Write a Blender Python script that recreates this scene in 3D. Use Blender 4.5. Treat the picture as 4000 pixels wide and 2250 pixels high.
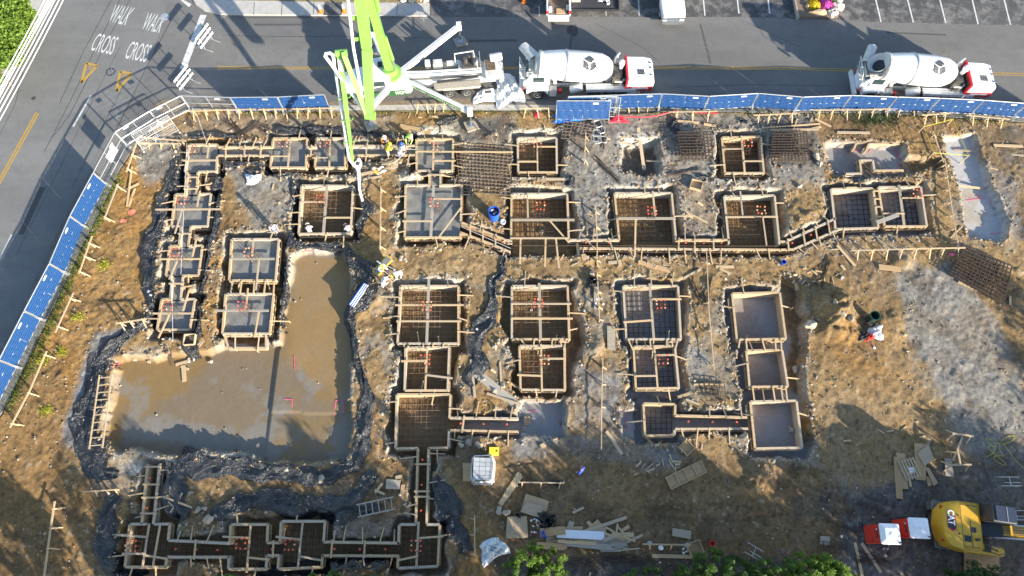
import bpy, bmesh, math, random
import numpy as np
from mathutils import Vector, Matrix, Quaternion
R=math.radians
for o in list(bpy.data.objects): bpy.data.objects.remove(o)
scene=bpy.context.scene
COL=scene.collection
random.seed(7); RNG=np.random.RandomState(11)

# ------------------------------------------------------------------ camera
TILT=21.0; CAMH=46.0; FPX=2667.0
cam=bpy.data.cameras.new('camera'); camo=bpy.data.objects.new('camera',cam); COL.objects.link(camo)
camo.location=(0,0,CAMH); camo.rotation_euler=(R(TILT),0,0)
cam.sensor_width=36; cam.lens=36*FPX/4000.0; cam.clip_end=2000; cam.clip_start=0.5
scene.camera=camo
scene.render.resolution_x=1024; scene.render.resolution_y=576
# ------------------------------------------------------------------ sky, sun, exposure
SUN_EL=17.0
SX,SY=-0.715,0.699            # the way shadows fall on the ground
w=bpy.data.worlds.new('World'); scene.world=w; w.use_nodes=True
nt=w.node_tree; nt.nodes.clear()
sk=nt.nodes.new('ShaderNodeTexSky'); sk.sky_type='NISHITA'; sk.sun_disc=False
sk.sun_elevation=R(SUN_EL); sk.sun_rotation=math.atan2(-SX,-SY); sk.air_density=1.0; sk.dust_density=0.6; sk.ozone_density=1.5
bg=nt.nodes.new('ShaderNodeBackground'); bg.inputs['Strength'].default_value=0.115
ow=nt.nodes.new('ShaderNodeOutputWorld')
nt.links.new(sk.outputs[0],bg.inputs[0]); nt.links.new(bg.outputs[0],ow.inputs[0])
sl=bpy.data.lights.new('sun','SUN'); sl.energy=5.0; sl.angle=R(0.55); sl.color=(1.0,0.90,0.74)
so=bpy.data.objects.new('sun',sl); COL.objects.link(so)
ce=math.cos(R(SUN_EL))
so.rotation_euler=Vector((SX*ce,SY*ce,-math.sin(R(SUN_EL)))).to_track_quat('-Z','Y').to_euler()
so.location=(30,-40,40)
scene.view_settings.view_transform='Standard'; scene.view_settings.look='None'
scene.view_settings.exposure=1.42; scene.view_settings.gamma=1.0
scene.view_settings.use_curve_mapping=False

# ------------------------------------------------------------------ layout: point of the plan from a map position
# the site plan was measured on an aerial map 2576 units wide; W() gives metres on the level z
_k=4000/2576.0; _ct,_st=math.cos(R(TILT)),math.sin(R(TILT))
def W(dx,dy,z=0.0):
    a=(dx*_k-2000)/FPX; b=(1125-dy*_k)/FPX
    X,Y,Z=a,b*_ct+_st,b*_st-_ct
    s=(CAMH-z)/-Z
    return Vector((X*s,Y*s,z))
def toD(x,y,z=0.0):
    zz=z-CAMH; yc=y*_ct+zz*_st; zc=-y*_st+zz*_ct
    return ((2000+FPX*x/-zc)/_k,(1125-FPX*yc/-zc)/_k)

# ------------------------------------------------------------------ materials
MATS={}
def new_mat(name):
    m=bpy.data.materials.new(name); m.use_nodes=True
    n=m.node_tree; b=n.nodes['Principled BSDF']; MATS[name]=m
    return m,n,b
def N(n,t,**k):
    x=n.nodes.new(t)
    for a,v in k.items(): setattr(x,a,v)
    return x
def plain(name,col,rough=0.6,metal=0.0,var=0.12,scale=6.0,bump=0.0,bscale=40,spec=0.5,objvar=0.0,dirt=None,dirt_amt=0.0,trans=0.0,coat=0.0):
    """solid colour broken up by noise, per-object variation and patches of dirt"""
    m,n,b=new_mat(name)
    tc=N(n,'ShaderNodeTexCoord')
    nz=N(n,'ShaderNodeTexNoise'); nz.inputs['Scale'].default_value=scale; nz.inputs['Detail'].default_value=5; nz.inputs['Roughness'].default_value=.65
    n.links.new(tc.outputs['Object'],nz.inputs['Vector'])
    mr=N(n,'ShaderNodeMapRange'); mr.inputs[1].default_value=.3; mr.inputs[2].default_value=.7
    mr.inputs[3].default_value=1-var; mr.inputs[4].default_value=1+var
    n.links.new(nz.outputs[0],mr.inputs[0])
    mul=N(n,'ShaderNodeMix',data_type='RGBA',blend_type='MULTIPLY'); mul.inputs[0].default_value=1
    mul.inputs[6].default_value=(*col,1)
    n.links.new(mr.outputs[0],mul.inputs[7])
    out=mul.outputs[2]
    if objvar>0:
        oi=N(n,'ShaderNodeObjectInfo'); mo=N(n,'ShaderNodeMapRange'); mo.inputs[3].default_value=1-objvar; mo.inputs[4].default_value=1+objvar
        n.links.new(oi.outputs['Random'],mo.inputs[0])
        m2=N(n,'ShaderNodeMix',data_type='RGBA',blend_type='MULTIPLY'); m2.inputs[0].default_value=1
        n.links.new(out,m2.inputs[6]); n.links.new(mo.outputs[0],m2.inputs[7]); out=m2.outputs[2]
    if dirt:
        n2=N(n,'ShaderNodeTexNoise'); n2.inputs['Scale'].default_value=scale*.45; n2.inputs['Detail'].default_value=6; n2.inputs['Roughness'].default_value=.7
        n.links.new(tc.outputs['Object'],n2.inputs['Vector'])
        r2=N(n,'ShaderNodeMapRange'); r2.inputs[1].default_value=.5; r2.inputs[2].default_value=.72; r2.inputs[4].default_value=dirt_amt
        n.links.new(n2.outputs[0],r2.inputs[0])
        m3=N(n,'ShaderNodeMix',data_type='RGBA'); m3.inputs[7].default_value=(*dirt,1)
        n.links.new(r2.outputs[0],m3.inputs[0]); n.links.new(out,m3.inputs[6]); out=m3.outputs[2]
    n.links.new(out,b.inputs['Base Color'])
    b.inputs['Roughness'].default_value=rough; b.inputs['Metallic'].default_value=metal
    b.inputs['Specular IOR Level'].default_value=spec
    if coat: b.inputs['Coat Weight'].default_value=coat
    if bump>0:
        nb=N(n,'ShaderNodeTexNoise'); nb.inputs['Scale'].default_value=bscale; nb.inputs['Detail'].default_value=4
        n.links.new(tc.outputs['Object'],nb.inputs['Vector'])
        bp=N(n,'ShaderNodeBump'); bp.inputs['Strength'].default_value=bump; bp.inputs['Distance'].default_value=.05
        n.links.new(nb.outputs[0],bp.inputs['Height']); n.links.new(bp.outputs[0],b.inputs['Normal'])
    return m
def wood(name,c1,c2,grey):
    """long-grained lumber: grain runs along the local x axis, tone changes from board to board"""
    m,n,b=new_mat(name)
    g=N(n,'ShaderNodeNewGeometry'); oi=N(n,'ShaderNodeObjectInfo'); tc=N(n,'ShaderNodeTexCoord')
    mp=N(n,'ShaderNodeMapping'); mp.inputs['Scale'].default_value=(1.2,7,7)
    n.links.new(tc.outputs['Object'],mp.inputs[0])
    nz=N(n,'ShaderNodeTexNoise',noise_dimensions='4D'); nz.inputs['Scale'].default_value=1.6; nz.inputs['Detail'].default_value=5; nz.inputs['Roughness'].default_value=.65
    n.links.new(mp.outputs[0],nz.inputs['Vector'])
    wv=N(n,'ShaderNodeMath',operation='MULTIPLY'); wv.inputs[1].default_value=57; n.links.new(oi.outputs['Random'],wv.inputs[0]); n.links.new(wv.outputs[0],nz.inputs['W'])
    cr=N(n,'ShaderNodeMix',data_type='RGBA'); cr.inputs[6].default_value=(*c1,1); cr.inputs[7].default_value=(*c2,1)
    mr=N(n,'ShaderNodeMapRange'); mr.inputs[1].default_value=.32; mr.inputs[2].default_value=.68; n.links.new(nz.outputs[0],mr.inputs[0]); n.links.new(mr.outputs[0],cr.inputs[0])
    gr=N(n,'ShaderNodeMix',data_type='RGBA'); gr.inputs[7].default_value=(*grey,1)
    mo=N(n,'ShaderNodeMapRange'); mo.inputs[1].default_value=.35; mo.inputs[2].default_value=1.0; mo.inputs[4].default_value=.75
    n.links.new(oi.outputs['Random'],mo.inputs[0]); n.links.new(mo.outputs[0],gr.inputs[0]); n.links.new(cr.outputs[2],gr.inputs[6])
    n.links.new(gr.outputs[2],b.inputs['Base Color']); b.inputs['Roughness'].default_value=.8; b.inputs['Specular IOR Level'].default_value=.2
    return m
pine=wood('pine lumber',(.62,.47,.29),(.46,.32,.17),(.40,.34,.27))
ply=wood('plywood',(.52,.36,.20),(.40,.26,.13),(.43,.38,.31))
formw=wood('form panel',(.58,.44,.28),(.42,.30,.17),(.47,.42,.35))
oldw=wood('weathered board',(.42,.36,.28),(.30,.25,.18),(.36,.34,.31))
white=plain('white paint',(.80,.80,.79),.35,var=.04,scale=2,coat=.3,dirt=(.42,.38,.32),dirt_amt=.28)
dwhite=plain('grimy white paint',(.62,.61,.58),.5,var=.1,scale=4,dirt=(.25,.22,.18),dirt_amt=.6)
green=plain('lime green paint',(.20,.45,.075),.4,var=.06,scale=2,coat=.3,dirt=(.16,.26,.08),dirt_amt=.45)
dgreen=plain('dark green paint',(.03,.10,.04),.4,var=.15)
red=plain('red paint',(.55,.025,.03),.35,var=.08,coat=.3,dirt=(.3,.12,.1),dirt_amt=.3)
yellow=plain('machine yellow',(.62,.36,.03),.42,var=.08,dirt=(.28,.2,.1),dirt_amt=.35)
black=plain('black rubber',(.025,.025,.027),.75,var=.3)
bmetal=plain('black metal',(.03,.032,.036),.45,var=.3)
darkm=plain('dark machinery',(.07,.065,.06),.6,var=.5,scale=10,dirt=(.2,.17,.14),dirt_amt=.5)
steel=plain('galvanised steel',(.50,.51,.52),.42,metal=.55,var=.12)
rust=plain('rusty rebar',(.075,.052,.040),.75,metal=.2,var=.4,scale=8)
rustl=plain('light rusty rebar',(.20,.14,.09),.75,var=.35,scale=8)
glass=plain('vehicle glass',(.03,.05,.055),.08,var=.1,spec=.8)
chrome=plain('chrome',(.62,.64,.66),.18,metal=.9,var=.05)
capred=plain('orange red cap',(.85,.13,.06),.5,var=.08,objvar=.15)
capyel=plain('pale cap',(.85,.42,.22),.5,var=.08,objvar=.2)
blue=plain('blue plastic',(.02,.10,.55),.45,var=.1)
whitep=plain('white plastic',(.82,.83,.85),.4,var=.05)
redp=plain('red plastic',(.62,.05,.03),.45,var=.1)
orange=plain('orange plastic',(.85,.20,.02),.5,var=.08)
dgreenp=plain('dark green plastic',(.03,.07,.05),.45,var=.15)
skin=plain('skin',(.42,.25,.17),.55,var=.06)
def cloth(name,c): return plain(name,c,.85,var=.14,scale=9,bump=.4,bscale=14)
C_orange=cloth('orange cloth',(.85,.33,.05)); C_yellow=cloth('yellow cloth',(.80,.62,.04)); C_navy=cloth('navy cloth',(.06,.065,.09))
C_lime=cloth('lime cloth',(.45,.80,.15)); C_white=cloth('white cloth',(.78,.77,.75)); C_brown=cloth('brown cloth',(.20,.14,.10))
C_grey=cloth('grey cloth',(.42,.40,.44)); C_blue=cloth('blue cloth',(.03,.09,.55)); C_jean=cloth('denim',(.13,.17,.26)); C_tan=cloth('tan cloth',(.50,.43,.33)); C_dark=cloth('dark cloth',(.04,.04,.045))
stone_m=plain('field stone',(.42,.36,.28),.85,var=.3,scale=5,bump=.5,objvar=.3)
pale_stone=plain('pale boulder',(.62,.56,.48),.8,var=.2,scale=3,bump=.6,objvar=.12)
tan_stone=plain('tan boulder',(.46,.32,.19),.8,var=.35,scale=2.5,bump=.6)
concm=plain('sidewalk concrete',(.46,.44,.41),.85,var=.12,scale=3,bump=.2,dirt=(.3,.28,.26),dirt_amt=.5)
def wetconc():
    m,n,b=new_mat('wet concrete'); tc=N(n,'ShaderNodeTexCoord')
    a=N(n,'ShaderNodeTexNoise'); a.inputs['Scale'].default_value=1.3; a.inputs['Detail'].default_value=6; a.inputs['Roughness'].default_value=.6
    n.links.new(tc.outputs['Object'],a.inputs['Vector'])
    mx=N(n,'ShaderNodeMix',data_type='RGBA'); mx.inputs[6].default_value=(.155,.153,.143,1); mx.inputs[7].default_value=(.235,.23,.215,1)
    mr=N(n,'ShaderNodeMapRange'); mr.inputs[1].default_value=.35; mr.inputs[2].default_value=.65; n.links.new(a.outputs[0],mr.inputs[0]); n.links.new(mr.outputs[0],mx.inputs[0])
    n.links.new(mx.outputs[2],b.inputs['Base Color'])
    c=N(n,'ShaderNodeTexNoise'); c.inputs['Scale'].default_value=9; c.inputs['Detail'].default_value=5; n.links.new(tc.outputs['Object'],c.inputs['Vector'])
    bp=N(n,'ShaderNodeBump'); bp.inputs['Strength'].default_value=.25; bp.inputs['Distance'].default_value=.05; n.links.new(c.outputs[0],bp.inputs['Height']); n.links.new(bp.outputs[0],b.inputs['Normal'])
    b.inputs['Roughness'].default_value=.5
    return m
wetc=wetconc()
def plastic_sheet():
    m,n,b=new_mat('black plastic sheet'); tc=N(n,'ShaderNodeTexCoord')
    a=N(n,'ShaderNodeTexNoise'); a.inputs['Scale'].default_value=1.1; a.inputs['Detail'].default_value=8; a.inputs['Roughness'].default_value=.75; a.inputs['Distortion'].default_value=.8
    n.links.new(tc.outputs['Object'],a.inputs['Vector'])
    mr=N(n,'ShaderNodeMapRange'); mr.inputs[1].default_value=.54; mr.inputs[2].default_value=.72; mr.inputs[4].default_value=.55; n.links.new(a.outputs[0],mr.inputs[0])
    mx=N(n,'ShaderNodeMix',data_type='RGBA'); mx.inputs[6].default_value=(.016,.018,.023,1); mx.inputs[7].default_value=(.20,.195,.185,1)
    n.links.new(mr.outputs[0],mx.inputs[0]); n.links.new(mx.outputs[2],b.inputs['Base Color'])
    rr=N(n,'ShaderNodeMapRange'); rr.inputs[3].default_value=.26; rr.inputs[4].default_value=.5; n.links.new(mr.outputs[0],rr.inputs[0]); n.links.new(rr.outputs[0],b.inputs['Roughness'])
    b.inputs['Specular IOR Level'].default_value=.9
    uv=N(n,'ShaderNodeUVMap'); uv.uv_map='UVMap'; mp=N(n,'ShaderNodeMapping'); mp.inputs['Scale'].default_value=(.55,2.6,1); n.links.new(uv.outputs[0],mp.inputs[0])
    v=N(n,'ShaderNodeTexNoise'); v.inputs['Scale'].default_value=1.6; v.inputs['Detail'].default_value=5; v.inputs['Roughness'].default_value=.55; v.inputs['Distortion'].default_value=1.4; n.links.new(mp.outputs[0],v.inputs['Vector'])
    c=N(n,'ShaderNodeTexNoise'); c.inputs['Scale'].default_value=2.2; c.inputs['Detail'].default_value=5; c.inputs['Distortion'].default_value=2.5; n.links.new(tc.outputs['Object'],c.inputs['Vector'])
    b1=N(n,'ShaderNodeBump'); b1.inputs['Strength'].default_value=1; b1.inputs['Distance'].default_value=.35; n.links.new(v.outputs[0],b1.inputs['Height'])
    bp=N(n,'ShaderNodeBump'); bp.inputs['Strength'].default_value=.8; bp.inputs['Distance'].default_value=.22; n.links.new(c.outputs[0],bp.inputs['Height']); n.links.new(b1.outputs[0],bp.inputs['Normal']); n.links.new(bp.outputs[0],b.inputs['Normal'])
    return m
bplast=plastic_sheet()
def fence_fabric():
    m,n,b=new_mat('blue screen fabric'); tc=N(n,'ShaderNodeTexCoord')
    wv=N(n,'ShaderNodeTexWave',bands_direction='Z'); wv.inputs['Scale'].default_value=1.7; wv.inputs['Distortion'].default_value=1.0; wv.inputs['Detail'].default_value=2
    n.links.new(tc.outputs['Object'],wv.inputs['Vector'])
    mx=N(n,'ShaderNodeMix',data_type='RGBA'); mx.inputs[6].default_value=(.005,.028,.11,1); mx.inputs[7].default_value=(.014,.085,.26,1)
    n.links.new(wv.outputs[0],mx.inputs[0]); n.links.new(mx.outputs[2],b.inputs['Base Color'])
    b.inputs['Roughness'].default_value=.6
    nb=N(n,'ShaderNodeTexNoise'); nb.inputs['Scale'].default_value=4; n.links.new(tc.outputs['Object'],nb.inputs['Vector'])
    bp=N(n,'ShaderNodeBump'); bp.inputs['Strength'].default_value=.5; bp.inputs['Distance'].default_value=.08; n.links.new(nb.outputs[0],bp.inputs['Height']); n.links.new(bp.outputs[0],b.inputs['Normal'])
    return m
fabric=fence_fabric()
def asphalt(name,c1,c2,streak,wear=(.2,.19,.18),wamt=.0):
    m,n,b=new_mat(name); tc=N(n,'ShaderNodeTexCoord')
    a=N(n,'ShaderNodeTexNoise'); a.inputs['Scale'].default_value=.22; a.inputs['Detail'].default_value=7; a.inputs['Roughness'].default_value=.62
    mp=N(n,'ShaderNodeMapping'); mp.inputs['Rotation'].default_value=(0,0,R(streak)); mp.inputs['Scale'].default_value=(.18,1.0,1)
    n.links.new(tc.outputs['Object'],mp.inputs[0]); n.links.new(mp.outputs[0],a.inputs['Vector'])
    mx=N(n,'ShaderNodeMix',data_type='RGBA'); mx.inputs[6].default_value=(*c1,1); mx.inputs[7].default_value=(*c2,1)
    mr=N(n,'ShaderNodeMapRange'); mr.inputs[1].default_value=.35; mr.inputs[2].default_value=.65; n.links.new(a.outputs[0],mr.inputs[0]); n.links.new(mr.outputs[0],mx.inputs[0])
    w2=N(n,'ShaderNodeTexNoise'); w2.inputs['Scale'].default_value=.9; w2.inputs['Detail'].default_value=9; w2.inputs['Roughness'].default_value=.75; n.links.new(tc.outputs['Object'],w2.inputs['Vector'])
    r2=N(n,'ShaderNodeMapRange'); r2.inputs[1].default_value=.47; r2.inputs[2].default_value=.62; r2.inputs[4].default_value=wamt; n.links.new(w2.outputs[0],r2.inputs[0])
    m2=N(n,'ShaderNodeMix',data_type='RGBA'); m2.inputs[7].default_value=(*wear,1); n.links.new(r2.outputs[0],m2.inputs[0]); n.links.new(mx.outputs[2],m2.inputs[6])
    f=N(n,'ShaderNodeTexNoise'); f.inputs['Scale'].default_value=9; f.inputs['Detail'].default_value=4; n.links.new(tc.outputs['Object'],f.inputs['Vector'])
    fr=N(n,'ShaderNodeMapRange'); fr.inputs[1].default_value=.3; fr.inputs[2].default_value=.7; fr.inputs[3].default_value=.88; fr.inputs[4].default_value=1.12; n.links.new(f.outputs[0],fr.inputs[0])
    m3=N(n,'ShaderNodeMix',data_type='RGBA',blend_type='MULTIPLY'); m3.inputs[0].default_value=1; n.links.new(m2.outputs[2],m3.inputs[6]); n.links.new(fr.outputs[0],m3.inputs[7])
    n.links.new(m3.outputs[2],b.inputs['Base Color']); b.inputs['Roughness'].default_value=.85
    bp=N(n,'ShaderNodeBump'); bp.inputs['Strength'].default_value=.15; bp.inputs['Distance'].default_value=.03; n.links.new(f.outputs[0],bp.inputs['Height']); n.links.new(bp.outputs[0],b.inputs['Normal'])
    return m
asph=asphalt('road asphalt',(.135,.131,.126),(.185,.179,.171),5,(.115,.112,.108),.45)
asph_old=asphalt('older asphalt',(.155,.155,.152),(.215,.212,.204),62,(.12,.12,.118),.35)
asph_lot=asphalt('worn lot asphalt',(.05,.05,.052),(.10,.098,.096),85,(.26,.245,.23),.7)
seal=plain('tar seam',(.045,.045,.046),.7)
pw=plain('white road paint',(.62,.62,.60),.6,var=.15,scale=7,dirt=(.22,.215,.21),dirt_amt=.9)
py=plain('yellow road paint',(.46,.28,.045),.6,var=.15,scale=6,dirt=(.3,.24,.14),dirt_amt=.5)
spray_o=plain('faded orange spray paint',(.27,.20,.13),.8,var=.3,scale=8)
spray_w=plain('faded white spray paint',(.42,.42,.40),.8,var=.3,scale=8)
pinkm=plain('pink spray paint',(.85,.12,.28),.7,var=.3,scale=9)
redtape=plain('red webbing',(.75,.03,.06),.5,var=.15)
ytape=plain('yellow tape',(.62,.55,.04),.5,var=.1)
leaf_cols=[]
def leafm(name,c,tr):
    m,n,b=new_mat(name); oi=N(n,'ShaderNodeNewGeometry')
    mx=N(n,'ShaderNodeMix',data_type='RGBA'); mx.inputs[6].default_value=(c[0]*.55,c[1]*.55,c[2]*.6,1); mx.inputs[7].default_value=(c[0]*1.3,c[1]*1.25,c[2]*1.2,1)
    n.links.new(oi.outputs['Random Per Island'],mx.inputs[0]); n.links.new(mx.outputs[2],b.inputs['Base Color'])
    b.inputs['Roughness'].default_value=.6; b.inputs['Transmission Weight'].default_value=0
    t=N(n,'ShaderNodeBsdfTranslucent'); n.links.new(mx.outputs[2],t.inputs['Color'])
    ms=N(n,'ShaderNodeMixShader'); ms.inputs[0].default_value=tr
    out=n.nodes['Material Output']; n.links.new(b.outputs[0],ms.inputs[1]); n.links.new(t.outputs[0],ms.inputs[2]); n.links.new(ms.outputs[0],out.inputs['Surface'])
    return m
leaf_bright=leafm('bright leaves',(.16,.27,.035),.35); leaf_dark=leafm('dark green leaves',(.055,.12,.03),.3); leaf_mid=leafm('mid green leaves',(.10,.19,.035),.35)
flower_y=leafm('yellow petals',(.80,.62,.02),.2); flower_p=leafm('magenta petals',(.62,.08,.45),.2); grassm=leafm('grass blades',(.15,.21,.04),.3)
bark=plain('bark',(.16,.12,.09),.9,var=.3,bump=.6)

# ------------------------------------------------------------------ mesh builder
class MB:
    def __init__(s): s.v=[]; s.f=[]; s.mi=[]
    def add(s,vs,fs,mi=0):
        o=len(s.v); s.v+= [tuple(p) for p in vs]; s.f+=[tuple(i+o for i in f) for f in fs]; s.mi+=[mi]*len(fs); return s
    def box(s,c,sz,rz=0,mi=0,top=(1,1)):
        x,y,z=sz[0]/2,sz[1]/2,sz[2]/2; cr,sr=math.cos(rz),math.sin(rz); vs=[]
        for k in (-1,1):
            tx,ty=(top if k>0 else (1,1))
            for i,j in ((-1,-1),(1,-1),(1,1),(-1,1)):
                px,py=i*x*tx,j*y*ty
                vs.append((c[0]+px*cr-py*sr,c[1]+px*sr+py*cr,c[2]+k*z))
        return s.add(vs,[(3,2,1,0),(4,5,6,7),(0,1,5,4),(1,2,6,5),(2,3,7,6),(3,0,4,7)],mi)
    def beam(s,p,q,w,h,mi=0,up=(0,0,1)):
        p=Vector(p); q=Vector(q); d=(q-p).normalized(); u=Vector(up)
        if abs(d.dot(u))>.98: u=Vector((1,0,0))
        a=d.cross(u).normalized()*(w/2); b=a.cross(d).normalized()*(h/2); vs=[]
        for e in (p,q):
            vs+=[e-a-b,e+a-b,e+a+b,e-a+b]
        return s.add(vs,[(0,1,2,3),(7,6,5,4),(0,4,5,1),(1,5,6,2),(2,6,7,3),(3,7,4,0)],mi)
    def tube(s,pts,r,n=8,mi=0,cap=True):
        pts=[Vector(p) for p in pts]; rs=r if isinstance(r,(list,tuple)) else [r]*len(pts); rings=[]
        pa=None
        for i,p in enumerate(pts):
            d=(pts[min(i+1,len(pts)-1)]-pts[max(i-1,0)]).normalized()
            if pa is None:
                u=Vector((0,0,1)) if abs(d.z)<.9 else Vector((1,0,0)); a=d.cross(u).normalized()
            else:
                a=(pa-d*pa.dot(d)).normalized()
            pa=a; b=d.cross(a)
            rings.append([p+(a*math.cos(t)+b*math.sin(t))*rs[i] for t in [2*math.pi*k/n for k in range(n)]])
        return s.loft(rings,mi,cap)
    def loft(s,rings,mi=0,cap=True):
        n=len(rings[0]); vs=[p for r in rings for p in r]; fs=[]
        for i in range(len(rings)-1):
            for k in range(n):
                a=i*n+k; b=i*n+(k+1)%n
                fs.append((a,b,b+n,a+n))
        if cap: fs.append(tuple(range(n))[::-1]); fs.append(tuple((len(rings)-1)*n+k for k in range(n)))
        return s.add(vs,fs,mi)
    def lathe(s,prof,o,d,n=20,mi=0,cap=True):
        o=Vector(o); d=Vector(d).normalized(); u=Vector((0,0,1)) if abs(d.z)<.9 else Vector((1,0,0)); a=d.cross(u).normalized(); b=d.cross(a)
        return s.loft([[o+d*t+(a*math.cos(x)+b*math.sin(x))*max(r,.001) for x in [2*math.pi*k/n for k in range(n)]] for t,r in prof],mi,cap)
    def prism(s,poly,z0,z1,mi=0):
        n=len(poly); vs=[(p[0],p[1],z0) for p in poly]+[(p[0],p[1],z1) for p in poly]
        fs=[tuple(range(n))[::-1],tuple(range(n,2*n))]+[(k,(k+1)%n,(k+1)%n+n,k+n) for k in range(n)]
        return s.add(vs,fs,mi)
    def sphere(s,c,r,n=8,m=6,mi=0,sc=(1,1,1)):
        rings=[]
        for i in range(m+1):
            t=math.pi*(i/m); z=-math.cos(t); rr=max(math.sin(t),.02)
            rings.append([(c[0]+r*sc[0]*rr*math.cos(2*math.pi*k/n),c[1]+r*sc[1]*rr*math.sin(2*math.pi*k/n),c[2]+r*sc[2]*z) for k in range(n)])
        return s.loft(rings,mi)
    def mesh(s,name,mats,smooth=False):
        me=bpy.data.meshes.new(name); me.from_pydata([tuple(p) for p in s.v],[],s.f)
        for m in (mats if isinstance(mats,(list,tuple)) else [mats]): me.materials.append(m)
        if len(set(s.mi))>1: me.polygons.foreach_set('material_index',s.mi)
        bm=bmesh.new(); bm.from_mesh(me); bmesh.ops.recalc_face_normals(bm,faces=bm.faces); bm.to_mesh(me); bm.free()
        if smooth:
            me.polygons.foreach_set('use_smooth',[True]*len(me.polygons))
            try: me.set_sharp_from_angle(angle=R(38))
            except Exception: pass
        return me
    def build(s,name,mats,parent=None,loc=(0,0,0),smooth=False,kind=None,rz=0):
        o=bpy.data.objects.new(name,s.mesh(name,mats,smooth)); COL.objects.link(o); o.location=loc; o.rotation_euler=(0,0,rz)
        if parent: o.parent=parent
        if kind: o['kind']=kind
        return o
def empty(name,loc=(0,0,0),rz=0):
    o=bpy.data.objects.new(name,None); COL.objects.link(o); o.location=loc; o.rotation_euler=(0,0,rz); o.empty_display_size=.3; return o
def tag(o,label,cat,group=None):
    o['label']=label; o['category']=cat
    if group: o['group']=group
    return o
AUTO=[]
def auto(o,phrase,cat,group=None,pos=None):
    """label to be completed at the end with the landmark it stands by and its place in the row"""
    o['category']=cat
    if group: o['group']=group
    AUTO.append((o,phrase,pos)); return o
UNIT={}
def unit_mesh(mat):
    if mat.name not in UNIT:
        UNIT[mat.name]=MB().box((0,0,0),(1,1,1)).mesh('board',mat)
    return UNIT[mat.name]
def board(name,p,q,wd,th,mat,parent=None,roll=0.0):
    """one sawn board from p to q sharing one mesh with all boards of its material; p,q relative to the parent"""
    p=Vector(p); q=Vector(q); d=q-p; L=d.length
    o=bpy.data.objects.new(name,unit_mesh(mat)); COL.objects.link(o)
    x=d.normalized(); u=Vector((0,0,1))
    if abs(x.z)>.98: u=Vector((0,1,0))
    y=u.cross(x).normalized(); z=x.cross(y)
    m=Matrix((x,y,z)).transposed().to_quaternion()
    if roll: m=m@Quaternion((1,0,0),roll)
    o.rotation_mode='QUATERNION'; o.rotation_quaternion=m; o.location=(p+q)/2; o.scale=(L,wd,th)
    if parent: o.parent=parent
    return o
def text_mesh(body,quad,name,mat,parent=None,lift=None,bold=0.0,rows=None):
    """flat lettering mapped onto the quad bl,br,tr,tl"""
    cu=bpy.data.curves.new('t','FONT'); cu.body=body; cu.offset=bold; cu.resolution_u=3
    o=bpy.data.objects.new('t',cu); COL.objects.link(o); bpy.context.view_layer.update()
    me=bpy.data.meshes.new_from_object(o.evaluated_get(bpy.context.evaluated_depsgraph_get()))
    bpy.data.objects.remove(o); bpy.data.curves.remove(cu)
    vs=[v.co.copy() for v in me.vertices]; x0=min(v.x for v in vs); x1=max(v.x for v in vs); y0=min(v.y for v in vs); y1=max(v.y for v in vs)
    bl,br,tr,tl=[Vector(p) for p in quad]
    for v in me.vertices:
        a=(v.co.x-x0)/(x1-x0); b=(v.co.y-y0)/(y1-y0)
        v.co=(bl*(1-a)+br*a)*(1-b)+(tl*(1-a)+tr*a)*b
    me.materials.clear(); me.materials.append(mat); me.name=name
    ob=bpy.data.objects.new(name,me); COL.objects.link(ob)
    if parent: ob.parent=parent
    return ob
# ------------------------------------------------------------------ site plan data (map units)
ZT=0.03      # top of the timber forms
ZF=-0.95     # bottom of the excavations
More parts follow.
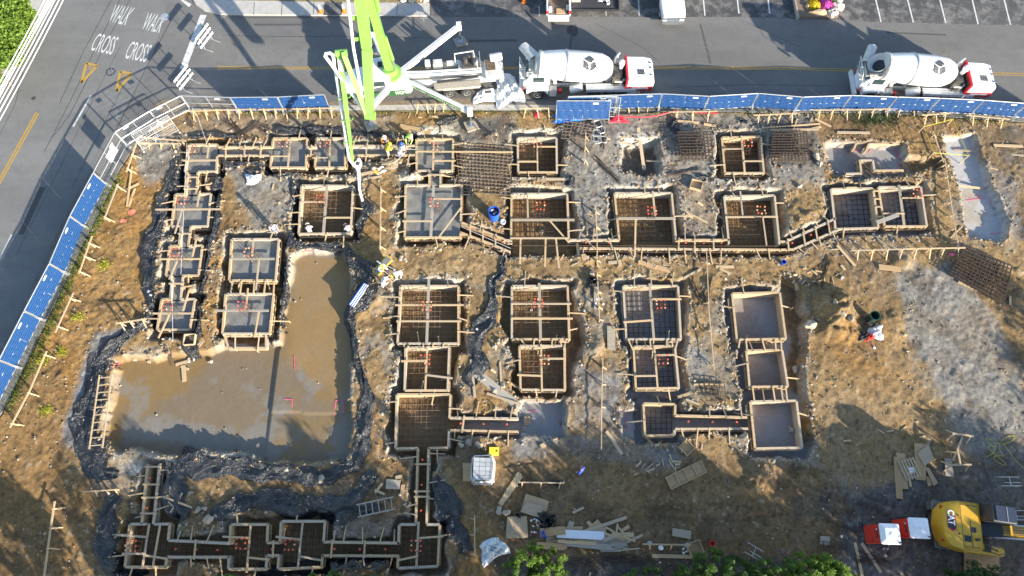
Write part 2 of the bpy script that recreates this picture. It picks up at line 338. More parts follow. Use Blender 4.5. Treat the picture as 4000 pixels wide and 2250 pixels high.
# name, corners (far left, far right, near right, near left), fill, cross boards (s0,t0,s1,t1,wide), wall gaps per side {side:(t0,t1)}; sides: 0 far,1 right,2 near,3 left
FORMS=[
 ('A1',[(476,364),(546,364),(543,430),(466,431)],'conc',[(.72,-.05,.68,.6,.11),(-.1,.62,1.0,.62,.13)],{1:(.05,.45),2:(.06,.42)}),
 ('A2',[(441,489),(529,488),(521,568),(432,568)],'conc',[(-.5,.5,1.35,.5,.12),(.7,-.1,.66,.5,.11),(.25,.5,.12,1.25,.11)],{0:(.3,.62),2:(.27,.55)}),
 ('A3',[(427,619),(508,618),(498,692),(418,692)],'conc',[(-.25,.47,1.05,.47,.12),(.8,-.2,.75,.5,.11),(.3,.5,.12,1.15,.11)],{0:(.3,.55),2:(.18,.5)}),
 ('A4',[(407,753),(489,753),(476,828),(396,828)],'conc',[(-.2,.49,1.05,.49,.12),(.8,-.3,.7,.5,.11),(.32,.5,.08,1.3,.11)],{0:(.27,.56)}),
 ('A5',[(687,348),(771,348),(768,420),(681,420)],'conc',[(.53,0,.5,1,.13),(0,.65,.5,.65,.08)],{1:(.28,.56),3:(.3,.58)}),
 ('A6',[(796,348),(866,348),(867,420),(793,420)],'conc',[(.5,0,.48,1,.13),(-.1,.7,.5,.7,.08)],{1:(.26,.56),3:(.28,.56)}),
 ('A7',[(1048,350),(1139,350),(1137,428),(1049,428)],'conc',[(.48,-.05,.46,1,.14),(0,.42,2.7,.44,.11),(.5,.72,1.1,.72,.1)],{2:(.36,.66)}),
 ('A8',[(1021,466),(1161,466),(1157,596),(1019,596)],'conc',[(.5,0,.47,1,.2),(-.05,.71,.5,.71,.13),(.5,.28,1,.28,.1),(1.02,.42,.62,1.0,.1)],{0:(.42,.6),1:(.72,.92)}),
 ('B1',[(759,467),(887,468),(881,586),(752,587)],'rebar',[(.5,-.02,.48,1.0,.2),(0,.36,.5,.36,.12),(.49,.69,1,.69,.12)],{}),
 ('C1',[(583,602),(700,602),(692,704),(577,704)],'conc',[(0,.5,.96,.5,.15),(.47,0,.47,.55,.11),(.62,.5,.6,1.25,.11)],{}),
 ('C2',[(568,740),(687,740),(677,838),(560,838)],'conc',[(-.2,.44,.95,.44,.15),(.46,-.15,.46,.45,.11),(.74,.45,.7,1.1,.11)],{}),
 ('D1',[(1303,347),(1399,347),(1400,432),(1305,432)],'rebar',[(.5,0,.5,1,.1),(.5,.28,1,.28,.11),(0,.72,.52,.72,.13)],{}),
 ('D4',[(1817,346),(1913,344),(1921,434),(1825,434)],'rebar',[(.5,-.03,.5,1,.14),(0,.35,.5,.35,.1),(.5,.7,1,.7,.11)],{}),
 ('E1',[(1288,488),(1426,488),(1430,604),(1287,604)],'rebar',[(-.02,.58,1.12,.58,.18),(.28,0,.29,.58,.12),(-.02,.97,1.0,.97,.12),(.67,.58,1.0,1.05,.12),(.16,.97,.15,1.5,.12),(.6,.97,.58,1.55,.12),(.78,.97,.82,1.58,.12)],{2:(0,1)}),
 ('E2',[(1547,486),(1689,486),(1700,603),(1559,603)],'rebar',[(0,.56,1.03,.56,.19),(.67,-.04,.67,.56,.13),(.32,.56,.24,1.35,.14)],{2:(0,1)}),
 ('E3',[(1823,494),(1948,492),(1960,612),(1835,612)],'rebar',[(-.04,.46,1.02,.46,.13),(.32,-.1,.32,.46,.12),(.72,.46,.74,1.05,.1)],{2:(0,1)}),
 ('F1',[(2092,476),(2196,474),(2209,572),(2103,575)],'slab',[(.35,-.02,.6,-.02,.1)],{}),
 ('F2',[(2211,471),(2316,470),(2331,568),(2227,568)],'slab',[(.48,-.05,.45,1.0,.2),(.5,.3,1,.3,.1),(-.02,.7,.5,.7,.1)],{}),
 ('G1',[(1008,720),(1152,720),(1152,863),(1001,863)],'rebar',[(.49,-.12,.48,1.03,.18),(-.08,.345,1.1,.345,.12),(-.04,.63,1.06,.63,.12)],{}),
 ('G2',[(1021,876),(1129,873),(1125,981),(1019,981)],'rebar',[(.5,-.03,.48,1,.12),(-.1,.32,.5,.32,.12),(.5,.66,1.12,.74,.12)],{}),
 ('G3',[(999,993),(1132,993),(1127,1125),(996,1127)],'rebar',[],{1:(.45,.66),2:(.42,.62)}),
 ('H1',[(1289,720),(1427,720),(1431,852),(1289,852)],'rebar',[(.49,-.06,.5,1.03,.18),(-.02,.35,1.06,.35,.12),(-.02,.63,1.08,.63,.12)],{}),
 ('H2',[(1308,871),(1419,871),(1420,980),(1311,979)],'rebar',[(.48,-.05,.48,1.05,.12),(.48,.3,1.02,.3,.12),(-.08,.68,.48,.7,.12)],{}),
 ('I1',[(1569,720),(1705,720),(1712,852),(1577,852)],'rebarslab',[(.48,-.05,.5,1,.18),(.5,.26,1.05,.26,.12),(-.05,.7,.5,.66,.12)],{}),
 ('I2',[(1595,873),(1697,871),(1707,975),(1601,976)],'rebarslab',[(.5,-.03,.5,1,.12),(.5,.22,1.0,.22,.12),(0,.72,.5,.72,.12)],{}),
 ('I3',[(1620,1016),(1698,1018),(1696,1093),(1624,1095)],'rebarslab',[],{1:(.35,.85)}),
 ('J1',[(1843,739),(1961,736),(1976,851),(1855,853)],'slab0',[],{}),
 ('J2',[(1879,883),(1967,881),(1981,971),(1887,972)],'slab0',[],{}),
 ('J3',[(1889,1011),(2003,1009),(2017,1125),(1901,1127)],'slab0',[],{}),
 ('K1',[(327,1320),(425,1320),(415,1425),(315,1425)],'rebar',[(-.3,.25,.5,.3,.12),(.5,0,.44,1.05,.12),(.78,0,.7,1.05,.12),(-.1,.7,.5,.7,.12),(.5,.74,1.05,.82,.12)],{0:(.4,.62),1:(.38,.75)}),
 ('K2',[(581,1321),(672,1321),(668,1430),(575,1430)],'rebar',[(.55,0,.5,1.1,.12),(-.2,.27,.55,.3,.12),(.5,.75,1.1,.8,.12)],{1:(.4,.7),3:(.4,.72)}),
 ('K3',[(708,1313),(816,1313),(808,1425),(700,1430)],'rebar',[(.5,0,.46,1.03,.12),(-.1,.32,.5,.4,.12),(.5,.76,1.02,.87,.12)],{1:(.45,.74),3:(.45,.74)}),
 ('K4',[(1005,1321),(1105,1321),(1100,1423),(1001,1428)],'rebar',[(.48,-.08,.47,1.0,.13),(.5,.32,1.12,.28,.12),(-.02,.83,.5,.75,.12)],{0:(.4,.68),3:(.45,.75)}),
]
# channels: left/upper rail, right/lower rail, fill, cross ties
CHAN=[
 ('a12',[(472,433),(467,486)],[(496,433),(493,486)],'conc',[.25,.8]),
 ('a23',[(456,569),(451,617)],[(479,569),(472,617)],'conc',[.4]),
 ('a34',[(433,694),(429,751)],[(459,694),(453,751)],'conc',[.35]),
 ('a15',[(548,370),(684,370)],[(548,390),(682,390)],'conc',[.15,.5,.8]),
 ('a56',[(771,370),(796,370)],[(770,389),(794,389)],'conc',[.5]),
 ('a67',[(868,367),(1047,367)],[(868,389),(1047,389)],'conc',[.3,.6,.8]),
 ('a78',[(1081,430),(1081,464)],[(1107,430),(1107,464)],'conc',[.3]),
 ('e01',[(1158,559),(1268,602),(1288,604)],[(1158,583),(1240,614),(1284,633)],'dirt',[.2,.45,.7]),
 ('e12',[(1431,604),(1558,604)],[(1459,623),(1560,624)],'dirt',[.35,.8]),
 ('e22',None,[(1560,624),(1700,625)],'dirt',[]),
 ('e23',[(1701,604),(1835,604)],[(1700,625),(1836,626)],'dirt',[.05,.35,.7]),
 ('e33',None,[(1836,626),(1962,627)],'dirt',[]),
 ('e3f',[(1962,606),(1980,607),(2103,550)],[(1964,627),(1996,626),(2108,577)],'dirt',[.12,.4,.62,.85]),
 ('g3h',[(1133,1052),(1304,1054)],[(1128,1081),(1304,1085)],'slab0',[.2]),
 ('i3j',[(1700,1046),(1880,1051)],[(1699,1078),(1882,1077)],'slab0',[]),
 ('g3k',[(1052,1127),(1047,1318)],[(1077,1127),(1072,1318)],'rebar',[.22,.58,.65]),
 ('k1u',[(372,1167),(357,1318)],[(400,1167),(384,1318)],'rebar',[.05,.35,.57,.83]),
 ('k12',[(423,1361),(578,1369)],[(417,1400),(577,1400)],'rebar',[.45]),
 ('k23',[(671,1367),(705,1367)],[(670,1396),(703,1396)],'rebar',[.5]),
 ('k34',[(813,1365),(1004,1368)],[(810,1396),(1003,1397)],'rebar',[.12,.55]),
]
# other excavations: polygon, floor level, floor kind
PITS=[
 ([(285,905),(440,892),(520,880),(560,872),(700,868),(733,650),(752,634),(865,634),(882,700),(886,900),(880,1060),(878,1158),(670,1165),(640,1152),(560,1132),(400,1140),(272,1132),(262,1100),(288,950)],-.75,'muddy'),
 ([(1560,355),(1660,352),(1662,437),(1568,436)],-.95,'dirt'),
 ([(2076,362),(2160,355),(2272,362),(2290,440),(2180,446),(2140,460),(2090,440)],-.75,'slab0'),
 ([(2370,345),(2450,342),(2488,460),(2534,560),(2524,605),(2440,600),(2412,470)],-.6,'pale'),
 ([(1306,1012),(1418,1010),(1420,1100),(1308,1095)],-.75,'slab0'),
 ([(1560,1030),(1622,1030),(1624,1100),(1565,1095)],-.5,'slab0'),
 ([(1965,700),(2010,720),(2030,800),(2015,900),(2030,1000),(2045,1120),(1990,1140),(1960,850)],-.8,'dirt'),
 ([(1430,740),(1460,800),(1478,850),(1460,900),(1435,925),(1420,860)],-.8,'dirt'),
 ([(1715,820),(1735,850),(1725,900),(1700,890)],-.6,'dirt'),
 ([(2270,400),(2370,395),(2375,430),(2280,435)],-.4,'dirt'),
 ([(1285,600),(1430,604),(1440,640),(1285,640)],-.9,'dirt'),
 ([(560,705),(690,706),(690,740),(560,740)],-.6,'dirt'),
 ([(555,838),(680,838),(690,872),(560,876)],-.75,'slab0'),
]
# ------------------------------------------------------------------ the excavated ground: one height field
GX0,GX1,GY0,GY1,GS=-47.0,47.0,-9.0,37.4,0.105
gx=np.arange(GX0,GX1,GS); gy=np.arange(GY0,GY1,GS); NX,NY=len(gx),len(gy)
XX,YY=np.meshgrid(gx,gy)
def vnoise(scale,seed,oct=4,rough=.5):
    out=np.zeros((NY,NX)); amp=1; tot=0
    for o in range(oct):
        r=np.random.RandomState(seed*31+o); s=scale/(2**o)
        nx=int((GX1-GX0)/s)+4; ny=int((GY1-GY0)/s)+4; L=r.rand(ny,nx)
        fx=(XX-GX0)/s; fy=(YY-GY0)/s; ix=fx.astype(int); iy=fy.astype(int); u=fx-ix; v=fy-iy
        u=u*u*(3-2*u); v=v*v*(3-2*v)
        out+=amp*((L[iy,ix]*(1-u)+L[iy,ix+1]*u)*(1-v)+(L[iy+1,ix]*(1-u)+L[iy+1,ix+1]*u)*v); tot+=amp; amp*=rough
    return out/tot
def inpoly(P,px,py):
    c=np.zeros(px.shape,bool); n=len(P)
    for i in range(n):
        x1,y1=P[i][0],P[i][1]; x2,y2=P[(i+1)%n][0],P[(i+1)%n][1]
        if y1==y2: continue
        k=((y1>py)!=(y2>py))&(px<(x2-x1)*(py-y1)/(y2-y1)+x1); c^=k
    return c
def blur(a,n=1):
    for _ in range(n):
        p=np.pad(a,1,mode='edge'); a=(p[:-2,1:-1]+p[2:,1:-1]+p[1:-1,:-2]+p[1:-1,2:]+2*p[1:-1,1:-1])/6
    return a
n_big=vnoise(9,1,5); n_mid=vnoise(2.2,2,4,.6); n_fine=vnoise(.55,3,2,.6); n_mix=vnoise(4.0,4,5,.62); n_mix2=vnoise(3.0,5,5,.65); n_speck=vnoise(.3,6,2,.8)
wx=XX+(vnoise(1.1,7,3)-.5)*.75; wy=YY+(vnoise(1.1,8,3)-.5)*.75        # ragged edges
wx2=XX+(vnoise(.9,17,2)-.5)*.30; wy2=YY+(vnoise(.9,18,2)-.5)*.30
n_grit=vnoise(.21,9,1); clod=np.clip(n_fine-.55,0,1)*np.clip(n_mid-.42,0,1)*4
hgt=-.10+(n_big-.5)*.26+(n_mid-.5)*.15+(n_fine-.5)*.07+(n_speck-.5)*.06+(n_grit-.5)*.05+clod*.12
rough_h=hgt.copy()
floor_kind=np.zeros((NY,NX),int); KIND={'conc':1,'rebar':2,'slab':3,'slab0':3,'rebarslab':3,'muddy':4,'pale':5,'dirt':6}
pitdepth=np.zeros((NY,NX)); flat=np.zeros((NY,NX))
def local(poly,pad=1.5):
    xs=[p[0] for p in poly]; ys=[p[1] for p in poly]
    i0=max(0,int((min(xs)-pad-GX0)/GS)); i1=min(NX,int((max(xs)+pad-GX0)/GS)); j0=max(0,int((min(ys)-pad-GY0)/GS)); j1=min(NY,int((max(ys)+pad-GY0)/GS))
    return slice(j0,j1),slice(i0,i1)
def dig(poly,depth,kind,ragged=True):
    if kind in ('pale',): ragged=False
    S=local(poly); m=inpoly(poly,(wx if ragged else wx2)[S],(wy if ragged else wy2)[S])
    pitdepth[S]=np.maximum(pitdepth[S],np.where(m,-depth,0)); k=floor_kind[S]; k[m&(k!=KIND[kind])]=KIND[kind]
def grow(c,e):
    cx=sum(p.x for p in c)/len(c); cy=sum(p.y for p in c)/len(c); out=[]
    for p in c:
        d=Vector((p.x-cx,p.y-cy)); d=Vector((math.copysign(1,d.x),math.copysign(1,d.y)))*e; out.append((p.x+d.x,p.y+d.y))
    return out
for poly,z,k in PITS: dig([W(*p,-.2)[:2] for p in poly],z,k)
for nm,l,r,fill,t in CHAN:
    L=[W(*p,ZT) for p in (l if l else [(x,y-20) for x,y in r])]; Rr=[W(*p,ZT) for p in r]
    pl=L+Rr[::-1]; dig(grow(pl,.38) if len(pl)==4 else [(p.x,p.y) for p in pl],ZF,fill)
    if len(pl)!=4:
        dig([(p.x,p.y+.35) for p in L]+[(p.x,p.y-.35) for p in Rr[::-1]],ZF,fill)
for nm,c,fill,b,g in FORMS:
    q=[W(*p,ZT) for p in c]; dig(grow(q,.52),ZF,fill)
pd=blur(pitdepth,2); ramp=np.clip(pd/.95,0,1)
gy_,gx_=np.gradient(pd,GS); steep=np.clip(np.hypot(gx_,gy_)/2.2,0,1); steepb=blur(steep,3)
hgt=hgt*(1-ramp)-pd+ramp*((n_mid-.5)*.10+(n_fine-.5)*.05)
for k in (3,4,5):
    m=blur((floor_kind==k).astype(float),1)*(pitdepth>0); hgt=hgt*(1-m)+(-pitdepth+(n_mid-.5)*.03)*m
STEP=[W(*p,-.7)[:2] for p in [(668,1170),(672,1110),(680,1038),(690,960),(704,878),(736,640),(900,630),(900,1170)]]
stp=inpoly(STEP,XX,YY)&(floor_kind==4); hgt=np.where(stp,hgt+.16,hgt)
stp2=inpoly([W(*p,-.7)[:2] for p in [(668,1170),(680,1038),(900,1042),(900,1170)]],XX,YY)&(floor_kind==4); hgt=np.where(stp2,hgt-.06,hgt)
# rim of spoil thrown up around the cuts
rimf=np.clip(blur((pitdepth>0).astype(float),9),0,.5)*(pitdepth==0); hgt+=rimf*.38*(n_mid+.2)
def mound(dx,dy,r,h,sd):
    c=W(dx,dy); d=np.hypot(XX-c.x,YY-c.y)/r; g=np.clip(1-d*d,0,1)**1.3*h*(.55+.9*n_fine)*(.6+.8*n_mid); hgt[:]+=g*(pitdepth==0)
for a in [(2105,775,1.7,.85,1),(2085,820,1.3,.6,1),(2130,830,1.2,.45,1),(1470,640,1.0,.3,1),(985,400,1.0,.45,1),(1040,440,1.1,.5,1),(2135,455,1.0,.4,1),(1320,545,.8,.3,1),(1215,1105,.9,.3,1),(1880,1085,1.0,.55,1),(1915,1200,1.2,.4,1),(920,760,1.6,.35,1),(945,640,1.2,.3,1),(2270,650,1.0,.3,1),(1495,870,.9,.25,1),(610,660,.8,.3,1),(2020,540,1.5,.3,1),(2240,820,1.3,.2,1)]: mound(*a)
# wheel ruts in the open yard
for (x0,y0,x1,y1) in [(1480,1290,2150,1255),(1480,1315,2150,1290),(1950,1180,2300,1330),(1990,1165,2340,1310),(1700,1210,2150,1230)]:
    a=W(x0,y0); b=W(x1,y1); d=(b-a).normalized(); qx=XX-a.x; qy=YY-a.y; s=qx*d.x+qy*d.y; t=-qx*d.y+qy*d.x+(n_mid-.5)*.9
    m=(s>0)&(s<(b-a).length); hgt-=m*np.exp(-(t/.28)**2)*(.035+.035*np.sin(s*17+n_mid*22)*(n_mix>.47))
    hgt+=m*np.exp(-((np.abs(t)-.42)/.12)**2)*.025
# ---- site outline: beyond it the ground dips under the road
SITE=[(2720,318),(2576,305),(2440,297),(2228,284),(2000,282),(1770,280),(1500,278),(1300,278),(1000,277),(700,279),(600,276),(520,272),(470,276),(425,292),(380,325),(340,365),(300,425),(255,520),(205,620),(150,735),(95,850),(40,965),(-40,1120),(-200,1500),(-200,1900),(2800,1900)]
SITEW=[W(*p)[:2] for p in SITE]
inside=inpoly(SITEW,XX,YY); sm=blur(inside.astype(float),4)
hgt=np.where(inside,hgt*np.clip((sm-.5)*2,0,1)+(-.05)*(1-np.clip((sm-.5)*2,0,1)),-.45)
hgt=np.where(inside,hgt,-.45)
def Z(x,y):
    i=(x-GX0)/GS; j=(y-GY0)/GS
    if i<0 or j<0 or i>=NX-1 or j>=NY-1: return -.15
    a,b=int(i),int(j); u,v=i-a,j-b
    return float((hgt[b,a]*(1-u)+hgt[b,a+1]*u)*(1-v)+(hgt[b+1,a]*(1-u)+hgt[b+1,a+1]*u)*v)
def WG(dx,dy,lift=0.0):
    p=W(dx,dy,-.1)
    for _ in range(2): p=W(dx,dy,Z(p.x,p.y))
    return Vector((p.x,p.y,Z(p.x,p.y)+lift))
# ---- soil colours: what lies there (clay, gravel, crushed stone, mud), plus a sunlit pale on cut faces
def c3(*c): return np.array(c)
TAN=c3(.29,.192,.088); ORG=c3(.30,.165,.050); GRV=c3(.235,.222,.198); PALE=c3(.50,.45,.37); DARK=c3(.085,.056,.032); DGRY=c3(.085,.082,.080); CLAY=c3(.215,.220,.225); BROWN=c3(.195,.122,.056)
def sstep(a,lo,hi): t=np.clip((a-lo)/(hi-lo),0,1); return t*t*(3-2*t)
col=np.zeros((NY,NX,3)); 
def mixin(c,m): 
    global col
    col=col*(1-m[...,None])+c*m[...,None]
col[:]=TAN
mixin(BROWN,sstep(n_mix,.50,.66)*.75); mixin(GRV,sstep(n_mix2,.50,.66)*.6); mixin(ORG,sstep(n_big*.6+n_mix*.4,.50,.60)*.6)
def zone(poly,c,amt,soft=8,thr=.5,contrast=.35):
    S=local([W(*p)[:2] for p in poly],4); P=[W(*p)[:2] for p in poly]
    m=np.zeros((NY,NX)); m[S]=inpoly(P,wx[S],wy[S]).astype(float); m=blur(m,soft)
    mixin(c,np.clip(m*amt*(1-contrast+2*contrast*sstep(n_mix2,.35,.65)),0,1))
zone([(400,300),(470,330),(440,480),(400,640),(350,800),(230,860),(150,1100),(200,1449),(-100,1500),(-100,1100),(150,740),(300,430)],ORG,.72)
zone([(0,1000),(120,900),(200,1000),(180,1200),(230,1449),(-100,1500)],BROWN,.5)
zone([(240,835),(350,815),(260,930),(225,1040),(205,1140),(150,1110),(190,960)],CLAY,.95,5,contrast=.15)
zone([(215,1200),(330,1160),(330,1240),(230,1250)],CLAY,.6)
zone([(330,360),(470,330),(470,420),(360,470)],GRV,.8)
zone([(440,290),(1000,285),(1000,345),(700,340),(480,345)],GRV,.45)
zone([(570,420),(760,430),(750,560),(640,590),(600,500)],GRV,.9)
zone([(1140,300),(1300,290),(1300,480),(1150,470)],GRV,.7); zone([(1160,300),(1290,290),(1260,360),(1170,350)],DGRY,.45)
zone([(1400,285),(2060,285),(2080,470),(1960,480),(1820,470),(1560,470),(1540,620),(1440,600),(1410,440)],GRV,.95,contrast=.12)
zone([(1640,290),(1700,290),(1700,340),(1640,360)],DGRY,.6); zone([(1900,285),(2050,285),(2060,420),(1930,420)],DGRY,.55)
zone([(1700,460),(1830,470),(1830,600),(1700,590)],GRV,.8)
zone([(1990,440),(2090,470),(2100,560),(1990,610),(1960,560)],TAN,.6); zone([(2040,300),(2380,290),(2420,420),(2280,350),(2060,350)],BROWN,.7)
zone([(2400,300),(2600,320),(2600,620),(2540,560),(2480,400)],DGRY,.5); zone([(2480,400),(2560,460),(2560,600),(2540,590)],CLAY,.7)
zone([(2260,690),(2400,660),(2480,760),(2560,900),(2620,1200),(2450,1150),(2350,950),(2290,850)],GRV,.95,contrast=.2)
zone([(2030,640),(2260,640),(2260,800),(2050,760)],BROWN,.45); zone([(2060,900),(2330,960),(2450,1200),(2200,1250),(2060,1150)],TAN,.55)
zone([(2120,1270),(2250,1200),(2600,1130),(2700,1500),(2100,1500)],c3(.125,.12,.115),.85,contrast=.1)
zone([(1100,1110),(1900,1140),(2100,1180),(2150,1300),(1700,1330),(1200,1300)],BROWN,.55); zone([(1230,1300),(2100,1280),(2120,1449),(1230,1449)],c3(.19,.125,.066),.7)
zone([(1240,1405),(2000,1395),(2000,1500),(1240,1500)],DGRY,.9,contrast=.05); zone([(2000,1240),(2090,1230),(2100,1300),(2000,1300)],DGRY,.6)
zone([(1290,1095),(1580,1095),(1740,1150),(1640,1190),(1450,1140),(1300,1150)],CLAY,.6); zone([(1440,900),(1560,960),(1560,1090),(1440,1080)],CLAY,.6)
zone([(1720,860),(1850,900),(1860,1000),(1740,1000)],GRV,.7); zone([(0,1280),(280,1150),(330,1449),(0,1500)],BROWN,.45)
zone([(480,1200),(1040,1100),(1040,1310),(480,1310)],BROWN,.55)
zone([(880,600),(1280,610),(1600,640),(1960,630),(2000,720),(1500,720),(960,720)],TAN,.6)
mixin(PALE,np.clip(sstep(n_speck*.5+n_grit*.5,.66,.8)*.35*sstep(n_mid,.35,.6),0,1))
mixin(DARK,np.clip(sstep(1-n_speck*.5-n_grit*.5,.62,.8)*.55,0,1))
mixin(DARK,sstep(vnoise(1.6,21,4,.65),.54,.68)*.45)
# crushed stone and pale rock dust along the cut faces, their sunlit paleness painted in
face=np.clip(steepb*1.6,0,1)*sstep(n_mid,.30,.62); mixin(PALE,face*.62); mixin(TAN*.9,np.clip(steepb*.9,0,1)*sstep(n_mix,.45,.7)*.5)
for zp in ([(325,880),(425,858),(430,908),(300,915)],[(268,1128),(400,1132),(400,1150),(330,1200),(270,1160)],[(400,1130),(640,1142),(640,1156),(400,1160)],[(705,640),(748,636),(738,760),(700,868),(640,885),(690,800)],[(748,622),(868,620),(868,640),(748,642)],[(1040,315),(1140,318),(1152,346),(1040,350)],[(1550,335),(1665,330),(1670,356),(1550,360)],[(1300,325),(1400,325),(1405,348),(1300,350)],[(985,520),(1020,500),(1018,600),(990,580)],[(1000,430),(1060,425),(1055,465),(1010,470)],[(1540,460),(1690,445),(1690,482),(1545,486)],[(1000,700),(1150,690),(1160,716),(1005,718)],[(2000,990),(2030,990),(2040,1040),(2010,1050)],[(2050,560),(2095,550),(2000,612),(1985,608)]): zone(zp,PALE,.75,3,contrast=.45)
# floors
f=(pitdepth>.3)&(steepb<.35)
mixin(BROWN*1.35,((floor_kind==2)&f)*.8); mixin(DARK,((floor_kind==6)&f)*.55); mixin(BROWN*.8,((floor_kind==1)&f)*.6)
sl=blur(((floor_kind==3)&(pitdepth>.3)).astype(float),1); mixin(c3(.26,.258,.262),sl*.95); mixin(c3(.20,.15,.11),sl*sstep(n_mix,.54,.68)*.5)
pl=blur(((floor_kind==5)&(pitdepth>.3)).astype(float),1); mixin(c3(.44,.435,.43),pl*.95); mixin(c3(.36,.29,.19),pl*sstep(n_mix2,.52,.62)*.6)
md=blur(((floor_kind==4)&(pitdepth>.3)).astype(float),2); mixin(c3(.185,.142,.094),md*.96); mixin(c3(.235,.150,.055),md*sstep(n_big*.5+n_mix*.5,.50,.58)*.75); mixin(c3(.205,.198,.180),md*sstep(n_mix2,.50,.62)*.7)
rp=inpoly([W(*p)[:2] for p in [(735,640),(870,640),(885,900),(860,1000),(800,960),(720,900)]],wx,wy); mixin(c3(.265,.172,.075),blur(rp.astype(float),6)*.85*(pitdepth>0))
wetness=np.clip(md+sl*.9+pl*.9+blur((floor_kind==2)*1.0,1)*.35,0,1)
for c,r,a in [((1080,560),0,0)]: pass
wv=(1-.8*wetness)[...,None]
ecol=np.clip(col*(1+(n_fine[...,None]-.5)*.3*wv)*(1+(n_speck[...,None]-.5)*.25*wv),.01,.9)
rgba=np.ones((NY,NX,4),np.float32); rgba[...,:3]=ecol; rgba[...,3]=wetness
def grid_object(name,mat):
    me=bpy.data.meshes.new(name); co=np.stack([XX,YY,hgt],-1).reshape(-1,3).astype(np.float32)
    me.vertices.add(NX*NY); me.vertices.foreach_set('co',co.ravel())
    ii=np.arange(NX*NY).reshape(NY,NX); q=np.stack([ii[:-1,:-1],ii[:-1,1:],ii[1:,1:],ii[1:,:-1]],-1).reshape(-1,4)
    keep=~((~inside[:-1,:-1].ravel())&(~inside[1:,1:].ravel())&(~blur(inside.astype(float),3)[:-1,:-1].ravel().astype(bool)))
    q=q[keep]; nq=len(q)
    me.loops.add(nq*4); me.loops.foreach_set('vertex_index',q.ravel().astype(np.int32)); me.polygons.add(nq)
    me.polygons.foreach_set('loop_start',np.arange(0,nq*4,4,dtype=np.int32))
    me.update(calc_edges=True); me.validate()
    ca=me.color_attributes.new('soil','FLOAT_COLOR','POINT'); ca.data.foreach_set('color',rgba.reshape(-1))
    me.polygons.foreach_set('use_smooth',np.ones(nq,bool)); me.materials.append(mat)
    o=bpy.data.objects.new(name,me); COL.objects.link(o); return o
def soil():
    m,n,b=new_mat('soil'); at=N(n,'ShaderNodeAttribute',attribute_name='soil'); tc=N(n,'ShaderNodeTexCoord')
    a=N(n,'ShaderNodeTexNoise'); a.inputs['Scale'].default_value=4.5; a.inputs['Detail'].default_value=9; a.inputs['Roughness'].default_value=.82; n.links.new(tc.outputs['Object'],a.inputs['Vector'])
    mr=N(n,'ShaderNodeMapRange'); mr.inputs[1].default_value=.3; mr.inputs[2].default_value=.7; mr.inputs[3].default_value=.45; mr.inputs[4].default_value=1.55; n.links.new(a.outputs[0],mr.inputs[0])
    mu=N(n,'ShaderNodeMix',data_type='RGBA',blend_type='MULTIPLY'); fa=N(n,'ShaderNodeMapRange'); fa.inputs[3].default_value=1.0; fa.inputs[4].default_value=.22; n.links.new(at.outputs['Alpha'],fa.inputs[0]); n.links.new(fa.outputs[0],mu.inputs[0]); n.links.new(at.outputs['Color'],mu.inputs[6]); n.links.new(mr.outputs[0],mu.inputs[7]); n.links.new(mu.outputs[2],b.inputs['Base Color'])
    rr=N(n,'ShaderNodeMapRange'); rr.inputs[3].default_value=.9; rr.inputs[4].default_value=.6; n.links.new(at.outputs['Alpha'],rr.inputs[0]); n.links.new(rr.outputs[0],b.inputs['Roughness'])
    b.inputs['Specular IOR Level'].default_value=.3
    st=N(n,'ShaderNodeMapRange'); st.inputs[3].default_value=.85; st.inputs[4].default_value=.15; n.links.new(at.outputs['Alpha'],st.inputs[0])
    bp=N(n,'ShaderNodeBump'); bp.inputs['Distance'].default_value=.14; n.links.new(st.outputs[0],bp.inputs['Strength']); n.links.new(a.outputs[0],bp.inputs['Height']); n.links.new(bp.outputs[0],b.inputs['Normal'])
    return m
soilm=soil()
ground=grid_object('ground',soilm); ground['kind']='structure'
# the land going on around the site
m,n,b=new_mat('outer ground'); tc=N(n,'ShaderNodeTexCoord'); a=N(n,'ShaderNodeTexNoise'); a.inputs['Scale'].default_value=.3; a.inputs['Detail'].default_value=8
n.links.new(tc.outputs['Object'],a.inputs['Vector']); mx=N(n,'ShaderNodeMix',data_type='RGBA'); mx.inputs[6].default_value=(.17,.12,.07,1); mx.inputs[7].default_value=(.12,.15,.05,1); n.links.new(a.outputs[0],mx.inputs[0]); n.links.new(mx.outputs[2],b.inputs['Base Color']); b.inputs['Roughness'].default_value=.95
t=MB()
for x0,x1,y0,y1 in [(-600,600,-600,GY0+.05),(-600,GX0+.05,GY0+.05,600),(GX1-.15,600,GY0+.05,600),(GX0+.05,GX1-.15,GY1-.15,600)]:
    t.add([(x0,y0,-.32),(x1,y0,-.32),(x1,y1,-.32),(x0,y1,-.32)],[(0,1,2,3)])
t.build('terrain',m,kind='structure')

